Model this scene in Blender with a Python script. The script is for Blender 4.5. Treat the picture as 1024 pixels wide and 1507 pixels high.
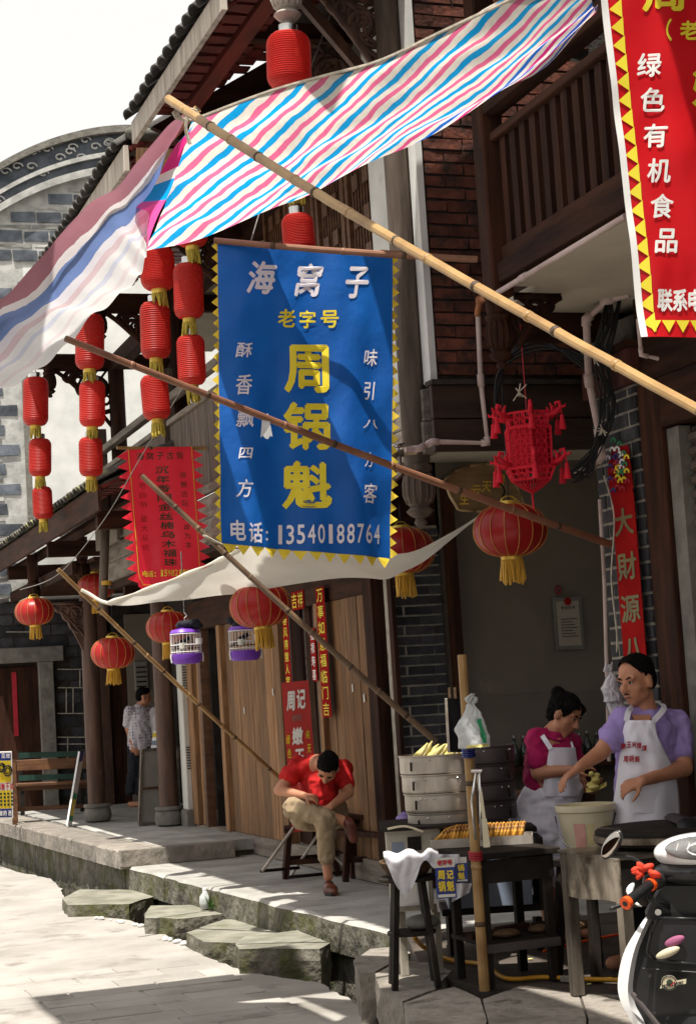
import bpy, bmesh, math, random
from mathutils import Vector, Matrix, noise
for o in list(bpy.data.objects): bpy.data.objects.remove(o)
sc = bpy.context.scene
COL = sc.collection
R = math.radians
random.seed(7)
rnd = random.uniform

# ---------------------------------------------------------------- camera
AX = Vector((0.94462929, -0.32231319, -0.0615606))     # camera right in world
AY = Vector((0.02506928, -0.11617006, 0.99291291))     # camera up
AZ = Vector((-0.32718042, -0.9394779, -0.10165748))    # camera back
EYE = Vector((0, 0, 1.75))
FPX = 2600.0
cam = bpy.data.cameras.new('camera'); co = bpy.data.objects.new('camera', cam); COL.objects.link(co)
m3 = Matrix((AX, AY, AZ)).transposed()
co.matrix_world = Matrix.Translation(EYE) @ m3.to_4x4()
cam.sensor_fit = 'VERTICAL'; cam.sensor_height = 36.0; cam.lens = FPX / 1507 * 36.0
cam.clip_start = .1; cam.clip_end = 3000
sc.camera = co
# ---------------------------------------------------------------- light
SUN = Vector((-.22, -.25, 1)).normalized()
EL = math.asin(SUN.z); AZM = math.atan2(SUN.x, SUN.y)
w = bpy.data.worlds.new("World"); sc.world = w; w.use_nodes = True
nt = w.node_tree; bg = nt.nodes['Background']
sk = nt.nodes.new('ShaderNodeTexSky'); sk.sky_type = 'NISHITA'; sk.sun_disc = False
sk.sun_elevation = EL; sk.sun_rotation = AZM; sk.air_density = 1.2; sk.dust_density = 6.0; sk.ozone_density = 1.0
mxw = nt.nodes.new('ShaderNodeMixRGB'); mxw.inputs[0].default_value = .80
mxw.inputs[2].default_value = (8.6, 8.35, 7.9, 1)        # bright hazy overcast veil over the blue
nt.links.new(sk.outputs[0], mxw.inputs[1]); nt.links.new(mxw.outputs[0], bg.inputs[0]); bg.inputs[1].default_value = .092
sl = bpy.data.lights.new('sun', 'SUN'); sl.energy = 5.0; sl.angle = R(.55); sl.color = (1, .95, .86)
so = bpy.data.objects.new('sun', sl); COL.objects.link(so); so.rotation_euler = SUN.to_track_quat('Z', 'Y').to_euler()
sc.view_settings.view_transform = 'Standard'; sc.view_settings.look = 'None'
sc.view_settings.exposure = .60; sc.view_settings.gamma = 1; sc.view_settings.use_curve_mapping = False
sc.cycles.use_denoising = True
sc.cycles.max_bounces = 8; sc.cycles.transparent_max_bounces = 12

# ---------------------------------------------------------------- geometry helpers
def ray(px, py): return AX * (px - 512) - AY * (py - 753.5) - AZ * FPX
def P(px, py, **k):                       # pixel of the photograph -> point on a plane x=, y= or z= of the place
    a, v = list(k.items())[0]; i = 'xyz'.index(a); d = ray(px, py)
    return EYE + d * ((v - EYE[i]) / d[i])
def Q(px, py, d): return EYE + ray(px, py) * (d / FPX)   # point at depth d metres
V = Vector
def tag(o, label=None, cat=None, group=None, kind=None):
    if label: o['label'] = label
    if cat: o['category'] = cat
    if group: o['group'] = group
    if kind: o['kind'] = kind
    return o
def thing(name, loc, label, cat, group=None, rz=0):
    o = bpy.data.objects.new(name, None); COL.objects.link(o); o.location = loc; o.rotation_euler = (0, 0, rz)
    o.empty_display_size = .1
    return tag(o, label, cat, group)
def off(par):
    v = V((0, 0, 0))
    while par is not None: v = v + par.location; par = par.parent
    return v
class MB:
    def __init__(s): s.v = []; s.f = []; s.uv = None
    def add(s, vs, fs):
        n = len(s.v); s.v += [V(x) for x in vs]; s.f += [tuple(i + n for i in f) for f in fs]; return s
    def box(s, a, b, j=0):
        x0, y0, z0 = [min(p, q) for p, q in zip(a, b)]; x1, y1, z1 = [max(p, q) for p, q in zip(a, b)]
        vs = [(x0,y0,z0),(x1,y0,z0),(x1,y1,z0),(x0,y1,z0),(x0,y0,z1),(x1,y0,z1),(x1,y1,z1),(x0,y1,z1)]
        if j: vs = [tuple(c + rnd(-j, j) for c in v) for v in vs]
        return s.add(vs, [(0,3,2,1),(4,5,6,7),(0,1,5,4),(1,2,6,5),(2,3,7,6),(3,0,4,7)])
    def bar(s, p, q, w, h, up=(0,0,1), taper=1):   # rectangular bar from p to q
        p, q = V(p), V(q); d = (q - p).normalized(); r = d.cross(V(up)).normalized(); u = r.cross(d)
        vs = []
        for c, k in ((p, 1), (q, taper)):
            for a, b in ((-1,-1),(1,-1),(1,1),(-1,1)): vs.append(c + r*(a*w*k/2) + u*(b*h*k/2))
        return s.add(vs, [(0,1,2,3),(7,6,5,4),(0,4,5,1),(1,5,6,2),(2,6,7,3),(3,7,4,0)])
    def tube(s, pts, rad, n=8, cap=True):
        pts = [V(p) for p in pts]; rs = rad if isinstance(rad, (list, tuple)) else [rad]*len(pts)
        rings = []; prev = None
        for i, p in enumerate(pts):
            d = (pts[min(i+1, len(pts)-1)] - pts[max(i-1, 0)]).normalized()
            if prev is None: prev = d.orthogonal().normalized()
            prev = (prev - d*prev.dot(d)); prev = prev.normalized() if prev.length > 1e-6 else d.orthogonal().normalized()
            b = d.cross(prev)
            rings.append([p + (prev*math.cos(2*math.pi*k/n) + b*math.sin(2*math.pi*k/n))*rs[i] for k in range(n)])
        base = len(s.v)
        for r_ in rings: s.v += r_
        for i in range(len(rings)-1):
            for k in range(n):
                a = base+i*n+k; b = base+i*n+(k+1) % n
                s.f.append((a, b, b+n, a+n))
        if cap:
            s.f.append(tuple(base+k for k in range(n))[::-1]); s.f.append(tuple(base+(len(rings)-1)*n+k for k in range(n)))
        return s
    def lathe(s, prof, c, n=20, cap=True, sx=1, sy=1):  # prof: (r, z)
        c = V(c); base = len(s.v)
        for r_, z in prof:
            for k in range(n):
                a = 2*math.pi*k/n; s.v.append(c + V((r_*math.cos(a)*sx, r_*math.sin(a)*sy, z)))
        for i in range(len(prof)-1):
            for k in range(n):
                a = base+i*n+k; b = base+i*n+(k+1) % n; s.f.append((a, b, b+n, a+n))
        if cap:
            s.f.append(tuple(base+k for k in range(n))[::-1]); s.f.append(tuple(base+(len(prof)-1)*n+k for k in range(n)))
        return s
    def prism(s, poly, d):                # closed 3d polygon extruded by vector d
        n = len(poly); d = V(d)
        return s.add([V(p) for p in poly] + [V(p) + d for p in poly],
                     [tuple(range(n))[::-1], tuple(range(n, 2*n))] + [(i, (i+1) % n, (i+1) % n + n, i+n) for i in range(n)])
    def ell(s, c, r, rot=None, n=14, m=9):
        c = V(c); rot = rot or Matrix.Identity(3); base = len(s.v)
        for i in range(m+1):
            t = math.pi*i/m
            for k in range(n):
                a = 2*math.pi*k/n
                s.v.append(c + rot @ V((r[0]*math.sin(t)*math.cos(a), r[1]*math.sin(t)*math.sin(a), r[2]*math.cos(t))))
        for i in range(m):
            for k in range(n):
                a = base+i*n+k; b = base+i*n+(k+1) % n; s.f.append((a, a+n, b+n, b))
        return s
    def cap(s, p, q, r0, r1, n=12):       # tapered capsule
        p, q = V(p), V(q); d = (q-p).normalized(); pts = []; rs = []
        for i in range(5):
            t = math.pi/2*(i/4); pts.append(p - d*r0*math.cos(t)); rs.append(max(r0*math.sin(t), 1e-4))
        for i in range(5):
            t = math.pi/2*(i/4); pts.append(q + d*r1*math.sin(t)); rs.append(max(r1*math.cos(t), 1e-4))
        return s.tube(pts, rs, n)
    def grid(s, fn, nu, nv, th=0):        # fn(u,v)->point ; optional thickness, keeps uv
        base = len(s.v); uvs = []
        for j in range(nv+1):
            for i in range(nu+1):
                s.v.append(V(fn(i/nu, j/nv))); uvs.append((i/nu, j/nv))
        for j in range(nv):
            for i in range(nu):
                a = base+j*(nu+1)+i; s.f.append((a, a+1, a+nu+2, a+nu+1))
        s.uv = (s.uv or []) + uvs
        return s
    def mesh(s, name, mat, o=V((0,0,0)), smooth=False, bevel=0):
        me = bpy.data.meshes.new(name); me.from_pydata([v - o for v in s.v], [], s.f); me.validate()
        if s.uv and len(s.uv) == len(s.v):
            l = me.uv_layers.new(name='UVMap')
            for lp in me.loops: l.data[lp.index].uv = s.uv[lp.vertex_index]
        if smooth: me.polygons.foreach_set('use_smooth', [True]*len(me.polygons))
        bm = bmesh.new(); bm.from_mesh(me)
        bmesh.ops.recalc_face_normals(bm, faces=bm.faces)
        if bevel: bmesh.ops.bevel(bm, geom=bm.edges[:], offset=bevel, segments=1, affect='EDGES', clamp_overlap=True)
        if smooth == 'angle':
            for e in bm.edges:
                if len(e.link_faces) == 2 and e.calc_face_angle(0) > .6: e.smooth = False
        bm.to_mesh(me); bm.free()
        if mat: me.materials.append(mat)
        return me
def obj(name, mb, mat, par=None, smooth=False, bevel=0, label=None, kind=None, origin=None):
    """vertices are given in world space; the object sits under its thing"""
    if origin is None:
        origin = V((sum(v.x for v in mb.v), sum(v.y for v in mb.v), sum(v.z for v in mb.v))) / max(1, len(mb.v))
    me = mb.mesh(name, mat, origin, smooth, bevel)
    o = bpy.data.objects.new(name, me); COL.objects.link(o); o.parent = par
    o.location = origin - off(par)
    if label: o['label'] = label
    if kind: o['kind'] = kind
    return o
def top(name, mb, mat, label, cat, group=None, **k): return tag(obj(name, mb, mat, None, **k), label, cat, group)
def struct(name, mb, mat, **k): return tag(obj(name, mb, mat, None, **k), kind='structure')
def piece(name, me, par, loc, rot=(0,0,0), scale=(1,1,1)):
    o = bpy.data.objects.new(name, me); COL.objects.link(o); o.parent = par
    o.location = V(loc) - off(par); o.rotation_euler = rot; o.scale = scale; return o
def copy_tree(o, loc=None, parent=None, rz=None, scale=None, label=None, group=None):
    c = o.copy(); COL.objects.link(c)
    if parent: c.parent = parent
    if loc is not None: c.location = loc
    if rz is not None: c.rotation_euler.z = rz
    if scale is not None: c.scale = (scale,)*3 if isinstance(scale, (int, float)) else scale
    if label: c['label'] = label
    if group: c['group'] = group
    for ch in kids(o): copy_tree(ch, parent=c)
    return c
def kids(o): return list(o.children)

# ---------------------------------------------------------------- materials (base colours are those of the things themselves)
def mat(name, c1, c2=None, scale=6, stretch=(1,1,1), rough=.75, bump=.3, bscale=None, rndv=.0, metal=0, trans=0, detail=6, lo=.35, hi=.65,
        spot=None, spotc=None, spots=3, coord='pos', spec=.35, coat=0, sheen=0, dist=.01):
    m = bpy.data.materials.new(name); m.use_nodes = True; n = m.node_tree.nodes; L = m.node_tree.links.new
    b = n['Principled BSDF']; b.inputs['Roughness'].default_value = rough; b.inputs['Metallic'].default_value = metal
    b.inputs['Specular IOR Level'].default_value = spec
    if coat: b.inputs['Coat Weight'].default_value = coat
    c2 = c2 or tuple(x*.6 for x in c1)
    if coord == 'pos': g = n.new('ShaderNodeNewGeometry').outputs['Position']
    elif coord == 'uv': g = n.new('ShaderNodeTexCoord').outputs['UV']
    else: g = n.new('ShaderNodeTexCoord').outputs['Object']
    mp = n.new('ShaderNodeMapping'); mp.inputs['Scale'].default_value = stretch; L(g, mp.inputs[0])
    no = n.new('ShaderNodeTexNoise'); no.inputs['Scale'].default_value = scale; no.inputs['Detail'].default_value = detail; no.inputs['Roughness'].default_value = .6
    L(mp.outputs[0], no.inputs[0])
    cr = n.new('ShaderNodeValToRGB'); cr.color_ramp.elements[0].position = lo; cr.color_ramp.elements[1].position = hi
    cr.color_ramp.elements[0].color = (*c2, 1); cr.color_ramp.elements[1].color = (*c1, 1); L(no.outputs[0], cr.inputs[0])
    col = cr.outputs[0]
    if spot:
        n2 = n.new('ShaderNodeTexNoise'); n2.inputs['Scale'].default_value = spots; n2.inputs['Detail'].default_value = 8; n2.inputs['Roughness'].default_value = .65; L(g, n2.inputs[0])
        r2 = n.new('ShaderNodeValToRGB'); r2.color_ramp.elements[0].position = spot; r2.color_ramp.elements[1].position = min(1, spot+.12); L(n2.outputs[0], r2.inputs[0])
        mx = n.new('ShaderNodeMixRGB'); L(r2.outputs[0], mx.inputs[0]); L(col, mx.inputs[1]); mx.inputs[2].default_value = (*spotc, 1); col = mx.outputs[0]
    if rndv:
        oi = n.new('ShaderNodeObjectInfo'); ma = n.new('ShaderNodeMapRange'); ma.inputs['To Min'].default_value = 1-rndv; ma.inputs['To Max'].default_value = 1+rndv
        L(oi.outputs['Random'], ma.inputs[0])
        hs = n.new('ShaderNodeHueSaturation'); L(ma.outputs[0], hs.inputs['Value']); L(col, hs.inputs['Color']); col = hs.outputs[0]
    L(col, b.inputs['Base Color'])
    if bump:
        nb = n.new('ShaderNodeTexNoise'); nb.inputs['Scale'].default_value = bscale or scale*3; nb.inputs['Detail'].default_value = 6; L(mp.outputs[0], nb.inputs[0])
        bu = n.new('ShaderNodeBump'); bu.inputs['Strength'].default_value = bump; bu.inputs['Distance'].default_value = dist; L(nb.outputs[0], bu.inputs['Height']); L(bu.outputs[0], b.inputs['Normal'])
    if trans:
        tb = n.new('ShaderNodeBsdfTranslucent'); L(col, tb.inputs[0]); ms = n.new('ShaderNodeMixShader'); ms.inputs[0].default_value = trans
        L(b.outputs[0], ms.inputs[1]); L(tb.outputs[0], ms.inputs[2]); L(ms.outputs[0], n['Material Output'].inputs[0])
    return m
M = {}
M['dwood'] = mat('dark_wood', (.056,.022,.013), (.020,.009,.006), 5, (3,3,.35), .75, .4, rndv=.25, spec=.12)
M['dwood_y'] = mat('dark_wood_long', (.060,.025,.014), (.022,.010,.007), 5, (3,.35,3), .75, .4, rndv=.2, spec=.12)
M['dwood_x'] = mat('dark_wood_cross', (.054,.022,.012), (.020,.009,.006), 5, (.35,3,3), .75, .4, rndv=.2, spec=.12)
M['fascia'] = mat('sunlit_weathered_fascia', (.52,.47,.41), (.30,.26,.22), 7, (1,2.2,.3), .85, .5, rndv=.1)  # weathered wood, colour raised to carry the sunlight on the eave boards
M['plank'] = mat('weathered_brown_planks', (.32,.168,.075), (.13,.066,.030), 6, (6,6,.4), .75, .5, rndv=.32, spot=.62, spotc=(.07,.04,.025), spots=2.2)
M['gwood'] = mat('grey_weathered_wood', (.25,.215,.18), (.12,.095,.075), 6, (3,.4,3), .8, .5, rndv=.15)
M['gwoodz'] = mat('grey_weathered_post', (.15,.115,.09), (.07,.05,.038), 6, (3,3,.35), .75, .5, rndv=.1)
M['colwood'] = mat('brown_column', (.125,.065,.042), (.06,.032,.024), 5, (3,3,.4), .5, .35, rndv=.1, spot=.66, spotc=(.22,.17,.13), spots=6)
M['redwood'] = mat('red_painted_wood', (.155,.024,.018), (.075,.016,.012), 5, (2,.4,2), .5, .25, rndv=.12)
M['bench'] = mat('bench_wood', (.16,.075,.035), (.08,.035,.018), 6, (.6,2,3), .5, .3, rndv=.15)
M['bamboo'] = mat('pale_bamboo', (.40,.25,.10), (.23,.125,.048), 4, (1,1,1), .42, .15, coord='obj', spot=.62, spotc=(.22,.12,.05), spots=7)
M['bamboo_r'] = mat('reddish_bamboo', (.30,.145,.085), (.17,.075,.045), 4, (1,1,1), .45, .15, coord='obj', spot=.6, spotc=(.12,.06,.04), spots=7)
M['bamboo_d'] = mat('old_bamboo', (.20,.125,.07), (.09,.055,.035), 4, (1,1,1), .5, .2, coord='obj', spot=.6, spotc=(.06,.035,.02), spots=8)
M['node'] = mat('bamboo_node', (.09,.055,.03), None, 9, rough=.6)
M['brick'] = mat('red_brick', (.17,.055,.034), (.075,.028,.020), 9, rough=.95, bump=.8, rndv=.45, spot=.50, spotc=(.04,.024,.020), spots=8)
M['mortar_d'] = mat('dark_mortar', (.055,.045,.04), (.025,.02,.018), 12, rough=.95, bump=.8)
M['gbrick'] = mat('grey_brick', (.060,.060,.066), (.028,.028,.032), 8, rough=.85, bump=.5, rndv=.35)
M['mortar_l'] = mat('pale_mortar', (.46,.42,.36), (.26,.24,.20), 14, rough=.95, bump=.5)
M['gstone'] = mat('grey_gable_brick', (.125,.14,.165), (.055,.064,.078), 5, rough=.9, bump=.6, rndv=.4, spot=.68, spotc=(.24,.25,.25), spots=3)
M['gmortar'] = mat('white_gable_mortar', (.52,.515,.49), (.30,.30,.285), 5, rough=.95, bump=.6)
M['plaster'] = mat('white_plaster', (.74,.74,.71), (.58,.585,.56), 2.5, rough=.9, bump=.15, spot=.66, spotc=(.42,.42,.40), spots=1.3)
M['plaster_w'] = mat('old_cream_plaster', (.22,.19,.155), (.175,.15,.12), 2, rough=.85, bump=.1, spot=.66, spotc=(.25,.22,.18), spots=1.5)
M['soffit'] = mat('cream_soffit', (.56,.50,.40), (.45,.40,.32), 2, rough=.85, bump=.08, spot=.64, spotc=(.38,.32,.24), spots=1.2)
M['stone'] = mat('platform_stone', (.40,.39,.365), (.27,.26,.24), 3, rough=.85, bump=.5, rndv=.12, spot=.6, spotc=(.17,.155,.135), spots=1.6, dist=.02)
M['stone_red'] = mat('reddish_kerb_stone', (.29,.255,.22), (.17,.155,.135), 5, rough=.9, bump=.9, rndv=.2, spot=.62, spotc=(.13,.12,.07), spots=3, dist=.02)
M['moss'] = mat('mossy_stone', (.19,.175,.14), (.065,.06,.045), 5, rough=.95, bump=1, rndv=.15, spot=.50, spotc=(.078,.080,.032), spots=3.2, dist=.03)
M['rock'] = mat('worn_kerb_rock', (.36,.325,.285), (.17,.15,.125), 4, rough=.9, bump=1, rndv=.12, spot=.56, spotc=(.10,.085,.07), spots=4, dist=.03)
M['street'] = mat('pale_street_paving', (.40,.375,.345), (.29,.27,.245), 1.6, rough=.9, bump=.6, rndv=.12, spot=.55, spotc=(.22,.20,.175), spots=1.9)
M['soil'] = mat('dark_wet_gutter', (.05,.045,.035), (.02,.02,.016), 6, rough=.35, bump=.6)
M['tile'] = mat('grey_roof_tile', (.105,.10,.095), (.045,.043,.04), 7, rough=.9, bump=.6, rndv=.4, spot=.60, spotc=(.20,.19,.15), spots=5)
M['tile_moss'] = mat('mossy_roof_tile', (.13,.125,.105), (.05,.05,.042), 7, rough=.9, bump=.6, rndv=.4, spot=.50, spotc=(.27,.27,.13), spots=4)
M['lred'] = mat('red_lantern_cloth', (.74,.062,.048), (.62,.042,.034), 3, rough=.42, bump=.05, trans=.45, coord='obj', spot=.62, spotc=(.80,.17,.12), spots=4, rndv=.14)
M['lsilk'] = mat('red_silk', (.46,.020,.018), (.32,.012,.012), 4, rough=.36, bump=.08, trans=.15, coord='obj', spot=.62, spotc=(.50,.08,.06), spots=5, rndv=.18)
M['rib'] = mat('dull_gold_rib', (.55,.27,.07), (.40,.16,.04), 12, rough=.6, bump=0)
M['gold'] = mat('gold_trim', (.78,.56,.10), (.55,.36,.05), 12, rough=.4, bump=.1, metal=.35)
M['fringe'] = mat('gold_fringe', (.72,.42,.05), (.42,.22,.02), 30, (4,4,.2), .6, .6)
M['fringe_y'] = mat('yellow_fringe', (.62,.48,.06), (.30,.22,.03), 30, (4,4,.2), .6, .6)
M['silver'] = mat('silver_cap', (.75,.74,.72), (.5,.5,.5), 9, rough=.25, metal=1, bump=0)
M['black'] = mat('black_plastic', (.016,.016,.018), (.010,.010,.012), 8, rough=.4, bump=.05)
M['blue'] = mat('blue_banner_cloth', (.006,.125,.50), (.004,.090,.38), 2.2, rough=.5, bump=.5, bscale=6, trans=.2, dist=.02, spot=.68, spotc=(.03,.15,.47), spots=3)
M['yellow'] = mat('yellow_cloth', (.78,.60,.05), (.62,.44,.03), 5, rough=.65, bump=.2, trans=.15)
M['yprint'] = mat('yellow_print', (.85,.72,.05), (.78,.62,.03), 5, rough=.6, bump=0)
M['wprint'] = mat('white_print', (.78,.74,.80), (.68,.64,.70), 5, rough=.6, bump=0)
M['wprint2'] = mat('bright_white_print', (.85,.84,.82), (.80,.78,.76), 5, rough=.6, bump=0)
M['rbanner'] = mat('red_banner_vinyl', (.66,.012,.018), (.56,.008,.014), 3, rough=.35, bump=.1, trans=.12)
M['rbanner2'] = mat('bright_red_vinyl', (.92,.045,.075), (.85,.03,.055), 3, rough=.28, bump=.3, trans=.45, dist=.02)
M['gprint'] = mat('dark_green_print', (.035,.055,.03), (.025,.04,.022), 4, rough=.6, bump=0)
M['rprint'] = mat('faded_red_print', (.42,.015,.02), (.34,.012,.015), 4, rough=.6, bump=0)
M['red_d'] = mat('deep_red_print', (.48,.02,.04), None, 4, rough=.6, bump=0)
M['olive'] = mat('olive_gold_print', (.20,.165,.06), (.14,.11,.04), 6, rough=.5, bump=0)
M['couplet'] = mat('couplet_red_paper', (.36,.012,.012), (.25,.008,.009), 3, rough=.9, bump=.1, spot=.66, spotc=(.40,.05,.04), spots=5, spec=.04)
M['white_cloth'] = mat('cream_awning_cloth', (.82,.79,.72), (.72,.68,.60), 2, rough=.8, bump=.25, trans=.38)
M['towel'] = mat('white_towel', (.62,.61,.64), (.50,.49,.53), 8, rough=.9, bump=.4)
M['rope'] = mat('pale_rope', (.62,.56,.46), None, 20, rough=.9)
M['wire'] = mat('grey_wire', (.30,.28,.26), None, 20, rough=.7, bump=0)
M['cable'] = mat('black_cable', (.012,.012,.013), None, 20, rough=.5, bump=0)
M['pvc'] = mat('old_white_pipe', (.62,.50,.47), (.45,.34,.31), 5, rough=.45, bump=.05)
M['rust'] = mat('rusty_pipe', (.36,.14,.05), (.20,.07,.03), 8, rough=.8, bump=.3)
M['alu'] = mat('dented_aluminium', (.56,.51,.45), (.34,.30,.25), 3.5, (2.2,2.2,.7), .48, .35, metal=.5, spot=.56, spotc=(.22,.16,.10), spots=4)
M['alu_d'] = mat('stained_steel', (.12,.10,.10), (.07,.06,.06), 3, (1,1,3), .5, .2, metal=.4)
M['steel'] = mat('stained_sheet_steel', (.50,.44,.36), (.16,.13,.10), 3.5, (2,2,.6), .30, .2, metal=.85, spot=.52, spotc=(.09,.07,.05), spots=4)
M['iron'] = mat('sooty_iron', (.026,.020,.016), (.010,.008,.007), 5, rough=.7, bump=.5, spec=.15, spot=.62, spotc=(.07,.055,.045), spots=5)
M['cream_p'] = mat('cream_plastic', (.66,.60,.44), (.58,.52,.36), 3, rough=.4, bump=0, trans=.12)
M['bag'] = mat('thin_plastic_bag', (.74,.76,.76), (.55,.58,.58), 6, rough=.3, bump=.6, bscale=14, trans=.3)
M['skin'] = mat('skin_tan', (.53,.25,.145), (.42,.185,.105), 9, rough=.5, bump=.06, coord='obj')
M['hair'] = mat('black_hair', (.010,.008,.008), (.004,.0035,.0035), 60, rough=.85, bump=.8, coord='obj', spec=.08)
M['purple_t'] = mat('lilac_shirt', (.36,.27,.60), (.29,.21,.50), 5, rough=.85, bump=.3, coord='obj')
M['magenta'] = mat('magenta_shirt', (.42,.008,.10), (.30,.006,.07), 5, rough=.85, bump=.3, coord='obj')
M['red_t'] = mat('red_shirt', (.54,.012,.012), (.40,.008,.008), 5, rough=.85, bump=.3, coord='obj')
M['apron'] = mat('white_apron', (.86,.85,.95), (.80,.79,.90), 4, rough=.85, bump=.3, coord='obj')
M['khaki'] = mat('khaki_trousers', (.36,.27,.17), (.26,.19,.115), 6, rough=.9, bump=.4, coord='obj')
M['navy'] = mat('dark_trousers', (.018,.018,.026), (.012,.012,.018), 6, rough=.9, bump=.3, coord='obj')
M['whiteshirt'] = mat('pale_shirt', (.60,.57,.58), (.50,.47,.48), 6, rough=.9, bump=.3, coord='obj')
M['leather'] = mat('red_brown_leather', (.16,.045,.028), (.10,.028,.018), 9, rough=.35, bump=.15, coord='obj')
M['white_p'] = mat('white_glossy_paint', (.80,.80,.80), (.74,.74,.74), 2, rough=.12, bump=0, coat=.8)
M['black_g'] = mat('black_scooter_panel', (.020,.020,.021), (.014,.014,.015), 3, rough=.33, bump=.05)
M['orange'] = mat('orange_plastic', (.85,.10,.015), (.75,.08,.01), 3, rough=.4, bump=0)
M['hose'] = mat('yellow_gas_hose', (.72,.36,.02), (.55,.25,.015), 4, rough=.4, bump=0)
M['purple_p'] = mat('purple_plastic', (.20,.06,.50), (.16,.045,.42), 4, rough=.35, bump=0)
M['corn'] = mat('corn_husk_yellow', (.72,.62,.22), (.52,.44,.13), 14, (1,1,1), .6, .4)
M['cake'] = mat('fried_cake', (.66,.33,.05), (.10,.030,.010), 30, rough=.5, bump=.6, coord='obj', rndv=.25, lo=.42, hi=.56)
M['wicker'] = mat('brown_wicker', (.16,.09,.04), (.06,.032,.016), 25, (1,1,4), .7, 1)
M['paper_w'] = mat('white_paper', (.62,.60,.55), (.52,.50,.45), 4, rough=.8, bump=0)
M['bin'] = mat('pale_board', (.42,.40,.36), (.33,.31,.27), 3, rough=.7, bump=.1)
M['greenbit'] = mat('green_print', (.03,.28,.12), None, 4, rough=.6, bump=0)
M['leaf'] = mat('weed_leaf', (.07,.15,.03), (.04,.09,.02), 9, rough=.6, bump=0, trans=.2)
M['clay'] = mat('grey_stone_base', (.21,.20,.175), (.13,.12,.105), 8, rough=.9, bump=.8)
M['slate'] = mat('grey_board', (.25,.235,.21), (.18,.165,.145), 3, rough=.7, bump=.1)
M['bluegrey'] = mat('blue_grey_sheet', (.22,.26,.34), (.17,.20,.27), 3, rough=.4, bump=.05)
M['signred'] = mat('sign_red', (.50,.035,.03), (.42,.028,.025), 3, rough=.4, bump=0)
M['signyel'] = mat('sign_yellow', (.85,.62,.03), None, 3, rough=.4, bump=0)
M['signblue'] = mat('sign_blue', (.02,.04,.24), None, 3, rough=.4, bump=0)
M['goldleaf'] = mat('gold_leaf', (.85,.60,.08), (.7,.45,.05), 15, rough=.5, bump=0)
M['fan'] = mat('carved_board_wood', (.34,.23,.11), (.20,.13,.06), 7, (.6,2,2), .6, .4)
M['palace'] = mat('flocked_red_paper', (.60,.010,.030), (.50,.006,.022), 6, rough=.8, bump=.1)
M['glass'] = mat('clear_dash', (.25,.25,.25), (.12,.12,.12), 9, rough=.08, bump=0, spec=.8)
M['mirror'] = mat('mirror_glass', (.55,.50,.45), None, 2, rough=.05, bump=0, metal=1)
M['foam'] = mat('white_litter', (.78,.78,.74), None, 12, rough=.7, bump=.6)

# striped tarpaulin: stripes follow v, printed in the plastic
def tarp(name, seq, faded=0, rough=.4, trans=.5):
    m = bpy.data.materials.new(name); m.use_nodes = True; n = m.node_tree.nodes; L = m.node_tree.links.new
    tc = n.new('ShaderNodeTexCoord'); sx = n.new('ShaderNodeSeparateXYZ'); L(tc.outputs['UV'], sx.inputs[0])
    mp = n.new('ShaderNodeMapping'); mp.inputs['Scale'].default_value = (34, 10, 1); L(tc.outputs['UV'], mp.inputs[0])
    no = n.new('ShaderNodeTexNoise'); no.inputs['Scale'].default_value = 1; no.inputs['Detail'].default_value = 2; L(mp.outputs[0], no.inputs[0])
    a = n.new('ShaderNodeMath'); a.operation = 'MULTIPLY_ADD'; a.inputs[1].default_value = .028; L(no.outputs[0], a.inputs[0]); L(sx.outputs[1], a.inputs[2])
    cr = n.new('ShaderNodeValToRGB'); cr.color_ramp.interpolation = 'CONSTANT'
    e = cr.color_ramp.elements
    for i, (p, c) in enumerate(seq):
        if i < 2: el = e[i]; el.position = p
        else: el = e.new(p)
        el.color = (*c, 1)
    L(a.outputs[0], cr.inputs[0])
    # fine weave and dirt
    n2 = n.new('ShaderNodeTexNoise'); n2.inputs['Scale'].default_value = 5; n2.inputs['Detail'].default_value = 8; L(tc.outputs['Object'], n2.inputs[0])
    mr = n.new('ShaderNodeMapRange'); mr.inputs['To Min'].default_value = .72; mr.inputs['To Max'].default_value = 1.12; L(n2.outputs[0], mr.inputs[0])
    hs = n.new('ShaderNodeHueSaturation'); L(mr.outputs[0], hs.inputs['Value']); L(cr.outputs[0], hs.inputs['Color'])
    b = n['Principled BSDF']; b.inputs['Roughness'].default_value = rough; L(hs.outputs[0], b.inputs['Base Color'])
    wv = n.new('ShaderNodeTexNoise'); wv.inputs['Scale'].default_value = 16; wv.inputs['Detail'].default_value = 5; L(tc.outputs['Object'], wv.inputs[0])
    bu = n.new('ShaderNodeBump'); bu.inputs['Strength'].default_value = .5; bu.inputs['Distance'].default_value = .012; L(wv.outputs[0], bu.inputs['Height']); L(bu.outputs[0], b.inputs['Normal'])
    tb = n.new('ShaderNodeBsdfTranslucent'); L(hs.outputs[0], tb.inputs[0]); L(bu.outputs[0], tb.inputs['Normal']); ms = n.new('ShaderNodeMixShader'); ms.inputs[0].default_value = trans
    L(b.outputs[0], ms.inputs[1]); L(tb.outputs[0], ms.inputs[2]); L(ms.outputs[0], n['Material Output'].inputs[0])
    return m

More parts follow.
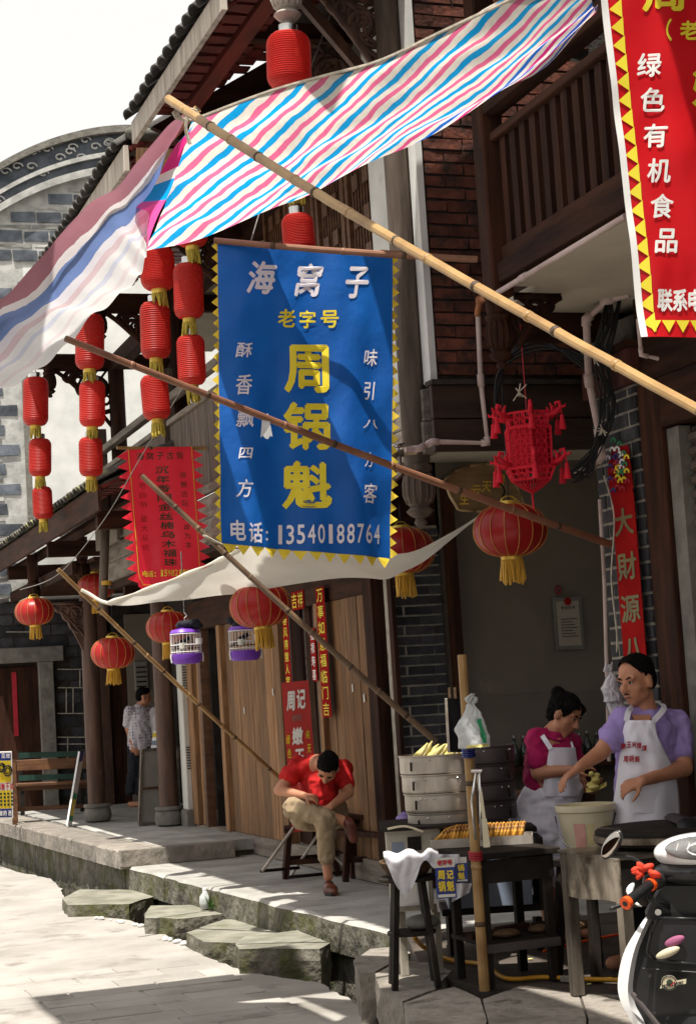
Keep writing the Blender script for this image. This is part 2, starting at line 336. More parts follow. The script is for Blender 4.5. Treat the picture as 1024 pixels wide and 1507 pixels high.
# ---------------------------------------------------------------- text, masonry, planks
def glyph_mesh(body, bold=0, shear=0):
    c = bpy.data.curves.new('lettering', 'FONT'); c.body = body; c.offset = bold; c.shear = shear; c.resolution_u = 3
    c.align_x = 'CENTER'
    o = bpy.data.objects.new('tmp', c); COL.objects.link(o); bpy.context.view_layer.update()
    dg = bpy.context.evaluated_depsgraph_get(); me = bpy.data.meshes.new_from_object(o.evaluated_get(dg))
    vs = [v.co.copy() for v in me.vertices]; fs = [tuple(p.vertices) for p in me.polygons]
    bpy.data.objects.remove(o); bpy.data.meshes.remove(me)
    return vs, fs
def lettering(par, items, mt, fn, bold=.0, shear=0, name='lettering'):
    """items: (text, cx, cy, w, h) in surface units; fn maps surface units (y downward) to world"""
    first = None
    for body, cx, cy, w, h in items:
        mb = MB()
        vs, fs = glyph_mesh(body, 0, shear)
        if not vs: continue
        x0 = min(v.x for v in vs); x1 = max(v.x for v in vs); y0 = min(v.y for v in vs); y1 = max(v.y for v in vs)
        b = max(0, bold-.012)
        for i, (dx, dy) in enumerate([(0, 0)] + ([(-b, 0), (b, 0), (0, -b), (0, b)] if b > .004 else [])):
            for_ = [fn(cx + (((v.x-x0)/(x1-x0) - .5)*(1-2*b) + dx)*w, cy - (((v.y-y0)/(y1-y0) - .5)*(1-2*b) + dy)*h) for v in vs]
            mb.add([p + (EYE-p).normalized()*.00012*i for p in for_], fs)
        first = first or 1; o = obj(name, mb, mt, par)
    return o
MESH = {}
def box_mesh(name, mt, l, d, h, j=.0, var=0, bevel=0):
    k = (name, mt.name, round(l, 3), round(d, 3), round(h, 3), var)
    if k not in MESH:
        MESH[k] = MB().box((-l/2, -d/2, -h/2), (l/2, d/2, h/2), j).mesh(name, mt, bevel=bevel)
    return MESH[k]
def masonry(par, name, O, U, N, W, H, L, hh, gap, mt, depth=.05, ok=None, cap=300, j=.004, proud=.006, stag=.5, split=None):
    """running-bond pieces on a face; O lower left corner, U along, N outward; ok(u,z) says where the photograph shows them"""
    O = V(O); U = V(U).normalized(); N = V(N).normalized(); rz = math.atan2(U.y, U.x)
    cells = []; r_ = 0; z = 0
    while z < H - .02:
        u = -(L*stag if r_ % 2 else 0)
        while u < W - .01:
            a = max(0, u); b = min(W, u + L - gap)
            if b - a > .035 and (ok is None or ok((a+b)/2, z + hh/2)): cells.append((a, b, z, min(hh, H-z)))
            u += L
        z += hh; r_ += 1
    rest = MB()
    for i, (a, b, z, h) in enumerate(cells):
        c = O + U*((a+b)/2) + V((0, 0, z + (h-gap)/2)) + N*(-depth/2 + rnd(0, proud))
        if i < cap:
            wq = round((b-a)*25)/25 if (b-a) < L-gap-.01 else b-a
            me = box_mesh(name, mt, max(.03, wq), depth, h-gap, j, random.randrange(4))
            piece(name, me, par, c, (rnd(-.006, .006), 0, rz + rnd(-.01, .01)))
        else:
            n = U*((b-a)/2); q = N*(depth/2); t = V((0, 0, (h-gap)/2))
            vs = [c+s1*n+s2*q+s3*t for s3 in (-1, 1) for s1, s2 in ((-1,-1),(1,-1),(1,1),(-1,1))]
            rest.add(vs, [(0,3,2,1),(4,5,6,7),(0,1,5,4),(1,2,6,5),(2,3,7,6),(3,0,4,7)])
    if rest.v: tag(obj(name, rest, mt, par), kind='stuff')
def planks(par, name, O, U, N, W, H, n, mt, th=.03, gap=.006, jit=.3, top_fn=None):
    O = V(O); U = V(U).normalized(); N = V(N).normalized()
    ws = [1 + rnd(-jit, jit) for _ in range(n)]; s = sum(ws); u = 0
    for w_ in ws:
        w_ = w_/s*W; c = O + N*rnd(-.003, .004)
        mb = MB(); p = [c + U*(u+gap/2), c + U*(u+w_-gap/2)]
        hh = H
        mb.prism([p[0], p[1], p[1]+V((0,0,hh)), p[0]+V((0,0,hh))], N*-th)
        obj(name, mb, mt, par, bevel=.003); u += w_
# ================================================================ SETTING
FZ = .30                                             # paved floor in front of the shops
struct('ground', MB().box((-300, -300, -.9), (300, 600, -.35)), M['soil'])
M['stone_top'] = mat('worn_stone_top', (.27,.26,.215), (.15,.145,.11), 4, rough=.9, bump=.7, rndv=.12, spot=.58, spotc=(.12,.12,.06), spots=3)
# street: one thick sheet whose right edge stops irregularly at the gutter
edge = [(-20, 3.2), (6, 3.2)] + [(P(x, y, z=0).y, P(x, y, z=0).x) for x, y in ((575,1560),(548,1507),(525,1476),(470,1446),(400,1436),(345,1424),(300,1403),(240,1374),(185,1352),(115,1346),(94,1330),(90,1308),(80,1293),(28,1283))] + [(23.5, 2.7), (40, 1.2), (120, -30)]
pl = [(x + rnd(-.02, .02), y) for y, x in edge]
dense = []
for (xa, ya), (xb, yb) in zip(pl, pl[1:]):
    k = 8 if yb < 24 else 1
    for i in range(k): dense.append((xa + (xb-xa)*i/k + rnd(-.02, .02), ya + (yb-ya)*i/k))
dense.append(pl[-1])
struct('street', MB().prism([(x, y, 0) for x, y in dense] + [(-120, 120, 0), (-120, -20, 0)], (0, 0, -.3)), M['street'])
# slabs of the near paving, each a little uneven
ps = thing('paving', (0, 0, 0), None, None); ps['kind'] = 'structure'
for i in range(17):
    y = 7.6 + i*.27; x = .55 - (i % 2)*.3
    while x < 2.85:
        l = rnd(.5, .62); x2 = min(x + l, 2.93)
        if x2 - x > .12 and x2 < 2.95:
            o = piece('slab', box_mesh('slab', M['street'], round((x2-x-.008)*20)/20 - .008, .262, .06, .002, random.randrange(4), bevel=.004), ps, ((x+x2)/2, y, -.0235 + rnd(0, .004)), (rnd(-.006, .006), rnd(-.004, .004), rnd(-.01, .01)))
        x += l
# platform in front of the plank wall: kerb slabs, floor, rubble face
def two_sided_stone(o, top_mat, lim=.55):      # worn walked-on top, mossy sides
    o.data.materials.append(top_mat)
    for p in o.data.polygons:
        if p.normal.z > lim: p.material_index = 1
def kerb_run(root, name, pts, z, wdt, hh, mt, inward):
    """long kerb stones along a polyline of (x,y)"""
    for (a, b) in zip(pts, pts[1:]):
        a3, b3 = V((*a, z)), V((*b, z)); d = (b3-a3).normalized(); n = V(inward)
        mb = MB(); g = .004; A = a3 + d*g; B = b3 - d*g; k = 10
        # noisy top edge
        rows = []
        for i in range(k+1):
            p = A.lerp(B, i/k)
            e = V((rnd(-.008, .008), 0, rnd(-.007, .004)))
            rows.append([p + n*wdt - V((0,0,.001)), p + e*.3 + n*.03 + V((0,0,.0)), p + e + n*.004 - V((0,0,.018)), p + V((rnd(-.008,.008),0,-hh)), p + n*wdt - V((0,0,hh))])
        base = len(mb.v)
        for r_ in rows: mb.v += r_
        for i in range(k):
            for j in range(5): mb.f.append((base+i*5+j, base+i*5+(j+1) % 5, base+(i+1)*5+(j+1) % 5, base+(i+1)*5+j))
        mb.f.append(tuple(base+j for j in range(5))); mb.f.append(tuple(base+k*5+j for j in range(5))[::-1])
        o = obj(name, mb, mt, root); two_sided_stone(o, M['stone'] if mt == M['moss'] else mt)
pf = thing('platform', (3.5, 13, 0), None, None); pf['kind'] = 'structure'
def lx(y): return 3.67 + (y-10.1)*(3.21-3.67)/7.4
ys = [10.12, 11.9, 13.5, 15.0, 17.3]
kerb_run(pf, 'kerb_stone', [(lx(y), y) for y in ys], FZ, .42, .22, M['moss'], (1, .06, 0))
obj('lower_course', MB().prism([(lx(10.12)+.05, 10.12, .08), (lx(17.3)+.05, 17.3, .08), (lx(17.3)+.3, 17.3, .08), (lx(10.12)+.3, 10.12, .08)], (0, 0, -.5)), M['moss'], pf)
yv = 10.12
while yv < 17.2:                                     # floor slabs between kerb and wall
    yn = min(yv + rnd(1.0, 1.5), 17.3)
    xa, xb = lx(yv)+.428, lx(yn)+.428
    mids = [0, .55, 1] if rnd(0, 1) < .6 else [0, 1]
    for m0, m1 in zip(mids, mids[1:]):
        q = lambda x0, t: x0 + (4.9-x0)*t
        z = FZ - .002 + rnd(-.003, .002)
        obj('floor_slab', MB().prism([(q(xa, m0)+.004, yv+.004, z), (q(xa, m1)-.004, yv+.004, z), (q(xb, m1)-.004, yn-.004, z), (q(xb, m0)+.004, yn-.004, z)], (0, 0, -.12)), M['stone'], pf)
    yv = yn
obj('bedding', MB().box((3.75, 10.15, .16), (4.95, 17.3, -.3)), M['moss'], pf)
# raised far platform
rp = thing('raised_platform', (3.5, 19, 0), None, None); rp['kind'] = 'structure'
RZ = .45
kerb_run(rp, 'kerb_stone', [(3.23, 16.15), (3.19, 17.1), (3.14, 18.2), (3.09, 19.3), (3.04, 20.6), (2.98, 22.2), (2.9, 24)], RZ, .4, .17, M['stone_red'], (1, .05, 0))
obj('lower_course', MB().prism([(3.28, 16.25, .27), (3.0, 24, .27), (3.3, 24, .27), (3.5, 16.25, .27)], (0, 0, -.7)), M['moss'], rp)
obj('step_face', MB().box((3.235, 16.12, .302), (4.30, 16.24, .447)), M['stone_red'], rp)
yv = 16.25; 
while yv < 24:
    yn = min(yv+rnd(1, 1.5), 24)
    for x0, x1 in ((3.62 - (yv-16)*.03, 4.2), (4.205, 5.9)):
        z = RZ + rnd(-.003, .002)
        if x0 > 4.1 and yv < 18.6: x1 = 4.58
        obj('floor_slab', MB().box((x0, yv+.004, z-.1), (x1, yn-.004, z)), M['stone'], rp)
    yv = yn
obj('bedding', MB().box((3.45, 16.3, .34), (5.9, 24, -.3)), M['moss'], rp)
# cooking-shop floor and its worn edge
sf = thing('shop_floor', (4, 9, 0), None, None); sf['kind'] = 'structure'
obj('floor', MB().prism([(3.30, 8.75, .292), (3.72, 10.1, .292), (9, 10.1, .292), (9, 12.4, .292), (9, 4, .292), (3.55, 4, .292), (3.4, 7.6, .292)], (0, 0, -.5)), mat('oily_shop_floor', (.11,.09,.075), (.05,.04,.033), 3, rough=.6, bump=.5, spot=.55, spotc=(.03,.025,.02), spots=2), sf)
obj('inner_floor', MB().box((4.6, 10.12, .29), (9, 12.4, -.2)), M['stone'], sf)
def rock(par, name, c, s, mt, amp=.06, fr=3, sub=3, rz=0, sq=3.2, lab=None):
    bm = bmesh.new(); bmesh.ops.create_icosphere(bm, subdivisions=sub, radius=1)
    for v in bm.verts:
        p = v.co; k = (abs(p.x)**sq + abs(p.y)**sq + abs(p.z)**sq)**(-1/sq); p = p*k
        q = V((p.x*s[0], p.y*s[1], p.z*s[2]))
        q += p.normalized()*amp*(noise.noise(q*fr + V(c)*5) + .5*noise.noise(q*fr*2.7 + V(c)))
        v.co = q
    me = bpy.data.meshes.new(name); bm.to_mesh(me); bm.free(); me.polygons.foreach_set('use_smooth', [True]*len(me.polygons)); me.materials.append(mt)
    o = bpy.data.objects.new(name, me); COL.objects.link(o); o.parent = par; o.location = V(c) - off(par); o.rotation_euler.z = rz
    return o
for c, s, a in () and (((3.46, 9.62, .02), (.25, .42, .25), .05), ((3.40, 8.86, .0), (.26, .36, .275), .05), ((3.50, 8.15, .0), (.30, .40, .28), .05),
                ((3.50, 7.40, .01), (.25, .42, .27), .045), ((3.70, 6.6, .0), (.4, .5, .27), .04), ((3.6, 5.6, .0), (.4, .55, .27), .04)):
    rock(sf, 'kerb_rock', c, s, M['rock'], a, 3.5, 4)
# stepping stones over the gutter: top outline read off the photograph, bodies down to the gutter bed
def stone(pix, z, lab, zb=-.34, name='stepping_stone', mt='moss'):
    tp = [P(x, y, z=z) for x, y in pix]; c = sum(tp, V((0,0,0)))/len(tp)
    bm = bmesh.new(); vt = []
    poly = []
    for a, b in zip(tp, tp[1:] + tp[:1]):
        k = max(2, int((b-a).length/.07))
        poly += [a.lerp(b, i/k) for i in range(k)]
    vs = [bm.verts.new(p) for p in poly]; f = bm.faces.new(vs)
    r = bmesh.ops.inset_individual(bm, faces=[f], thickness=.018)
    inner = [v for v in bm.verts if v not in vs]
    for v in vs: v.co.z -= .014
    lay = vs
    for dz, g in ((-.06, .01), (-.13, .0), (-.24, -.03), (zb - z + .014, -.05)):
        new = []
        for p0, v in zip(poly, vs):
            d = (V((p0.x, p0.y, 0)) - V((c.x, c.y, 0))); 
            new.append(bm.verts.new(V((p0.x, p0.y, z + dz - .014)) + d*g + V((noise.noise(p0*6 + V((dz*9,0,0))), noise.noise(p0*6 + V((0,3,dz*8))), 0))*.020))
        for i in range(len(vs)):
            j = (i+1) % len(vs); bm.faces.new((lay[i], lay[j], new[j], new[i]))
        lay = new
    for v in inner: v.co.z += noise.noise(v.co*5)*.006
    bmesh.ops.recalc_face_normals(bm, faces=bm.faces)
    bb = bmesh.ops.triangulate(bm, faces=[f_ for f_ in bm.faces if len(f_.verts) > 6])
    o0 = V((c.x, c.y, 0))
    for v in bm.verts: v.co -= o0
    me = bpy.data.meshes.new(name); bm.to_mesh(me); bm.free(); me.materials.append(M[mt])
    o = bpy.data.objects.new(name, me); COL.objects.link(o); o.location = o0
    two_sided_stone(o, M['stone_top'] if mt == 'moss' else M[mt], .8)
    return tag(o, lab, 'stone', 'stepping stones over the gutter')
stone([(92,1322),(118,1309),(222,1310),(226,1319),(190,1330),(100,1332)], .10, 'mossy flat stone over the gutter, farthest of the stones beside the lower pavement')
stone([(213,1345),(222,1333),(300,1331),(330,1345),(262,1352),(214,1351)], .12, 'small mossy block beside the white jug and the weeds, its street side bright green')
stone([(275,1372),(330,1353),(378,1352),(400,1360),(432,1368),(345,1388),(300,1386)], .10, 'thin grey slab left of the largest block over the gutter')
stone([(346,1388),(362,1377),(438,1369),(486,1388),(470,1396),(352,1397)], .155, 'largest grey stone block over the gutter, nearest to the viewer')
stone([(-30,1228),(0,1226),(28,1229),(30,1240),(-30,1243)], .14, 'mossy stone at the far left edge below the yellow notice board')
for i, pix in enumerate((((520,1414),(545,1396),(590,1394),(604,1402),(585,1412),(552,1430),(528,1432)),
        ((552,1433),(588,1413),(640,1418),(664,1428),(640,1456),(592,1473),(558,1455)),
        ((594,1476),(644,1458),(668,1452),(706,1470),(716,1502),(700,1540),(610,1530)),
        ((710,1471),(760,1452),(850,1462),(862,1500),(858,1560),(722,1560),(718,1502)),
        ((854,1462),(1000,1470),(1100,1480),(1100,1580),(864,1565),(866,1500)))):
    o = stone(pix, .298 - .03*(i == 0), None, zb=-.3, name='kerb_rock', mt='rock'); del_ = [o.pop(k, None) for k in ('label', 'category', 'group')]
    o.parent = sf; o.location = o.location - off(sf)
# gutter litter, jug, weeds
for pa, n_, lab in ((((240,1382),(285,1394)), 16, 'white foam litter caught in the gutter between the two middle stones'), (((100,1345),(210,1365)), 14, 'string of white foam scraps at the street edge below the farthest stone')):
    mb = MB(); a = P(*pa[0], z=.0); b = P(*pa[1], z=.0)
    for i in range(n_):
        p = a.lerp(b, rnd(0, 1)) + V((rnd(-.03, .03), rnd(-.03, .03), .012)); s = rnd(.012, .035)
        mb.ell(p, (s, s*rnd(.6, 1), s*.5), n=7, m=5)
    tag(obj('foam_litter', mb, M['foam'], None), lab, 'litter', kind='stuff')
jg = thing('plastic_jug', P(303, 1336, z=.125), 'small cloudy plastic jug lying on the gutter block beside the weeds', 'jug')
c = P(303, 1338, z=.125)
obj('jug_body', MB().lathe([(.02,0),(.045,.01),(.05,.05),(.045,.1),(.02,.13),(.018,.15)], c, 14), M['bag'], jg, smooth=True)
obj('cap', MB().lathe([(.02,.15),(.02,.165)], c, 10), M['wprint2'], jg)
mb = MB(); c = P(322, 1338, z=.13)
for i in range(46):
    a = rnd(0, 6.3); l = rnd(.05, .14); t = V((math.cos(a)*rnd(.2, .9), math.sin(a)*.8, rnd(.5, 1.2))).normalized()*l
    s = t.cross(V((0,0,1))).normalized()*rnd(.008, .016); p = c + V((rnd(-.08, .08), rnd(-.06, .06), 0))
    mb.add([p, p+t*.5+s, p+t, p+t*.5-s], [(0,1,2,3)])
tag(obj('weeds', mb, M['leaf'], None), 'green weeds growing from the platform edge beside the jug', 'weeds', kind='stuff')

# the other side of the street, behind and beside the viewer's left
oh = thing('opposite_house', (-3.2, 10, 0), 'dark timber row on the other side of the street, outside the picture', 'house')
obj('wall', MB().box((-3.6, -14, 0), (-3.2, 11.5, 3.3)), M['dwood_y'], oh)
obj('roof', MB().prism([(-2.6, -14.5, 3.2), (-6.5, -14.5, 4.6), (-6.5, -14.5, 4.5), (-2.6, -14.5, 3.1)], (0, 26.5, 0)), M['tile'], oh)
for y in range(-12, 12, 3): obj('column', MB().tube([(-2.8, y, 0), (-2.8, y, 3.1)], .11, 12), M['colwood'], oh, smooth='angle')
ch_ = thing('sky_block_house', (2, -12.5, 0), 'added dark timber house behind the viewer that cuts sky light, outside the picture', 'house')  # added house, unseen, holds back sky light from behind the viewer
obj('wall', MB().box((-3.1, -13, 0), (12, -12.6, 3.2)), M['dwood_x'], ch_); obj('roof', MB().prism([(-3.1, -11.9, 3.0), (-3.1, -15, 4.7), (-3.1, -15, 4.6), (-3.1, -11.9, 2.9)], (15, 0, 0)), M['tile'], ch_)
# ================================================================ HELPERS FOR BUILDINGS
def bamboo(name, p, q, r0, r1, mt, lab, n=9, nodes=None, group=None, cat='bamboo pole'):
    p, q = V(p), V(q); root = thing(name, p, lab, cat, group); L = (q-p).length; k = nodes or max(3, int(L/.32))
    side = (q-p).cross(V((0,0,1))).normalized(); up = side.cross((q-p).normalized())
    pts = []; rs = []
    kk = k*3
    for i in range(kk+1):
        t = i/kk; b = math.sin(t*math.pi)*L*.006
        pts.append(p.lerp(q, t) + up*b*-1 + side*rnd(-.002, .002)); rs.append(r0+(r1-r0)*t)
    obj('culm', MB().tube(pts, rs, 10), mt, root, smooth='angle')
    for i in range(1, k):
        t = i/k + rnd(-.25, .25)/k; c = p.lerp(q, t) - up*math.sin(t*math.pi)*L*.006; d = (q-p).normalized(); r = r0+(r1-r0)*t
        mb = MB().tube([c-d*.012, c-d*.004, c+d*.004, c+d*.012], [r*1.0, r*1.13, r*1.13, r*1.0], 10)
        obj('node', mb, M['node'] if i % 2 else mt, root, smooth=True)
    # open end
    obj('end_face', MB().tube([q, q+(q-p).normalized()*.002], [r1*.75, r1*.7], 10), M['node'], root)
    return root
def rope(root_or_none, pts, r, mt, name='rope', lab=None, cat='rope', n=6, par=None):
    mb = MB().tube(pts, r, n)
    o = obj(name, mb, mt, par, smooth=True)
    if par is None: tag(o, lab, cat)
    return o
def curve(pts, k=8):                       # catmull-rom
    pts = [V(p) for p in pts]; out = []
    for i in range(len(pts)-1):
        a = pts[max(i-1, 0)]; b = pts[i]; c = pts[i+1]; d = pts[min(i+2, len(pts)-1)]
        for j in range(k):
            t = j/k; out.append(.5*((2*b) + (c-a)*t + (2*a-5*b+4*c-d)*t*t + (-a+3*b-3*c+d)*t**3))
    return out + [pts[-1]]
def hang_post(par, x, y, zb, zt, r, mt, name='hanging_post'):  # turned drop with a fluted bulb
    prof = [(.003,0),(r*.35,.005),(r*.5,.02),(r*.35,.045),(r*.75,.06),(r*1.05,.085),(r*.7,.11),(r*.9,.125),(r*1.12,.16),(r*1.18,.21),(r*1.1,.27),(r*.95,.30),(r*1.12,.315),(r*1.12,.335),(r*.9,.35),(r,.37),(r,.5)]
    prof = [(a, b*r/.075) for a, b in prof]
    o = obj(name, MB().lathe(prof[:-1] + [(r, zt-zb)], (x, y, zb), 16), mt, par, smooth='angle', origin=V((x, y, zb)))
    mb = MB()
    for k in range(14):                    # carved flutes on the bulb
        a = 2*math.pi*k/14; e = V((math.cos(a), math.sin(a), 0)); f = r/.075
        mb.tube([V((x, y, zb+.13*f)) + e*r*.9, V((x, y, zb+.18*f)) + e*r*1.13, V((x, y, zb+.24*f)) + e*r*1.13, V((x, y, zb+.29*f)) + e*r*.98], r*.13, 5)
    obj('carving', mb, mt, o, smooth=True)
    return o
def scroll(par, O, U, W, S, mt, name='carved_bracket', flip=1, seedv=0, dens=5):
    """pierced scrollwork in the plane (U,W) filling a triangle S wide/high below O"""
    O, U, W = V(O), V(U).normalized(), V(W).normalized(); mb = MB(); st = random.Random(seedv)
    N = U.cross(W)
    mb.bar(O, O+U*S, .035, .03, N); 
    pts = [O + U*(S*t) + W*(-S*1.0*(1-t)**1.3) for t in [i/10 for i in range(11)]]
    mb.tube(pts, .022, 6)
    for i in range(dens):
        t = .05 + i/dens*.75; hmax = S*(1-t)**1.3
        c = O + U*(S*t + .03) + W*(-hmax*st.uniform(.35, .55)); rr = hmax*st.uniform(.26, .36) + .01; sgn = 1 if i % 2 else -1
        sp = [c + (U*math.cos(a*sgn) + W*math.sin(a*sgn))*rr*(1-a/13) for a in [k*.5 for k in range(22)]]
        mb.tube(sp, [.020*S/.5*(1-.6*k/len(sp)) + .004 for k in range(len(sp))], 6)
        b2 = O + U*(S*t) ; mb.tube([sp[0], b2.lerp(sp[0], .5) + U*.02, b2], .014, 5)
    return obj(name, mb, mt, par, smooth=True)
def tiled_roof(root, x0, y0, y1, z0, slope, length, tm, tmo, fasc=.17, pitch=.17, lip=.12, fm=None, curl=0, rafters=True, flip=False, xe=None):
    """roof rising towards +x from the eave at x0; tiles in troughs running up the slope"""
    rf = obj('roof', MB().prism([(x0+.05, y0, z0+.055), (x0+length, y0, z0+.055+slope*length), (x0+length, y0, z0+.03+slope*length), (x0+.05, y0, z0+.03)], (0, y1-y0, 0)), M['tile'], root)
    n = int((y1-y0)/pitch); ang = math.atan(slope); cnt = 0
    # tile: shallow arc
    k = ('arc', tm.name, pitch)
    if k not in MESH:
        mb = MB(); m_ = 6; th = .012; L = .19
        for lay, zz in ((0, 0), (1, th)):
            for xx in (-L/2, L/2):
                for i in range(m_+1):
                    a = math.pi*(i/m_); mb.v.append(V((xx, -math.cos(a)*pitch*.5, math.sin(a)*pitch*.26 + zz)))
        q = m_+1
        for i in range(m_):
            mb.f += [(i, i+1, q+i+1, q+i), (2*q+i, 3*q+i, 3*q+i+1, 2*q+i+1), (i, 2*q+i, 2*q+i+1, i+1), (q+i, q+i+1, 3*q+i+1, 3*q+i)]
        mb.f += [(0, q, 3*q, 2*q), (m_, 2*q+m_, 3*q+m_, q+m_)]
        MESH[k] = mb.mesh('tile', tm); me2 = MESH[k].copy(); me2.materials.clear(); me2.materials.append(tmo); MESH[k+('o',)] = me2
    rest = []
    for j in range(n):
        y = y0 + (j+.5)*pitch
        for s in range(int(length/lip)):
            u = s*lip - .03; c = V((x0 + u + .05, y + rnd(-.008, .008), z0 + .075 + slope*(u+.05) + rnd(-.004, .006)))
            if s < 2 and cnt < 150:
                piece('tile', MESH[k+('o',)] if rnd(0, 1) < .6 else MESH[k], rf, c, (rnd(-.06, .06), -ang - .10 + rnd(-.05, .05), rnd(-.06, .06))); cnt += 1
            elif s < 6: rest.append((c, MESH[k]))
    mb = MB()
    for c, me in rest:
        ca, sa = math.cos(-ang-.08), math.sin(-ang-.08)
        mb.add([c + V((v.co.x*ca + v.co.z*sa, v.co.y, -v.co.x*sa + v.co.z*ca)) for v in me.vertices], [tuple(p.vertices) for p in me.polygons])
    if mb.v: tag(obj('tile', mb, tm, rf), kind='stuff')
    # underside: rafters and the lips of the trough tiles seen between them
    und = MB(); lp = MB()
    for j in range(n):
        y = y0 + j*pitch
        if rafters and j % 2 == 0: obj('rafter', MB().bar((x0+.02, y, z0+.005), (x0+length, y, z0+.005+slope*(length-.02)), .07, .03), M['redwood'], rf)
        for s in range(int(length/.17)):
            u = .12 + s*.17; yy = y + pitch*.5
            und.box((x0+u, yy-pitch*.36, z0+slope*u+.004), (x0+u+.16, yy+pitch*.36, z0+slope*u+.02), .004); lp.box((x0+u-.004, yy-pitch*.40, z0+slope*u-.006), (x0+u+.012, yy+pitch*.40, z0+slope*u+.004), .004)
    if und.v: tag(obj('tile', und, M['redwood'], rf), kind='stuff'); tag(obj('tile_lip', lp, M['plaster_w'], rf), kind='stuff')
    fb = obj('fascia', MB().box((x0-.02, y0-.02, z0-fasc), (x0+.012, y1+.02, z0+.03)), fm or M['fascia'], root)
    return rf

M['gpale'] = mat('pale_flat_brick', (.42,.41,.38), (.22,.22,.21), 6, rough=.95, bump=.6, rndv=.3)
# ================================================================ GABLE HOUSE at the end of the street
GY = 24.0
gh = thing('gable_house', (4, GY, 0), 'grey brick house with broad arched gable and white plaster at the street end', 'house')
# arch outline read off the picture on the plane y=GY
arch = [P(x, y, y=GY) for x, y in ((-120,330),(-60,282),(0,243),(50,218),(100,201),(150,191),(200,189),(260,196),(330,215),(400,250))]
base_z = .3
def arch_z(x):
    for a, b in zip(arch, arch[1:]):
        if a.x <= x <= b.x: return a.z + (b.z-a.z)*(x-a.x)/(b.x-a.x)
    return arch[0].z if x < arch[0].x else arch[-1].z
x0g, x1g = arch[0].x, 8.6
outl = [V((p.x, GY+.03, p.z-.62)) for p in arch] + [V((x1g, GY+.03, arch[-1].z-1.5)), V((x1g, GY+.03, base_z)), V((x0g, GY+.03, base_z))]
obj('wall', MB().prism(outl, (0, .5, 0)), M['gmortar'], gh)
# arched mouldings
for k, (dz0, dz1, pr_, mt) in enumerate(((0, -.10, .16, 'clay'), (-.105, -.36, .05, 'gstone'), (-.365, -.43, .12, 'gmortar'), (-.435, -.55, .07, 'gstone'), (-.555, -.66, .10, 'gmortar'))):
    mb = MB(); ring = []
    fine = curve(arch, 6)
    for p in fine: ring.append([V((p.x, GY+.2, p.z+dz0)), V((p.x, GY-pr_, p.z+dz0)), V((p.x, GY-pr_, p.z+dz1)), V((p.x, GY+.2, p.z+dz1))])
    for r_ in ring: mb.v += r_
    for i in range(len(ring)-1):
        for j in range(4): mb.f.append((i*4+j, i*4+(j+1) % 4, (i+1)*4+(j+1) % 4, (i+1)*4+j))
    obj('moulding', mb, M[mt], gh)
st = random.Random(4)                       # white stucco scroll ornament in the frieze
for t in (.16, .30, .44, .58, .70):
    p = curve(arch, 12)[int(t*100)]; mb = MB()
    for q in range(5):
        c = p + V(((q-2)*.16 + st.uniform(-.03, .03), -(.05+.035), -.23 + st.uniform(-.06, .06)))
        mb.tube([c + V((math.cos(a)*.08*(1-a/9), 0, math.sin(a)*.06*(1-a/9) + (q % 2)*.02)) for a in [k*.6 for k in range(11)]], .013, 5)
    obj('frieze_ornament', mb, M['gmortar'], gh, smooth=True)
# brick rows: large grey blocks between white mortar, as far as the plaster strip
P0 = P(38, 430, y=GY); PL = P0.x; PZT = P(60, 395, y=GY).z; PR = 8.6
def okb(u, z):
    x = x0g + u; zz = base_z + z
    if zz > arch_z(x) - .80: return False
    if x > PL - .2 and zz < PZT + .1: return False
    return not (zz < 2.7)
rows = []
capn = 290; zr = 2.5; ri = 0
while zr < 9.9:
    n0 = len(gh.children)
    U0 = -(.17 if ri % 2 else 0)
    masonry(gh, 'brick', (x0g + U0, GY+.02, base_z+zr), (1,0,0), (0,-1,0), 6.4, .185, .36, .185, .035, M['gstone'], .05, ok=lambda u, z: okb(u+U0, z+zr), cap=max(0, capn), j=.010, proud=.012, stag=0)
    masonry(gh, 'flat_brick', (x0g, GY+.02, base_z+zr+.19), (1,0,0), (0,-1,0), 6.4, .075, .52, .075, .03, M['gpale'], .04, ok=lambda u, z: okb(u, z+zr+.19), cap=max(0, capn), j=.010, proud=.004, stag=0)
    capn -= max(0, len(gh.children) - n0)//2; zr += .272; ri += 1
obj('plaster_panel', MB().box((PL-.02, GY-.02, 3.2), (PR, GY+.03, PZT)), M['plaster'], gh)
obj('plaster_edge', MB().box((PL-.10, GY-.012, 3.2), (PL-.025, GY+.028, PZT-.2)), M['clay'], gh)
# ground floor of the same house, seen under the low eave: dark brick, stone door frame
lw = obj('ground_floor_wall', MB().box((2.2, GY-.06, base_z), (8.6, GY+.02, 3.25)), M['mortar_d'], gh)
def okl(u, z):
    x = 2.2+u; zz = base_z+z
    return not (x < 4.05 and zz < 2.62) and not (4.72 < x < 5.7) and zz < 3.2
masonry(lw, 'brick', (2.2, GY-.07, base_z), (1,0,0), (0,-1,0), 5.0, 2.95, .36, .155, .022, M['gbrick'], .05, ok=okl, cap=260, j=.004, stag=.38)
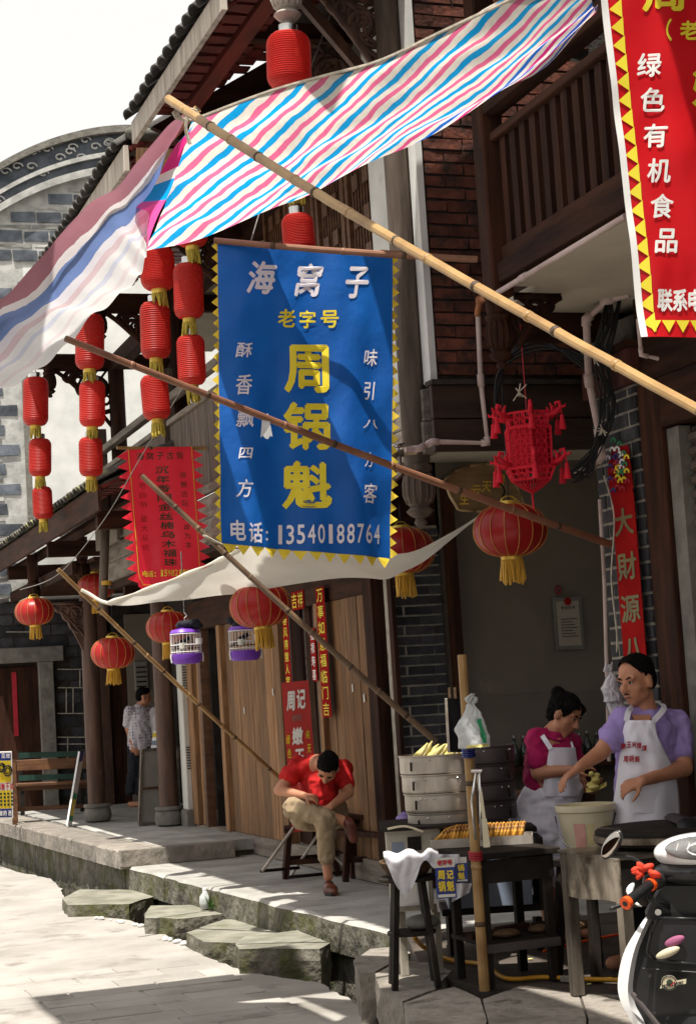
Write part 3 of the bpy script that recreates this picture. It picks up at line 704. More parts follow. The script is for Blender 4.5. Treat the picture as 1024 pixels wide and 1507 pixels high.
# pale pointing lines around the blocks of that wall
mb = MB()
for (a, b) in (((85,985),(132,985)), ((85,1012),(132,1012)), ((85,1050),(132,1050)), ((85,1085),(132,1085)), ((85,1130),(132,1130)), ((10,930),(60,930)), ((85,1095),(132,1095))):
    p, q = P(*a, y=GY-.125), P(*b, y=GY-.125); mb.bar(p, q, .012, .014)
for a, b in (((98,1012),(98,1050)), ((108,1012),(108,1050)), ((100,1085),(100,1130)), ((118,985),(118,1012)), ((126,1050),(126,1085))):
    p, q = P(*a, y=GY-.125), P(*b, y=GY-.125); mb.bar(p, q, .012, .014, (1,0,0))
tag(obj('pointing', mb, M['mortar_l'], lw), kind='stuff')
dr = obj('doorway', MB().box((2.3, GY-.075, RZ), (3.78, GY-.05, 2.38)), M['dwood'], gh)
for i, x in enumerate((2.5, 2.86, 3.2, 3.50)): obj('door_leaf', MB().box((x, GY-.11, RZ), (x+.30, GY-.078, 2.36)), M['dwood'], dr)
obj('stone_jamb', MB().box((3.78, GY-.2, RZ-.02), (3.98, GY-.0, 2.42)), M['clay'], gh, bevel=.01)
obj('stone_lintel', MB().box((2.3, GY-.22, 2.42), (4.12, GY-.0, 2.62)), M['clay'], gh, bevel=.01)
cp = obj('door_couplet', MB().box((3.43, GY-.125, 1.45), (3.49, GY-.112, 2.30)), M['red_d'], gh)
# entrance passage beside the brick panel
ps_ = obj('passage_door', MB().box((4.74, GY-.09, RZ), (4.98, GY-.055, 2.6)), M['dwood'], gh)
obj('passage_post', MB().box((4.62, GY-.16, RZ), (4.73, GY-.05, 3.2)), M['colwood'], gh)
obj('plaster_pier', MB().box((4.99, GY-.14, RZ), (5.9, GY-.05, 3.0)), M['plaster_w'], gh)
mbx = obj('meter_box', MB().box((5.08, GY-.2, 1.95), (5.26, GY-.142, 2.35)), M['slate'], gh, bevel=.008)
mb = MB()
for i in range(5): mb.box((5.10, GY-.206, 2.0+i*.065), (5.24, GY-.202, 2.02+i*.065))
obj('louvre', mb, M['black'], mbx)

# ================================================================ LOW EAVE HOUSE (far part of the row)
fh = thing('low_eave_house', (3.8, 20, 0), 'dark timber porch with low mossy tiled eave on two round brown columns', 'house')
tiled_roof(fh, 3.0, 15.15, 23.8, 3.66, .42, 2.2, M['tile'], M['tile_moss'], .20, .17, .13, M['dwood_y'])
for i, (x, y, z) in enumerate(((3.42, 15.6, 3.5), (3.42, 18.3, 3.5), (3.42, 21.2, 3.5))):
    obj('tie_beam', MB().box((3.05, y-.05, z-.16), (4.6, y+.05, z)), M['dwood_x'], fh)
obj('purlin', MB().tube([(3.45, 15.2, 3.62), (3.45, 23.7, 3.62)], .06, 10), M['dwood_y'], fh)
obj('porch_ceiling', MB().box((3.55, 18.4, 3.30), (5.9, 23.95, 3.34)), M['dwood_y'], fh)
obj('light_panel', MB().box((3.5, 16.9, 3.36), (3.53, 18.0, 3.6)), M['plaster_w'], fh); obj('light_panel', MB().box((3.5, 15.7, 3.36), (3.53, 16.6, 3.6)), M['plaster_w'], fh)
def column(par, x, y, z0, z1, r):
    c = obj('column', MB().tube([(x, y, z0+.2), (x, y, z0+(z1-z0)*.5), (x, y, z1)], [r, r*.97, r*.9], 18), M['colwood'], par, smooth='angle')
    obj('stone_base', MB().lathe([(r*1.05,0),(r*1.45,.02),(r*1.55,.08),(r*1.45,.14),(r*1.3,.16),(r*1.5,.175),(r*1.5,.205),(r*1.1,.21)], (x, y, z0), 18), M['clay'], c, smooth='angle')
column(fh, 3.86, 20.5, RZ, 3.35, .105)
column(fh, 4.33, 18.86, RZ, 3.35, .105)
for x, y in ((3.30, 20.9), (3.52, 18.9)):
    hang_post(fh, x, y, 2.98 if y > 20 else 3.05, 3.6, .065, M['dwood'])
obj('tie_beam', MB().box((3.4, 18.85, 3.2), (3.45, 23.5, 3.34)), M['dwood_y'], fh)
scroll(fh, (3.82, 20.45, 2.98), (-1, 0, 0), (0, 0, 1), .42, M['colwood'], seedv=2)
obj('knee_brace', MB().prism([(3.80, 20.45, 2.35), (3.80, 20.45, 3.0), (3.45, 20.45, 3.0), (3.62, 20.45, 2.75), (3.74, 20.45, 2.5)], (0, .05, 0)), M['colwood'], fh)
# street wall of the far part, with the white down-box
wl = obj('side_wall', MB().box((5.42, 18.7, RZ), (5.5, 23.8, 3.3)), M['mortar_d'], fh)
obj('brick_pier', MB().box((4.60, 18.46, .31), (4.74, 18.80, 2.9)), M['mortar_d'], fh)
masonry(fh, 'brick', (4.60, 18.45, .31), (1,0,0), (0,-1,0), .14, 2.5, .15, .09, .012, M['gbrick'], .03, cap=60)
db = thing('drain_box', (4.50, 18.6, .6), 'tall white rust-streaked metal casing on a stone foot left of the plank wall', 'drainpipe')
obj('casing', MB().box((4.44, 18.49, .62), (4.56, 18.69, 2.35)), mat('white_enamel', (.66,.66,.62), (.5,.49,.44), 3, (2,2,.5), rough=.5, bump=.1, spot=.64, spotc=(.34,.25,.14), spots=3), db, bevel=.012)
for zc in (1.9, 1.05):
    mb = MB()
    for i in range(9): mb.box((4.46, 18.483, zc + i*.028), (4.54, 18.487, zc + i*.028 + .012))
    obj('vent', mb, M['black'], db)
obj('foot', MB().box((4.42, 18.47, .30), (4.60, 18.72, .618)), M['clay'], db, bevel=.01)
# ================================================================ TIMBER HOUSE (plank wall, gallery, upper floor, two tall eaves)
th = thing('timber_house', (4.55, 13, 0), 'two-storey timber house with plank wall, lattice windows, upstairs gallery and tall tiled eaves', 'house')
WX = 4.55
def wy(px): return P(px, 1050, x=WX).y
obj('sill', MB().box((WX-.03, 12.62, .30), (WX+.10, 18.45, .47)), M['gwood'], th, bevel=.006)
obj('header', MB().box((WX-.02, 12.62, 2.50), (WX+.10, 18.45, 2.80)), M['dwood_y'], th)
PH = 2.03
def pw(p0, p1, n, name='plank'):
    ya, yb = wy(p1), wy(p0); planks(th, name, (WX, ya, .472), (0,1,0), (-1,0,0), yb-ya, PH-.002, n, M['plank'])
def post(px0, px1, mt='plank', d=.05, z1=2.5, dx=.05):
    ya, yb = wy(px1), wy(px0); obj('door_post', MB().box((WX-dx, ya, .472), (WX+d, yb, z1)), M[mt], th, bevel=.004)
post(281, 291); pw(291.6, 301, 2); post(301.5, 305, 'bench')
post(331, 336); pw(336.6, 414, 8); post(415, 424, 'plank', .05, 2.5, .055)
pw(484, 554, 7); post(478, 483.4); post(555, 568, 'dwood', .06, 2.9, .06)
# dark rooms behind the two openings (opening 305-331 and 424-478)
obj('room', MB().box((WX+.12, 12.7, .3), (WX+1.8, 18.6, .34)), M['dwood_y'], th)
obj('back_wall', MB().box((WX+1.6, 12.7, .34), (WX+1.66, 18.6, 2.9)), M['dwood'], th)
obj('door_leaf', MB().box((WX+.05, wy(305.5)-.03, .475), (WX+.9, wy(305.5), 2.498)), M['iron'], th)  # near-black colour puts in the shade of the open doorway
for a, b in ((426, 441), (448, 455), (466, 477)):
    obj('door_leaf', MB().box((WX+.05, wy(b), .475), (WX+.08, wy(a), 2.498)), M['dwood'], th)
# nails and chips: pale plaster scraps stuck to the planks
for px, py in ((360,1045),(330,1020),(402,1018),(519,1012),(536,1027)):
    p = P(px, py, x=WX-.008); mb = MB()
    mb.add([p+V((0,-.02,-.03)), p+V((0,.015,-.035)), p+V((0,.02,.02)), p+V((0,-.01,.035))], [(0,1,2,3)])
    obj('paper_scrap', MB().prism([p+V((0,-.02,-.03)), p+V((0,.015,-.035)), p+V((0,.02,.02)), p+V((0,-.01,.035))], (-.003,0,0)), M['paper_w'], th)
# couplets on the door posts
def couplet(px0, px1, py0, py1, text, lab, col='yprint', x=WX-.062, mt='couplet', cw=.7):
    a, b = P(px0, py0, x=x), P(px1, py0, x=x); zt = a.z; zb = P((px0+px1)/2, py1, x=x).z
    r = thing('couplet', (x, (a.y+b.y)/2, zb), lab, 'paper couplet')
    mb = MB().box((x-.004, b.y, zb), (x, a.y, zt)); obj('paper', mb, M[mt], r)
    n = len(text); W = a.y-b.y; H = zt-zb
    lettering(r, [(t, .5, (i+.5)/n, cw, .8/n) for i, t in enumerate(text)], M[col], lambda u, v: V((x-.008, a.y - u*W, zt - v*H)), .02)
    return r
couplet(415.5, 424, 905, 1012, '春风得意人家', 'narrow red paper couplet with gold characters left of the far dark doorway')
couplet(456, 463.5, 925, 1003, '福禄寿喜', 'short printed red paper strip between the doorway and the long right couplet', 'wprint2')
couplet(464.5, 477, 866, 1056, '万事如意福临门吉', 'long red and gold paper couplet on the plank wall above the red street sign')
a = P(428, 872, x=WX-.03); b = P(446, 872, x=WX-.03)
r = thing('door_banner', (WX-.03, a.y, a.z-.3), 'square red and gold door-top paper above the doorway under the white awning', 'paper banner')
obj('paper', MB().box((WX-.028, b.y, a.z-.16), (WX-.023, a.y, a.z)), M['couplet'], r)
lettering(r, [('吉', .25, .5, .4, .8), ('祥', .75, .5, .4, .8)], M['yprint'], lambda u, v: V((WX-.032, a.y - u*(a.y-b.y), a.z - v*.16)), .02)
# jetty: upper floor carried out to UX
UX = 3.7
obj('jetty_floor', MB().box((UX+.02, 12.36, 2.98), (4.7, 18.5, 3.05)), M['dwood_x'], th)
for i in range(6):
    y = 12.9 + i*1.0; obj('joist', MB().box((UX+.05, y-.05, 2.86), (4.6, y+.05, 2.978)), M['dwood_x'], th)
obj('belt_beam', MB().box((UX-.03, 9.17, 3.06), (UX+.05, 18.6, 3.245)), M['gwood'], th, bevel=.005)
obj('belt_beam', MB().box((UX-.022, 9.17, 3.25), (UX+.05, 18.6, 3.43)), M['gwood'], th, bevel=.005)
# end wall of the upper floor in red brick, facing the viewer
EY = 9.10
ew = obj('end_wall', MB().box((3.75, EY+.02, 3.46), (7.4, EY+.22, 6.6)), M['mortar_d'], th)
masonry(ew, 'brick', (3.765, EY+.012, 3.50), (1,0,0), (0,-1,0), 2.1, 3.05, .245, .073, .014, M['brick'], .05, cap=300, j=.004, proud=.014, ok=lambda u, z: u < 1.0 or z < 1.2)
eb = obj('box_beam', MB().box((3.72, EY-.02, 3.07), (5.6, EY+.018, 3.42)), M['dwood_x'], th)
for z0, z1 in ((3.055, 3.235), (3.242, 3.43)):
    obj('beam_board', MB().box((3.685, EY-.06, z0), (5.5, EY-.022, z1)), mat('dark_beam_board', (.050,.028,.018), (.026,.015,.011), 5, (.35,3,3), .6, .4), eb, bevel=.004)
obj('transom', MB().box((UX+.06, 12.30, 2.90), (5.0, 12.35, 3.44)), M['dwood_x'], th)
obj('beam_cap', MB().box((3.68, EY-.085, 3.432), (5.5, EY+.018, 3.458)), M['mortar_d'], th)
obj('white_wall_edge', MB().box((3.705, EY-.01, 3.46), (3.745, EY+.1, 6.5)), M['plaster'], th)
obj('white_wall_strip', MB().box((3.735, 9.42, 3.44), (3.80, 9.95, 6.2)), M['plaster'], th)
# facade post in front of the strip, ending in the carved drop
hang_post(th, 3.66, 9.27, 2.66, 6.1, .076, M['gwoodz'])
# upper wall beyond the strip: lattice windows towards the street
uw = obj('upper_wall', MB().box((3.80, 9.96, 3.44), (3.88, 12.9, 4.05)), M['dwood_y'], th)
obj('white_soffit_panel', MB().box((3.86, 9.96, 5.45), (3.90, 12.9, 6.2)), M['plaster_w'], th)
for k in range(4):
    y0 = 9.98 + k*.62; y1 = y0 + .58; z0, z1 = 4.07, 5.42
    wd = obj('window', MB().box((3.90, y0+.04, z0+.02), (3.92, y1-.04, z1-.02)), M['dwood'], th)
    fr = MB(); 
    for a_, b_ in (((3.79, y0, z0), (3.85, y0+.05, z1)), ((3.79, y1-.05, z0), (3.85, y1, z1)), ((3.79, y0+.052, z0), (3.85, y1-.052, z0+.06)), ((3.79, y0+.052, z1-.06), (3.85, y1-.052, z1))): fr.box(a_, b_)
    obj('frame', fr, M['bench'], wd)
    lt = MB(); n = 9
    for i in range(1, n):
        y = y0+.05 + (y1-y0-.1)*i/n; lt.box((3.805, y-.007, z0+.06), (3.82, y+.007, z1-.06))
    for i in range(1, 20):
        z = z0+.06 + (z1-z0-.12)*i/20; lt.box((3.822, y0+.05, z-.006), (3.835, y1-.05, z+.006))
        if i % 4 == 2:
            for q in (.3, .7): lt.box((3.79, y0+.05+(y1-y0-.1)*q-.05, z-.05), (3.803, y0+.05+(y1-y0-.1)*q+.05, z+.05))
    obj('lattice', lt, M['bench'], wd)
# gallery parapet with its rails, posts and boards, Y 13.2 .. 18.5
gp = obj('gallery', MB().box((UX+.06, 13.0, 3.44), (4.6, 18.5, 3.47)), M['dwood_y'], th)
for z0, z1, dx in ((4.42, 4.49, .05), (4.22, 4.27, .04), (3.46, 3.53, .03)):
    obj('rail', MB().box((UX-dx, 13.05, z0), (UX+.03, 18.5, z1)), M['gwood'], gp, bevel=.006)
y = 13.1
while y < 18.4:
    w_ = rnd(.09, .14); obj('board', MB().box((UX-.012, y, 3.532), (UX+.012, min(y+w_-.006, 18.45), 4.218)), M['gwoodz'], gp); y += w_
for y, z1 in ((15.35, 4.75), (18.45, 4.7), (13.1, 4.75)):
    obj('newel_post', MB().box((UX-.06, y-.05, 3.0), (UX+.05, y+.05, z1)), M['gwoodz'], gp, bevel=.006)
# storey posts up to the eave, with carved brackets
for y, zt in ((13.0, 5.7), (15.55, 5.7), (18.3, 5.4)):
    obj('storey_post', MB().tube([(3.86, y, 3.44), (3.86, y, zt)], .085, 14), M['dwood'], th, smooth='angle')
    obj('bracket_beam', MB().box((2.75, y-.045, 5.33), (4.6, y+.045, 5.48)), M['dwood_x'], th)
    hang_post(th, 3.15, y, 5.02, 5.6, .06, M['dwood'])
    scroll(th, (3.80, y, 5.32), (-1, 0, 0), (0, 0, 1), .62, M['dwood'], seedv=int(y*3))
obj('ceiling_beam', MB().box((3.80, 9.2, 5.30), (3.92, 18.4, 5.46)), M['dwood_y'], th)
obj('gallery_back_wall', MB().box((4.62, 13.0, 3.44), (4.68, 15.6, 6.2)), M['dwood'], th)
obj('gallery_back_wall', MB().box((4.62, 15.62, 3.44), (4.68, 16.6, 6.2)), M['dwood'], th)
obj('gallery_ceiling', MB().box((3.93, 13.05, 5.5), (4.9, 18.2, 5.53)), M['soffit'], th)
# hanging post at the first eave that carries the tall lantern string
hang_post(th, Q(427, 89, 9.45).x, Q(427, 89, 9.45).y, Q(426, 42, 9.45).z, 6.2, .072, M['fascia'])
obj('bracket_beam', MB().box((2.75, 10.25, 5.86), (3.8, 10.33, 5.98)), M['dwood_x'], th)
scroll(th, (3.78, 10.22, 5.85), (-1, 0, 0), (0, 0, 1), .55, M['colwood'], seedv=11, dens=6)
scroll(th, (3.66, 9.30, 5.72), (-1, 0, .25), (0, 0, 1), .5, M['colwood'], seedv=21, dens=6)
obj('diagonal_brace', MB().bar((3.70, 9.5, 5.25), (3.1, 9.5, 5.95), .05, .06), M['colwood'], th)
obj('soffit_panel', MB().prism([(3.35, 10.4, 5.72), (3.78, 10.4, 5.72), (3.78, 10.4, 6.25), (3.35, 10.4, 6.05)], (0, .02, 0)), M['plaster_w'], th)
# eaves
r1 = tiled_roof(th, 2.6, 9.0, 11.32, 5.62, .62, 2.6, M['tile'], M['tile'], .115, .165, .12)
obj('red_purlin', MB().box((2.90, 8.9, 5.68), (3.00, 11.3, 5.81)), M['redwood'], th)
obj('gable_board', MB().prism([(2.7, 11.25, 5.60), (5.1, 11.25, 7.05), (5.1, 11.25, 5.1), (3.5, 11.25, 5.2), (3.1, 11.25, 5.42)], (0, .06, 0)), M['dwood_x'], th)
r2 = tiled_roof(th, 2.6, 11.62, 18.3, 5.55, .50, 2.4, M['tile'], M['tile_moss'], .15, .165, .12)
obj('eave_purlin', MB().tube([(3.15, 11.7, 5.62), (3.15, 18.2, 5.62)], .06, 10), M['dwood_y'], th)
rock(th, 'ridge_end', V((2.72, 11.60, 5.66)), (.12, .07, .05), M['tile_moss'], .03, 8, 2)
obj('eave_end_block', MB().box((2.66, 11.55, 5.36), (3.3, 11.61, 5.55)), M['plank'], th)

# ================================================================ COOKING SHOP (balcony over it, pillar, shutter, inner walls)
obj('upper_roof', MB().prism([(2.72, 8.70, 5.98), (7.5, 8.70, 8.2), (7.5, 8.70, 8.1), (2.72, 8.70, 5.88)], (0, -13, 0)), M['tile'], th)
sh = thing('shophouse', (4.6, 8.3, 0), 'near shophouse with a dark slatted balcony above an open-fronted cooking shop', 'house')
IY = 12.3
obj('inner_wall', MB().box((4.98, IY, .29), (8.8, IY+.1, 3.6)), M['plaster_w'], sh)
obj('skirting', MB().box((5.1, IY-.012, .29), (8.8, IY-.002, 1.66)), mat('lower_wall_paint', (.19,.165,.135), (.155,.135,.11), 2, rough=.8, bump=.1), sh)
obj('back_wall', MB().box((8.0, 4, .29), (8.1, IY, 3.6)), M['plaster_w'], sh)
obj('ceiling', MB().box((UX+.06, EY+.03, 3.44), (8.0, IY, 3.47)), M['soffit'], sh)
obj('front_closure', MB().box((5.15, 2.6, .3), (5.15+.05, 8.5, 3.7)), M['dwood'], sh)
bw = obj('grey_end_wall', MB().box((4.56, IY-.02, .3), (4.97, IY+.1, 2.96)), M['mortar_l'], sh)
masonry(bw, 'brick', (4.56, IY-.03, .3), (1,0,0), (0,-1,0), .41, 2.65, .225, .074, .014, M['gbrick'], .03, cap=200, j=.002, proud=.003)
for x in (4.54, 5.0):
    obj('wall_post', MB().box((x-.012 if x < 4.6 else x, IY-.14, .3), (x+.075 if x > 4.6 else x+.02, IY-.055, 3.3)), M['dwood'], sh)
# balcony on plane UX, from Y 8.1 towards the viewer
bl = obj('balcony', MB().box((UX+.02, 2.6, 3.80), (6.0, 8.15, 3.86)).box((3.95, 8.152, 3.80), (6.0, 8.62, 3.86)), M['dwood_x'], sh)
obj('soffit', MB().box((UX+.06, 2.6, 3.755), (6.0, 8.05, 3.795)).box((3.93, 8.052, 3.755), (6.0, 8.62, 3.795)), M['soffit'], bl)
obj('balcony_back_beam', MB().box((3.93, 8.622, 3.60), (6.0, 8.70, 3.86)), M['dwood_x'], sh)
for z0, z1, dx in ((3.76, 3.865, .03), (3.87, 3.95, .0), (4.64, 4.73, .05), (4.50, 4.545, .02)):
    obj('rail', MB().box((UX-dx, 2.6, z0), (UX+.06, 8.02, z1)), M['dwood_y'], bl, bevel=.006)
y = 2.75
while y < 7.98:
    obj('baluster', MB().box((UX+.012, y-.032, 3.952), (UX+.04, y+.032, 4.498)), M['dwood'], bl); y += .118
obj('top_rail', MB().box((UX-.045, 2.6, 4.80), (UX+.07, 8.0, 4.87)), M['gwood'], bl, bevel=.01)
obj('rear_shade', MB().box((5.2, 2.6, 3.87), (5.25, 9.05, 6.6)), M['dwood_y'], sh)
obj('balcony_end_post', MB().box((UX-.055, 8.03, 3.70), (UX+.065, 8.16, 6.3)), M['dwood'], sh, bevel=.01)
hang_post(sh, UX+.05, 8.22, 3.36, 3.9, .062, M['dwood'])
scroll(sh, (UX+.14, 8.2, 3.74), (1, 0, 0), (0, 0, 1), .26, M['dwood'], seedv=5, dens=3)
obj('rust_bar', MB().tube([P(560, 372, y=9.0), P(700, 382, y=9.0)], .018, 8), M['rust'], sh, smooth=True)
# pillar: brick with pale joints, two visible faces
PX = WX; PY0, PY1 = 8.30, 8.82; PZ = 3.30
pil = obj('pillar', MB().box((PX+.012, PY0+.012, .3), (PX+.55, PY1, PZ)), M['mortar_l'], sh)
masonry(pil, 'brick', (PX+.006, PY1, .3), (0,-1,0), (-1,0,0), PY1-PY0, PZ-.3, .21, .082, .016, M['gbrick'], .03, cap=200, j=.002, proud=.003)
masonry(pil, 'brick', (PX, PY0+.006, .3), (1,0,0), (0,-1,0), .5, PZ-.3, .21, .082, .016, M['gbrick'], .03, cap=96, j=.002, proud=.003)
obj('pillar_cap', MB().box((PX-.03, PY0-.03, PZ), (PX+.6, PY1+.03, PZ+.19)), mat('dark_red_cap', (.10,.025,.02), (.05,.018,.015), 5, rough=.8, bump=.4), pil)
obj('cap_plate', MB().box((PX-.06, PY0-.06, PZ+.192), (PX+.6, PY1+.05, PZ+.225)), M['dwood'], pil)
obj('concrete_bracket', MB().prism([(PX-.02, PY0+.05, PZ+.23), (PX-.02, PY0+.05, PZ+.36), (PX+.22, PY0+.05, 3.754), (PX+.6, PY0+.05, 3.754), (PX+.6, PY0+.05, PZ+.23)], (0, .5, 0)), M['clay'], sh)
# shutter front beyond the pillar
obj('shutter_post', MB().box((PX+.0, 8.06, .3), (PX+.12, 8.285, 3.28)), M['dwood'], sh, bevel=.008)
obj('shutter_head', MB().box((PX+.0, 2.6, 3.02), (PX+.12, 8.05, 3.28)), M['dwood_y'], sh)
obj('guide_rail', MB().box((PX+.03, 7.93, .3), (PX+.10, 8.05, 3.01)), M['clay'], sh)
rs = obj('roller_shutter', MB().box((PX+.10, 2.6, .3), (PX+.12, 7.92, 3.0)), M['steel'], sh)
for i in range(36):
    z = .32 + i*.074
    obj('slat', MB().prism([(PX+.099, 2.6, z), (PX+.070, 2.6, z+.02), (PX+.070, 2.6, z+.05), (PX+.099, 2.6, z+.072)], (0, 5.31, 0)), M['gwoodz'], rs)
obj('upper_boarding', MB().box((PX+.02, 2.6, 3.29), (PX+.1, 8.28, 3.75)), M['dwood_y'], sh)
# pipes
def pipe(lab, pts, r, mt, fit=True, name='water_pipe', cat='pipe'):
    root = thing(name, pts[0], lab, cat)
    obj('pipe_run', MB().tube(pts, r, 10), mt, root, smooth='angle')
    if fit:
        for i in range(1, len(pts)-1):
            a, b, c = V(pts[i-1]), V(pts[i]), V(pts[i+1])
            obj('elbow', MB().tube([b + (a-b).normalized()*.035, b, b + (c-b).normalized()*.035], r*1.35, 10), mt, root, smooth=True)
    return root
pa = [P(920, 318, x=UX-.06), P(770, 408, x=UX-.06), P(728, 433, x=UX-.06)]
pipe('white pipe running up along the underside of the slatted balcony', pa, .014, M['pvc'])
pipe('rusty orange elbow pipe at the balcony end above the white drop pipe', [P(728, 433, x=UX-.06), P(706, 441, y=8.3), P(702, 462, y=8.6)], .017, M['rust'])
pipe('thin white water pipe dropping down the dark beam and turning left to the tap', [P(703, 464, y=EY-.12), P(707, 560, y=EY-.12), P(717, 652, y=EY-.12), P(636, 650, y=EY-.12), P(617, 660, y=EY-.14), P(596, 662, y=EY-.16)], .015, M['pvc'])
tp = thing('tap_valve', P(588, 668, y=9.0), 'old metal tap assembly on the carved post left of the pipe', 'tap')
c = P(586, 668, y=9.0)
obj('valve_body', MB().tube([c+V((-.09,0,-.02)), c, c+V((.05,0,.01))], .022, 10).tube([c, c+V((0,0,-.12)), c+V((-.05,0,-.15))], .018, 8), M['steel'], tp, smooth='angle')
obj('handle', MB().tube([c+V((-.04,0,.04)), c+V((.04,0,.05))], .012, 8).tube([c, c+V((0,0,.05))], .008, 6), M['silver'], tp, smooth=True)
obj('joint_tape', MB().tube([P(594, 664, y=8.98), P(612, 662, y=8.98)], .026, 10), mat('tape', (.55,.45,.30), None, 9), tp)
pipe('thick grey drain pipe beside the cable bundle on the corner above the couplet pillar', [P(925, 432, y=8.2), P(893, 442, y=8.3), P(862, 470, y=8.4), P(866, 560, y=8.5), P(882, 640, y=8.55), P(884, 672, y=8.55), P(866, 690, y=8.6), P(846, 700, y=8.65)], .021, M['pvc'])
pipe('thin white conduit running down the left side of the grey brick pillar', [P(882, 735, x=PX-.03), P(889, 860, x=PX-.03), P(896, 1120, x=PX-.03)], .011, M['pvc'], fit=False)
cb = thing('cable_bundle', P(870, 520, y=8.4), 'tangled bundle of black cables sagging beside the drain pipe under the balcony', 'cables')
st = random.Random(3)
for k in range(13):
    o_ = [st.uniform(-12, 12) for _ in range(6)]
    pts = curve([P(905+o_[0], 425+o_[1]*.5, y=8.3), P(895+o_[1], 470+o_[2], y=8.3), P(885+o_[2], 530, y=8.35), P(893+o_[3], 590, y=8.4), P(885+o_[4]*.7, 640, y=8.45), P(858+o_[5], 690+o_[0], y=8.5), P(835+o_[1], 700+o_[2], y=8.55)], 5)
    obj('cable', MB().tube(pts, st.uniform(.004, .008), 5), M['cable'], cb, smooth=True)
for k in range(4):
    pts = curve([P(728, 600, y=8.9), P(735+k*4, 545-k*6, y=8.9), P(790, 515-k*6, y=8.8), P(850, 520+k*5, y=8.6), P(880, 560, y=8.5)], 6)
    obj('cable', MB().tube(pts, .008, 5), M['cable'], cb, smooth=True)
for px, py in ((763, 577), (872, 523), (886, 632)):
    mb = MB(); c = P(px, py, y=8.25)
    for q in range(5): mb.tube([c + V((st.uniform(-.05,.05), 0, st.uniform(-.05,.05))), c, c+V((st.uniform(-.05,.05), -.01, st.uniform(-.06,.02)))], .0035, 4)
    obj('tie', mb, M['rope'], cb)
rope(None, curve([P(888, 700, x=PX-.04), P(903, 760, x=PX-.04), P(899, 850, x=PX-.04), P(907, 930, x=PX-.04), P(907, 960, x=PX-.04)], 6), .005, M['rope'], 'hanging_cord', 'thin looped cord hanging down the grey brick pillar beside the couplet')
# pillar couplet with fish panel
x = PX-.034
def cf(px, py): return P(px, py, x=x)
cz = lambda py: cf(917, py).z
ya, yb = cf(905, 800).y, cf(938, 800).y
yb = max(yb, PY0+.02)
cr_ = thing('pillar_couplet', (x, (ya+yb)/2, cz(985)), 'tall red couplet with olive characters under a painted fish on the grey brick pillar', 'paper couplet')
zt, zb_ = cz(716), cz(990); W_ = ya-yb
prof = [(x, yb, zb_), (x, ya, zb_), (x, ya, zt-.06)] + [(x, (ya+yb)/2 + math.cos(a)*W_/2, zt-.06+math.sin(a)*.08) for a in [math.pi*k/8 for k in range(1, 8)]] + [(x, yb, zt-.06)]
obj('paper', MB().prism(prof, (-.004, 0, 0)), M['couplet'], cr_)
lettering(cr_, [(t, .5, cy, .86, .15) for t, cy in (('大', .19), ('財', .43), ('源', .66), ('八', .89))], M['olive'], lambda u, v: V((x-.008, ya-u*W_, zt-v*(zt-zb_))), .035, 0)
fz0, fz1 = cz(722), cz(652)
fi = obj('fish_panel', MB().prism([(x+.001, ya+.01, fz0-.06), (x+.001, ya+.02, fz1-.1), (x+.001, ya-W_*.3, fz1), (x+.001, yb+.02, fz1-.02), (x+.001, yb, fz0)], (-.004, 0, 0)), M['couplet'], cr_)
cy_, czz = (ya+yb)/2, (fz0+fz1)/2
for k in range(34):
    a = k*2.4; r_ = .02 + .0040*k; yy = cy_ + math.cos(a)*r_*.85; zz = czz + math.sin(a)*r_*1.0; mt = [M['yprint'], M['signblue'], M['greenbit'], M['red_d'], M['wprint2']][k % 5]
    yy = min(max(yy, yb+.015), ya-.015)
    pts = [V((x-.008-.0004*k, yy+math.cos(t)*.024, zz+math.sin(t)*.017)) for t in [i*.5 for i in range(8)]]
    obj('fish_scale', MB().tube(pts, .0062, 5), mt, fi)
obj('fish_eye', MB().ell((x-.012, cy_-.02, czz+.07), (.004, .022, .02)), M['wprint2'], fi, smooth=True)
obj('fish_pupil', MB().ell((x-.017, cy_-.02, czz+.07), (.004, .010, .010)), M['black'], fi, smooth=True)
# certificate and knot on the inner wall
def wallp(px, py, y=IY-.02): return P(px, py, y=y)
a, b = wallp(812, 880), wallp(859, 955)
ce = thing('certificate', (a.x, IY, b.z), 'pale framed certificate hanging on the cream inner wall of the shop', 'certificate')
obj('frame', MB().box((a.x, IY-.03, b.z), (b.x, IY-.014, a.z)), M['slate'], ce)
obj('sheet', MB().box((a.x+.025, IY-.034, b.z+.03), (b.x-.025, IY-.031, a.z-.03)), mat('certificate_paper', (.46,.42,.35), (.40,.36,.30), 4, rough=.8, bump=0), ce)
mb = MB()
for i in range(7): mb.box((a.x+.05, IY-.038, b.z+.10+i*.022), (b.x-.05-(i % 3)*.02, IY-.036, b.z+.105+i*.022))
obj('lettering', mb, M['gprint'], ce)
lettering(ce, [('营', .2, .5, .14, .8), ('业', .4, .5, .14, .8), ('执', .6, .5, .14, .8), ('照', .8, .5, .14, .8)], M['gprint'], lambda u, v: V((a.x+.04+u*(b.x-a.x-.08), IY-.038, a.z-.065-v*.03)), .02)
c = wallp(821, 868)
kn = thing('knot_ornament', c, 'small red knot charm on the wall just above the certificate', 'ornament')
obj('knot', MB().tube([c+V((math.sin(t)*.02, 0, math.cos(t)*.03)) for t in [i*.7 for i in range(10)]], .006, 5), M['red_d'], kn); obj('disc', MB().ell(wallp(835, 885, IY-.045), (.03, .006, .03)), M['couplet'], kn, smooth=True)
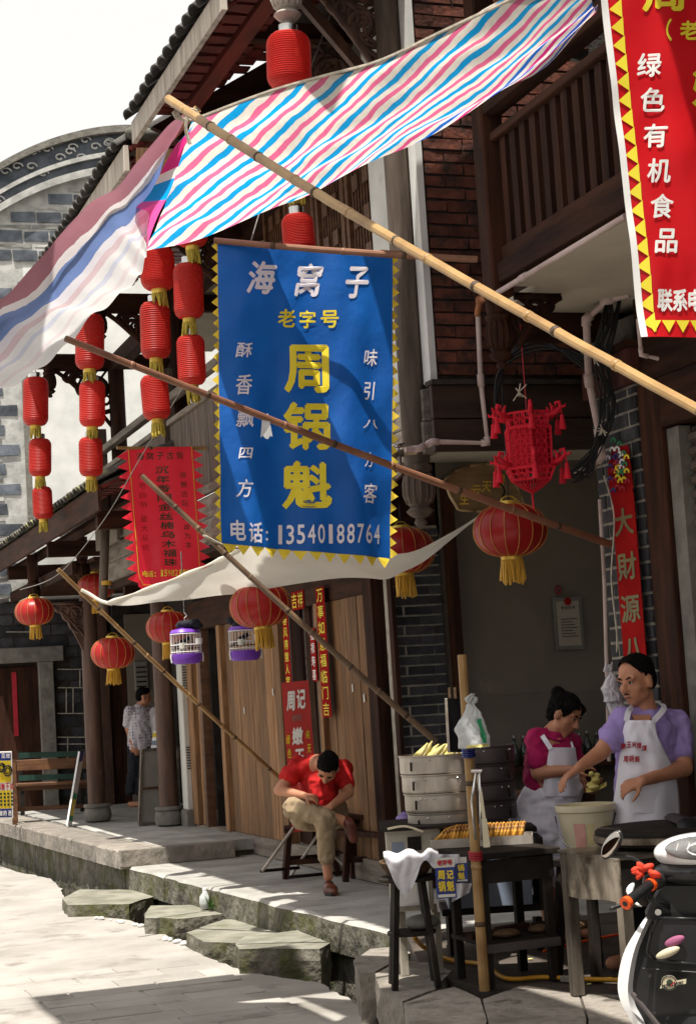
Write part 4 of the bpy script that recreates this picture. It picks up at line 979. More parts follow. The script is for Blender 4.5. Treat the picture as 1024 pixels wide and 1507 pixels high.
# fan-shaped name board, hung under the ceiling
FY = 9.5
def fb(px, py, dy=0): return P(px, py, y=FY+dy)
out = [(655,706),(668,694),(690,685),(715,682),(738,686),(752,700),(766,728),(772,748),(700,752),(676,750),(664,730)]
nb = thing('name_board', fb(700, 750), 'carved fan-shaped wooden board with gold script hanging behind the white awning tip', 'sign')
obj('board', MB().prism([fb(*q) for q in out], (0, .04, 0)), M['fan'], nb)
mb = MB(); 
for a_, b_ in zip(out, out[1:]+out[:1]): mb.tube([fb(*a_, -.005), fb(*b_, -.005)], .010, 6)
obj('border', mb, M['fan'], nb, smooth=True)
lettering(nb, [('生', 683, 734, 15, 17), ('云', 700, 722, 15, 16), ('天', 715, 716, 15, 16), ('蜀', 735, 708, 15, 18)], M['goldleaf'], lambda u, v: fb(u, v, -.012), .03, .15)
# bottles on the shelf at the back
shf = thing('back_shelf', (5.9, IY-.2, .3), 'low dark shelf unit against the inner wall behind the woman', 'shelf')
obj('shelf_board', MB().box((5.25, IY-.36, 1.10), (6.6, IY-.03, 1.13)), M['dwood_x'], shf); obj('shelf_board', MB().box((5.25, IY-.36, .7), (6.6, IY-.03, .73)), M['dwood_x'], shf)
for x_ in (5.25, 5.92, 6.57): obj('upright', MB().box((x_, IY-.36, .3), (x_+.03, IY-.03, 1.098)), M['dwood'], shf)
bot0 = thing('bottle', (5.4, IY-.2, 1.131), 'dark glass bottle among the row on the back shelf', 'bottle', 'bottles on the back shelf')
obj('bottle_body', MB().lathe([(.02,0),(.035,.005),(.035,.12),(.014,.17),(.013,.21)], (5.4, IY-.2, 1.131), 10), mat('dark_glass', (.04,.05,.045), None, 4, rough=.12, bump=0, spec=.7), bot0, smooth=True)
obj('cap', MB().lathe([(.015,.21),(.015,.23)], (5.4, IY-.2, 1.131), 8), M['silver'], bot0)
for i in range(1, 13): copy_tree(bot0, (5.4+i*.085, IY-.2+rnd(-.06, .06), 1.131), scale=rnd(.85, 1.05))
# ================================================================ LANTERNS
def tube_lantern(c, r, h, label, group='strings of long red lanterns under the eaves'):
    """c = centre of the body"""
    root = thing('tube_lantern', V(c) + V((0, 0, h/2+.05)), label, 'lantern', group)
    k = 26; prof = [(r*.42, -h/2)]
    for i in range(k*2+1):
        t = i/(k*2); z = -h/2 + h*t; e = min(t, 1-t)*h; rr = r*(1 if e > r*.62 else math.sqrt(max(0, 1-((r*.62-e)/(r*.62))**2))*.5+.5)
        prof.append((rr*(1.0 if i % 2 else .945), z))
    prof.append((r*.42, h/2))
    b = obj('body', MB().lathe(prof, c, 22), M['lred'], root, smooth='angle')
    sc_ = V(c)
    obj('cap', MB().lathe([(r*.42, h/2-.003), (r*.44, h/2+.04), (r*.40, h/2+.045)], c, 16), M['silver'], root, smooth='angle')
    obj('collar', MB().lathe([(r*.40, -h/2-.035), (r*.43, -h/2-.03), (r*.43, -h/2+.004)], c, 16), M['gold'], root, smooth='angle')
    mb = MB()
    for i in range(18):
        a = 2*math.pi*i/18; p = V(c) + V((math.cos(a)*r*.37, math.sin(a)*r*.37, -h/2-.03)); q = p + V((rnd(-.014, .014), rnd(-.014, .014), -.070-rnd(0, .030)))
        mb.tube([p, q], [.009, .007], 5)
    obj('fringe', mb, M['fringe_y'], root)
    root.rotation_euler = (rnd(-.05, .05), rnd(-.05, .05), rnd(-.3, .3)); root.scale = (rnd(.97, 1.03), rnd(.97, 1.03), 1)
    return root
def hang_cord(par, c, h, zt): obj('hanging_cord', MB().tube([V(c)+V((0,0,h/2+.03)), V((c[0], c[1], zt))], .004, 5), M['cable'], par)
def depth_for(px, py, x=None, y=None, d=None): return Q(px, py, d) if d else (P(px, py, x=x) if x else P(px, py, y=y))
strings = [
 (9.45, [(427, 89, 66, 84), (432, 229, 52, 76), (438, 346, 50, 62)], 'third string from the right, in front of the tall eave',
     ['largest long lantern, directly under the carved post at the top of the picture', 'long lantern hidden behind the striped awning with only its yellow fringe below', 'long lantern directly behind the top of the blue banner']),
 (11.7, [(281, 338, 47, 50), (279, 428, 46, 82), (282, 530, 42, 74)], 'right',
     ['long lantern mostly behind the lower edge of the striped awning, right-hand string', 'middle long lantern of the string just left of the blue banner', 'lowest long lantern of the string just left of the blue banner']),
 (12.0, [(231, 395, 52, 64), (230, 486, 46, 84), (227, 585, 42, 66)], 'mid',
     ['top long lantern of the string touching the awning corner, left of the banner string', 'middle long lantern above the reddish pole, second string left of the banner', 'creased long lantern just under the reddish bamboo pole']),
 (14.4, [(135, 503, 44, 82), (138, 594, 38, 68), (135, 672, 36, 58)], 'left',
     ['top long lantern whose lower half is crossed by the reddish pole tip', 'middle long lantern hanging right of the pierced black bracket', 'lowest long lantern of the string, over the roof of the low eave']),
 (17.0, [(55, 591, 39, 72), (61, 673, 33, 56), (63, 740, 30, 48)], 'far left',
     ['top long lantern of the leftmost string, against the white plaster', 'middle and tilted long lantern of the leftmost string', 'smallest long lantern, lowest of the leftmost string above the mossy tiles']),
]
for d, ls, _, labs in strings:
    for i, (px, py, w_, h_) in enumerate(ls):
        c = Q(px, py, d)
        t = tube_lantern(c, w_/2*d/FPX, h_*d/FPX, labs[i])
        if i == 0: hang_cord(t, c, h_*d/FPX, c.z + h_*d/FPX/2 + (.5 if d < 17 else .9))
def globe_lantern(c, r, label, far=False, zt=None):
    root = thing('globe_lantern', V(c) + V((0, 0, r*.8)), label, 'lantern', 'round silk lanterns along the shop fronts')
    h = r*.70; prof = [(r*.30*1.0, -h*.98)]
    n_ = 14
    prof = [(r*(math.cos(t)**.75)*.985 + .0, h*math.sin(t)) for t in [(-.44*math.pi + .88*math.pi*i/n_) for i in range(n_+1)]]
    mb = MB(); base = 0; ns = 48; c_ = V(c)
    for rr, z in prof:
        for k in range(ns):
            a = 2*math.pi*k/ns; dent = 1 - .028*abs(math.cos(a*8)); mb.v.append(c_ + V((rr*dent*math.cos(a), rr*dent*math.sin(a), z)))
    for i in range(n_):
        for k in range(ns):
            a = i*ns+k; b = i*ns+(k+1) % ns; mb.f.append((a, b, b+ns, a+ns))
    obj('body', mb, M['lsilk'], root, smooth=True)
    for k in range(16):
        a = 2*math.pi*k/16 + math.pi/16
        obj('rib', MB().tube([c_ + V((math.cos(a)*(rr*1.003), math.sin(a)*(rr*1.003), z)) for rr, z in prof], .0026, 5), M['rib'], root)
    rr = prof[-1][0]
    obj('cap', MB().lathe([(rr*1.05, h*.95), (rr*1.08, h*.97), (rr*1.0, h*1.10), (rr*.9, h*1.11)], c, 18), M['gold'], root, smooth='angle')
    obj('collar', MB().lathe([(rr*.9, -h*1.12), (rr*1.02, -h*1.1), (rr*1.06, -h*.96)], c, 18), M['gold'], root, smooth='angle')
    obj('handle', MB().tube([c_ + V((math.cos(t)*rr*.8, 0, h*1.08 + math.sin(t)*.03)) for t in [math.pi*k/8 for k in range(9)]], .004, 5), M['gold'], root)
    mb = MB()
    for i in range(30):
        a = 2*math.pi*i/30; p = c_ + V((math.cos(a)*rr*.92, math.sin(a)*rr*.92, -h*1.1)); mb.tube([p, p + V((rnd(-.014, .014), rnd(-.014, .014), -r*rnd(.52, .68)))], [.007, .006], 4)
    obj('fringe', mb, M['fringe'], root)
    if zt: obj('hanging_cord', MB().tube([c_ + V((0, 0, h*1.1)), V((c[0], c[1], zt))], .004, 5), M['cable'], root)
    root.rotation_euler = (rnd(-.05, .05), rnd(-.06, .06), rnd(0, .3))
    return root
for px, py, w_, d, zt, lab in ((751, 780, 112, 9.75, 3.4, 'largest round red lantern, before the cream inner wall under the palace lantern'),
        (592, 811, 97, 11.2, 2.9, 'round red lantern half hidden by the right edge of the blue banner'),
        (381, 891, 92, 11.9, 2.85, 'round red lantern below the white awning, overlapping the right birdcage'),
        (248, 923, 66, 14.9, 2.9, 'dim round red lantern behind the left birdcage'),
        (167, 961, 66, 16.8, 2.85, 'round lantern with a dented side hanging between the two porch columns'),
        (142, 863, 56, 18.9, 3.05, 'round red lantern partly behind the grey gallery pole'),
        (51, 900, 58, 19.6, 2.98, 'leftmost round red lantern, below the carved drop of the low eave')):
    c = Q(px, py, d); globe_lantern(c, w_/2*d/FPX, lab, zt=max(zt, c.z+.3))
# red paper palace lantern
d = 9.3; c = Q(778, 655, d); s = d/FPX
pl_ = thing('palace_lantern', c + V((0, 0, .2)), 'hexagonal cut-paper red palace lantern with dragon-head corners and tassels', 'lantern')
def hexp(r, z, k, a0=.2): a = a0 + k*math.pi/3; return c + V((math.cos(a)*r, math.sin(a)*r, z))
for k in range(6):
    for (ra, za, rb, zb2, nm) in ((34*s, 46*s, 32*s, 26*s, 'top_panel'), (36*s, 24*s, 34*s, -34*s, 'side_panel'), (38*s, -36*s, 30*s, -52*s, 'lower_panel')):
        p = [hexp(ra, za, k), hexp(ra, za, k+1), hexp(rb, zb2, k+1), hexp(rb, zb2, k)]; mb = MB()
        for a_, b_ in ((0,1),(1,2),(2,3),(3,0)): mb.bar(p[a_], p[b_], .012, .006, (p[1]-p[0]).cross(p[2]-p[0]))
        n_ = 4 if nm == 'side_panel' else 2
        for i in range(1, 4):
            mb.bar(p[0].lerp(p[1], i/4), p[3].lerp(p[2], i/4), .005, .004, (0, 0, 1.001) if False else (p[1]-p[0]).cross(p[2]-p[0]))
        for i in range(n_):
            for j in range(3):
                q = (p[0].lerp(p[1], (j+.5)/3)).lerp(p[3].lerp(p[2], (j+.5)/3), (i+.5)/n_); u = (p[1]-p[0]).normalized(); w2 = (p[3]-p[0]).normalized(); rr = (p[1]-p[0]).length*.15
                mb.tube([q + u*math.cos(t)*rr + w2*math.sin(t)*rr for t in [k_*.7 for k_ in range(10)]], .0035, 4)
        obj(nm, mb, M['palace'], pl_)
    obj('inner_liner', MB().add([hexp(30*s, 24*s, k), hexp(30*s, 24*s, k+1), hexp(29*s, -34*s, k+1), hexp(29*s, -34*s, k)], [(0,1,2,3)]), M['palace'], pl_)
    for z_, r_ in ((40*s, 34*s), (-30*s, 36*s)):          # dragon heads and tassels at each corner
        b = hexp(r_, z_, k); e = (b - c); e.z = 0; e.normalize(); up = V((0, 0, 1)); S = 20*s
        mb = MB(); mb.tube([b, b+e*S*.6+up*S*.15, b+e*S*1.0+up*S*.5, b+e*S*.9+up*S*.9, b+e*S*.6+up*S*.85, b+e*S*.65+up*S*.6], [.012, .014, .012, .010, .008, .004], 6)
        mb.tube([b+e*S*.3, b+e*S*.35+up*S*.6, b+e*S*.15+up*S*.9], [.010, .009, .004], 6)
        mb.tube([b+e*S*.9+up*S*.5, b+e*S*1.35+up*S*.5, b+e*S*1.4+up*S*.7], [.008, .007, .004], 5)
        obj('dragon_head', mb, M['palace'], pl_, smooth=True)
        t0 = b+e*S*1.05+up*S*.35; ln = (20 if z_ > 0 else 22)*s; mb = MB().tube([t0, t0-up*ln*.4], .003, 4).lathe([(.004, 0), (.012, -.008), (.013, -ln*.2), (.011, -ln*.25), (.020, -ln*1.1), (.018, -ln*1.12)], t0-up*ln*.4, 10)
        obj('tassel', mb, M['palace'], pl_, smooth='angle')
mb = MB()
for k in range(6):
    for i in range(5): mb.tube([hexp(29*s, -52*s, k+i/5), hexp(14*s, -64*s, k+i/5), c+V((0, 0, -72*s))], .003, 4)
mb.tube([c+V((0, 0, -72*s)), c+V((0, 0, -95*s))], .005, 5)
obj('bottom_web', mb, M['palace'], pl_)
obj('hanging_cord', MB().tube([c+V((0, 0, 44*s)), V((c.x, c.y, 3.7))], .003, 4), M['red_d'], pl_)

# ================================================================ BANNERS
def banner(name, lab, cat, TL, TR, BL, BR, mt, ripple, nu=36, nv=50, freq=9, seed=0):
    root = thing(name, TL, lab, cat)
    N = (TR-TL).cross(BL-TL).normalized(); N = -N if N.y > 0 else N      # towards the viewer
    def S(u, v, e=0):
        a = TL.lerp(TR, u); b = BL.lerp(BR, u); p = a.lerp(b, v)
        f = ripple*(.25+v)*(math.sin(u*freq + v*1.5 + seed) + .6*math.sin(u*freq*2.3 - v*3 + seed*2)) + ripple*.9*noise.noise(V((u*3, v*5, seed)))
        f += ripple*.5*noise.noise(V((u*9+v*4, v*7, seed+4)))
        return p + N*(f + e)
    o = obj('cloth', MB().grid(lambda u, v: S(u, v), nu, nv), mt, root, smooth=True)
    return root, S, N
# --- blue banner
BY = 8.5
c4 = [P(320, 355, y=BY), P(577, 373, y=BY), P(325, 800, y=BY-.02), P(577, 822, y=BY)]
bb, S, N = banner('shop_banner', 'tall blue cloth banner with yellow and white characters and a phone number', 'banner', *c4, M['blue'], .018)
def uvp(px, py):                                      # picture position on this banner -> (u,v)
    v = (py - (355 + (px-320)/257*18))/(447); u = (px - (320 + 5*v))/(257 - 5*v); return u, v
def bl_(items, mt, bold=.02, shear=0):
    lettering(bb, items, mt, lambda x_, y_: S(*uvp(x_, y_), .004), bold, shear)
bl_([('海', 383, 410, 46, 50), ('窝', 453, 412, 44, 50), ('子', 523, 417, 36, 48)], M['wprint'], .04, .22)
bl_([('老', 420, 470, 26, 27), ('字', 451, 471, 24, 27), ('号', 483, 471, 26, 26)], M['yprint'], .035)
bl_([('周', 449, 545, 66, 72), ('锅', 450, 629, 68, 70), ('魁', 451, 715, 71, 70)], M['yprint'], .045)
bl_([('酥', 357, 519, 25, 22), ('香', 357, 570, 24, 30), ('飘', 358, 621, 26, 24), ('四', 359, 671, 21, 16), ('方', 358, 722, 24, 26),
     ('味', 544, 528, 21, 25), ('引', 542, 577, 18, 27), ('八', 543, 626, 24, 13), ('方', 541, 678, 16, 22), ('客', 542, 727, 24, 29)], M['wprint'], .025, .15)
bl_([('电', 349, 783, 22, 30), ('话', 374, 786, 20, 30), (':', 391, 790, 4, 14)] + [(ch, 413 + i*14.2, 787-i*.2, 10.5 if ch != '1' else 6, 28) for i, ch in enumerate('13540188764')], M['wprint'], .035)
def teeth(root, S, mt, pts_uv, outward, size, name='pennant_edge'):
    """zigzag cloth triangles sewn along an edge: each one a part"""
    for (a, b) in zip(pts_uv, pts_uv[1:]):
        m_ = ((a[0]+b[0])/2 + outward[0], (a[1]+b[1])/2 + outward[1]); k = 4; mb = MB(); fl = rnd(-.012, .02)
        A, B, T = S(*a, -.002), S(*b, -.002), S(*m_, fl)
        C1 = A.lerp(T, .5) + N*rnd(-.006, .006); C2 = B.lerp(T, .5) + N*rnd(-.006, .006)
        mb.add([A, B, C2, T, C1], [(0, 1, 2, 4), (4, 2, 3)])
        obj(name, mb, mt, root)
n_ = 27
teeth(bb, S, M['yellow'], [(.002, i/n_) for i in range(n_+1)], (-.036, .002), .03)
teeth(bb, S, M['yellow'], [(.998, i/n_) for i in range(n_+1)], (.040, .002), .03)
teeth(bb, S, M['yellow'], [(i/12, .998) for i in range(13)], (0, .034), .03)
teeth(bb, S, M['yellow'], [(.0, .99), (.09, .998)], (.02, .03), .03)
bamboo('banner_pole', P(315, 354, y=BY), P(702, 382, y=8.08), .016, .018, M['bamboo_r'], 'thin reddish rod from which the blue banner hangs')
rope(None, [P(370, 353, y=BY), P(392, 280, y=8.9), P(398, 250, y=9.0)], .004, M['wire'], 'hanging_cord', par=bb)
rope(None, [P(424, 180, y=9.6), P(450, 120, y=9.6), P(497, -10, y=9.9)], .005, M['wire'], 'roof_wire', 'pale wire running up across the carved brackets right of the top lantern', 'wire')
# --- left red banner
RY = 14.0
c4 = [P(187, 659, y=RY), P(283, 657, y=RY), P(204, 864, y=RY), P(298, 862, y=RY)]
rb, S, N = banner('shop_banner', 'shiny red banner with dark green characters and zigzag edges hanging left of the blue one', 'banner', *c4, M['rbanner2'], .012, 24, 36, 7, 2)
def uv2(px, py): v = (py-658)/205; u = (px - (187+17*v))/(96-2*v); return u, v
def r2_(items, mt, bold=.02): lettering(rb, items, mt, lambda x_, y_: S(*uv2(x_, y_), .004), bold)
r2_([(t, 206+i*14.6, 671, 11, 11) for i, t in enumerate('海窝子古街')], M['gprint'], .02)
r2_([(t, 238 + i*1.25, 692 + i*13.6, 20, 11) for i, t in enumerate('沉年香阴金丝楠乌木福珠')], M['gprint'], .03)
r2_([(t, 208+i*1.2, 700+i*14, 10, 9) for i, t in enumerate('产地自销')] + [(t, 212+i*1.2, 763+i*14, 10, 9) for i, t in enumerate('量大从优')], M['rprint'], .015)
r2_([(t, 269+i*1.0, 700+i*14, 10, 9) for i, t in enumerate('收售古玩')] + [(t, 273+i*1.2, 763+i*13.5, 10, 9) for i, t in enumerate('以诚为本')], M['gprint'], .015)
r2_([('电', 214.5, 843.5, 8, 9), ('话', 222.5, 844, 8, 9), (':', 229, 845, 2, 6)] + [(ch, 238 + i*5.4, 843.5, 4.4 if ch != '1' else 2.4, 9.5) for i, ch in enumerate('15982189733')], M['yprint'], .03)
for u0 in (.02, .985):
    obj('yellow_line', MB().tube([S(u0 + (.0 if v < .93 else (v-.93)*1.2*(1 if u0 < .5 else -1)), v, .006) for v in [i/24*.98 for i in range(25)]], .003, 4), M['yellow'], rb)
obj('yellow_line', MB().tube([S(.07+u*.86, .985, .006) for u in [i/10 for i in range(11)]], .003, 4), M['yellow'], rb)
n_ = 13
teeth(rb, S, M['rbanner2'], [(.0, .02+.95*i/n_) for i in range(n_+1)], (-.17, .01), .03)
teeth(rb, S, M['rbanner2'], [(1., .02+.95*i/n_) for i in range(n_+1)], (.16, .01), .03)
teeth(rb, S, M['rbanner2'], [(.02+i/6, .998) for i in range(6)], (0, .07), .03)
bamboo('banner_pole', P(172, 659, y=RY), P(314, 659, y=RY+.05), .014, .016, M['bamboo'], 'pale thin rod carrying the left red banner')
# --- big red banner at upper right
VY = 5.3
c4 = [P(881, -40, y=VY), P(1160, -40, y=VY), P(941, 497, y=VY), P(1190, 497, y=VY)]
vb, S, N = banner('shop_banner', 'large red banner with white hem and yellow triangle border at the upper right corner', 'banner', *c4, M['rbanner'], .012, 30, 50, 6, 5)
def uv3(px, py): v = (py+40)/537; u = (px - (881+60*v))/(279-30*v); return u, v
def r3_(items, mt, bold=.02, sh_=0): lettering(vb, items, mt, lambda x_, y_: S(*uv3(x_, y_), .004), bold, sh_)
obj('hem', MB().grid(lambda u, v: S(-.005+u*.035, v, .005), 2, 50), M['wprint2'], vb, smooth=True)
for i in range(19):                                   # printed triangles: flat print along both edges
    y_ = -26 + i*27.2; 
    if y_ < 470: 
        f = lambda X, Y: S(*uv3(X, Y), .004); xl = 892 + (y_+40)/537*54
        obj('printed_triangle', MB().add([f(xl, y_+13), f(xl+16, y_-2), f(xl+18, y_+26)], [(0,1,2)]), M['yprint'], vb)
for i in range(11):
    x_ = 957+i*21; f = lambda X, Y: S(*uv3(X, Y), .004); obj('printed_triangle', MB().add([f(x_-9, 473), f(x_+11, 473), f(x_+1, 491)], [(0,1,2)]), M['yprint'], vb)
r3_([(t, px, py, 34, 36) for t, px, py in (('绿', 952, 98), ('色', 957, 150), ('有', 961, 203), ('机', 965, 255), ('食', 970, 307), ('品', 975, 358))], M['wprint2'], .035, .08)
r3_([('联', 974, 444, 23, 33), ('系', 996, 444, 22, 33), ('电', 1019, 444, 22, 33), ('话', 1042, 444, 22, 33)], M['wprint2'], .05)
r3_([('周', 972, -8, 60, 54), ('记', 1046, -8, 60, 54), ('（', 979, 47, 8, 34), ('老', 1010, 47, 30, 30), ('字', 1044, 47, 30, 30), ('嫩', 1050, 128, 74, 66), ('玉', 1052, 215, 64, 60), ('米', 1054, 300, 64, 60)], M['yprint'], .045)
pipe('short thin grey pipe poking out under the corner of the large red banner', [P(938, 470, y=7.6), P(943, 522, y=7.6), P(968, 528, y=7.6)], .010, M['pvc'], name='support_pipe')

# ================================================================ STRIPED AWNING
B_, PK, Wh, MG, DB = (.0, .36, .80), (.84, .16, .34), (.86, .82, .74), (.74, .02, .24), (.02, .10, .60)
TLp = Q(283, 178, 10.0)
top_px = [(283,178,8.4), (395,136,8.1), (480,112,7.85), (560,90,7.6), (650,48,7.25), (760,-4,6.9), (860,-55,6.5)]
low_px = [(214,371,9.5), (290,349,9.3), (380,320,9.05), (440,292,8.8), (520,252,8.45), (600,212,8.05), (720,150,7.5), (800,95,7.1), (880,12,6.65)]
def pathf(px): pts = curve([Q(*p) for p in px], 8); return lambda t: pts[min(int(t*(len(pts)-1)), len(pts)-2)].lerp(pts[min(int(t*(len(pts)-1)), len(pts)-2)+1], t*(len(pts)-1) - min(int(t*(len(pts)-1)), len(pts)-2))
ft, fl_ = pathf(top_px), pathf(low_px)
def S2(u, v):
    p = ft(u).lerp(fl_(u), v)
    sag = -.05*math.sin(v*math.pi)*(.5+u) + .010*math.sin(u*26 + v*7)*(.3+v) + .022*noise.noise(V((u*7, v*6, 1))) + .004*math.sin(u*9+v*30)
    return p + V((0, 0, sag))
g2 = MB().grid(S2, 140, 60)
SP = lambda u, v: 3.6*v + 7.4*u + 2.4*u*v          # stripes run askew to the edges, bunching to the right
g2.uv = [(u, SP(u, v)/20) for u, v in g2.uv]
def striped(name, trans):
    m = bpy.data.materials.new(name); m.use_nodes = True; n = m.node_tree.nodes; L = m.node_tree.links.new
    tc = n.new('ShaderNodeTexCoord'); sx = n.new('ShaderNodeSeparateXYZ'); L(tc.outputs['UV'], sx.inputs[0])
    no = n.new('ShaderNodeTexNoise'); no.inputs['Scale'].default_value = 7; no.inputs['Detail'].default_value = 1.5; L(tc.outputs['Object'], no.inputs[0])
    a = n.new('ShaderNodeMath'); a.operation = 'MULTIPLY_ADD'; a.inputs[1].default_value = 20; L(sx.outputs[1], a.inputs[0])
    a2 = n.new('ShaderNodeMath'); a2.operation = 'MULTIPLY_ADD'; a2.inputs[1].default_value = .26; L(no.outputs[0], a2.inputs[0]); L(a.outputs[0], a2.inputs[2]); a.inputs[2].default_value = 0
    fr = n.new('ShaderNodeMath'); fr.operation = 'FRACT'; L(a2.outputs[0], fr.inputs[0])
    outs = []
    for cols in ((B_, PK), (DB, MG)):
        cr = n.new('ShaderNodeValToRGB'); cr.color_ramp.interpolation = 'CONSTANT'; e = cr.color_ramp.elements
        for i, (p_, c_) in enumerate(((0, cols[0]), (.24, Wh), (.50, cols[1]), (.73, Wh))):
            el = e[i] if i < 2 else e.new(p_); el.position = p_; el.color = (*c_, 1)
        L(fr.outputs[0], cr.inputs[0]); outs.append(cr.outputs[0])
    st_ = n.new('ShaderNodeMapRange'); st_.inputs['From Min'].default_value = 9.0/20; st_.inputs['From Max'].default_value = 10.2/20; L(sx.outputs[1], st_.inputs[0])
    mx = n.new('ShaderNodeMixRGB'); L(st_.outputs[0], mx.inputs[0]); L(outs[0], mx.inputs[1]); L(outs[1], mx.inputs[2])
    n2 = n.new('ShaderNodeTexNoise'); n2.inputs['Scale'].default_value = 26; n2.inputs['Detail'].default_value = 8; L(tc.outputs['Object'], n2.inputs[0])
    mr = n.new('ShaderNodeMapRange'); mr.inputs['To Min'].default_value = .80; mr.inputs['To Max'].default_value = 1.12; L(n2.outputs[0], mr.inputs[0])
    hs = n.new('ShaderNodeHueSaturation'); L(mr.outputs[0], hs.inputs['Value']); L(mx.outputs[0], hs.inputs['Color'])
    b = n['Principled BSDF']; b.inputs['Roughness'].default_value = .45; L(hs.outputs[0], b.inputs['Base Color'])
    wv = n.new('ShaderNodeTexNoise'); wv.inputs['Scale'].default_value = 16; wv.inputs['Detail'].default_value = 5; L(tc.outputs['Object'], wv.inputs[0])
    bu = n.new('ShaderNodeBump'); bu.inputs['Strength'].default_value = .5; bu.inputs['Distance'].default_value = .012; L(wv.outputs[0], bu.inputs['Height']); L(bu.outputs[0], b.inputs['Normal'])
    tb = n.new('ShaderNodeBsdfTranslucent'); L(hs.outputs[0], tb.inputs[0]); ms = n.new('ShaderNodeMixShader'); ms.inputs[0].default_value = trans
    L(b.outputs[0], ms.inputs[1]); L(tb.outputs[0], ms.inputs[2]); L(ms.outputs[0], n['Material Output'].inputs[0])
    return m
aw = thing('striped_awning', TLp, 'blue, pink and white striped plastic awning stretched across the top on a bamboo pole', 'awning')
obj('striped_sheet', g2, striped('striped_tarpaulin', .58), aw, smooth=True)
obj('hem_cord', MB().tube([ft(i/40)+V((0,0,.004)) for i in range(41)], .008, 5), M['rope'], aw)
# faded flap hanging from the outer pole
tp_px = [(277,163,8.24), (185,253,8.36), (95,343,8.49), (-5,443,8.62), (-103,541,8.74)]
lo_px = [(216,366,9.25), (214,388,9.3), (192,415,9.35), (130,480,9.45), (60,535,9.55), (-20,590,9.65), (-90,640,9.75)]
f1, f2 = pathf(tp_px), pathf(lo_px)
fd = [(0, (.36,.16,.20)), (.17, (.36,.16,.20)), (.20, (.74,.70,.72)), (.27, (.16,.24,.50)), (.47, (.70,.68,.74)), (.55, (.66,.52,.56)), (.62, (.78,.77,.78)), (.70, (.62,.64,.76)), (.75, (.80,.79,.79)), (.84, (.76,.68,.70)), (.88, (.82,.81,.80))]
def S3(u, v):
    p = f1(u).lerp(f2(u), v); return p + V((-.06*math.sin(v*math.pi), 0, -.05*math.sin(v*math.pi) + .02*math.sin(u*17+v*6) + .03*noise.noise(V((u*9, v*5, 2))) + .012*math.sin(u*60+v*10)*v))
fm_ = tarp('faded_tarpaulin', fd, trans=.40, rough=.6)
obj('faded_flap', MB().grid(S3, 90, 40), fm_, aw, smooth=True)
# doubled fold at the corner: vivid magenta and blue strip
f3 = pathf([(287,182,8.33), (262,245,8.5), (240,300,8.8), (216,366,9.2)]); f4 = pathf([(268,205,8.3), (235,258,8.4), (205,300,8.6), (196,322,8.8)])
obj('corner_fold', MB().grid(lambda u, v: f3(u).lerp(f4(u), v) + V((0, -.02, .02*math.sin(u*9))), 30, 10), None, aw, smooth=True)
cfm = bpy.data.materials.new('vivid_fold'); cfm.use_nodes = True
_n = cfm.node_tree.nodes; _L = cfm.node_tree.links.new; tc = _n.new('ShaderNodeTexCoord'); sx = _n.new('ShaderNodeSeparateXYZ'); _L(tc.outputs['UV'], sx.inputs[0])
cr = _n.new('ShaderNodeValToRGB'); cr.color_ramp.interpolation = 'CONSTANT'
for i, (p_, c_) in enumerate(((0, B_), (.10, MG), (.34, Wh), (.42, B_), (.62, (.85,.10,.36)))):
    e = cr.color_ramp.elements[i] if i < 2 else cr.color_ramp.elements.new(p_)
    e.position = p_; e.color = (*c_, 1)
_L(sx.outputs[0], cr.inputs[0]); _L(cr.outputs[0], _n['Principled BSDF'].inputs['Base Color'])
tb = _n.new('ShaderNodeBsdfTranslucent'); _L(cr.outputs[0], tb.inputs[0]); ms = _n.new('ShaderNodeMixShader'); ms.inputs[0].default_value = .5
_L(_n['Principled BSDF'].outputs[0], ms.inputs[1]); _L(tb.outputs[0], ms.inputs[2]); _L(ms.outputs[0], _n['Material Output'].inputs[0])
[o for o in aw.children if o.name.startswith('corner_fold')][0].data.materials.append(cfm)
o = top('unseen_shade_canvas', MB().grid(lambda u, v: V((.27+1.70*u, 8.62+1.03*v, 6.2-.06*math.sin(u*3.1)+.03*math.sin(v*9))), 8, 12).grid(lambda u, v: V((1.002+1.2*u, 5.0+1.9*v, 6.2)), 6, 6).grid(lambda u, v: V((.27+.73*u, 5.0+3.618*v, 6.2-.04*math.sin(u*3.1)*math.sin(v*3.14)+.0*v)), 8, 12), M['white_cloth'], 'added unseen canvas that shades the street, above and outside the top of the picture', 'awning', smooth=True)  # added out of view, pieces cut to cast the street shadow
# poles of the awning
bamboo('bamboo_pole', Q(1120, 655, 4.3), Q(248, 146, 8.22), .0145, .022, M['bamboo'], 'long pale bamboo pole slanting across the whole picture and carrying the striped awning', nodes=15)
bamboo('bamboo_pole', Q(-120, 590, 9.2), Q(291, 160, 8.36), .020, .020, M['bamboo'], 'outer bamboo pole wrapped by the faded flap, its cut end beside the awning corner', nodes=12)
mb = MB()
for k in range(5): mb.tube([Q(270+k*2, 168, 8.17)+V((0,0,.03*math.cos(t))) + V((.05*math.sin(t), 0, 0)) for t in [i*.8 for i in range(9)]], .005, 5)
mb.tube(curve([Q(276, 172, 8.16), Q(274, 190, 8.16), Q(280, 212, 8.16)], 5), .009, 5)
tag(obj('lashing', mb, M['rope'], None), 'frayed rope lashing where the two bamboo poles cross at the awning corner', 'rope')
bamboo('bamboo_pole', P(897, 801, x=PX-.05), P(97, 498, y=7.7), .021, .015, M['bamboo_r'], 'reddish bamboo pole crossing in front of the blue banner down to the couplet pillar', nodes=9)
mb = MB(); c = P(388, 612, y=8.02)
mb.grid(lambda u, v: c + V((.03*(u-.5)*(1+v), -.03, -.11*v + .01*math.sin(u*9))), 5, 6)
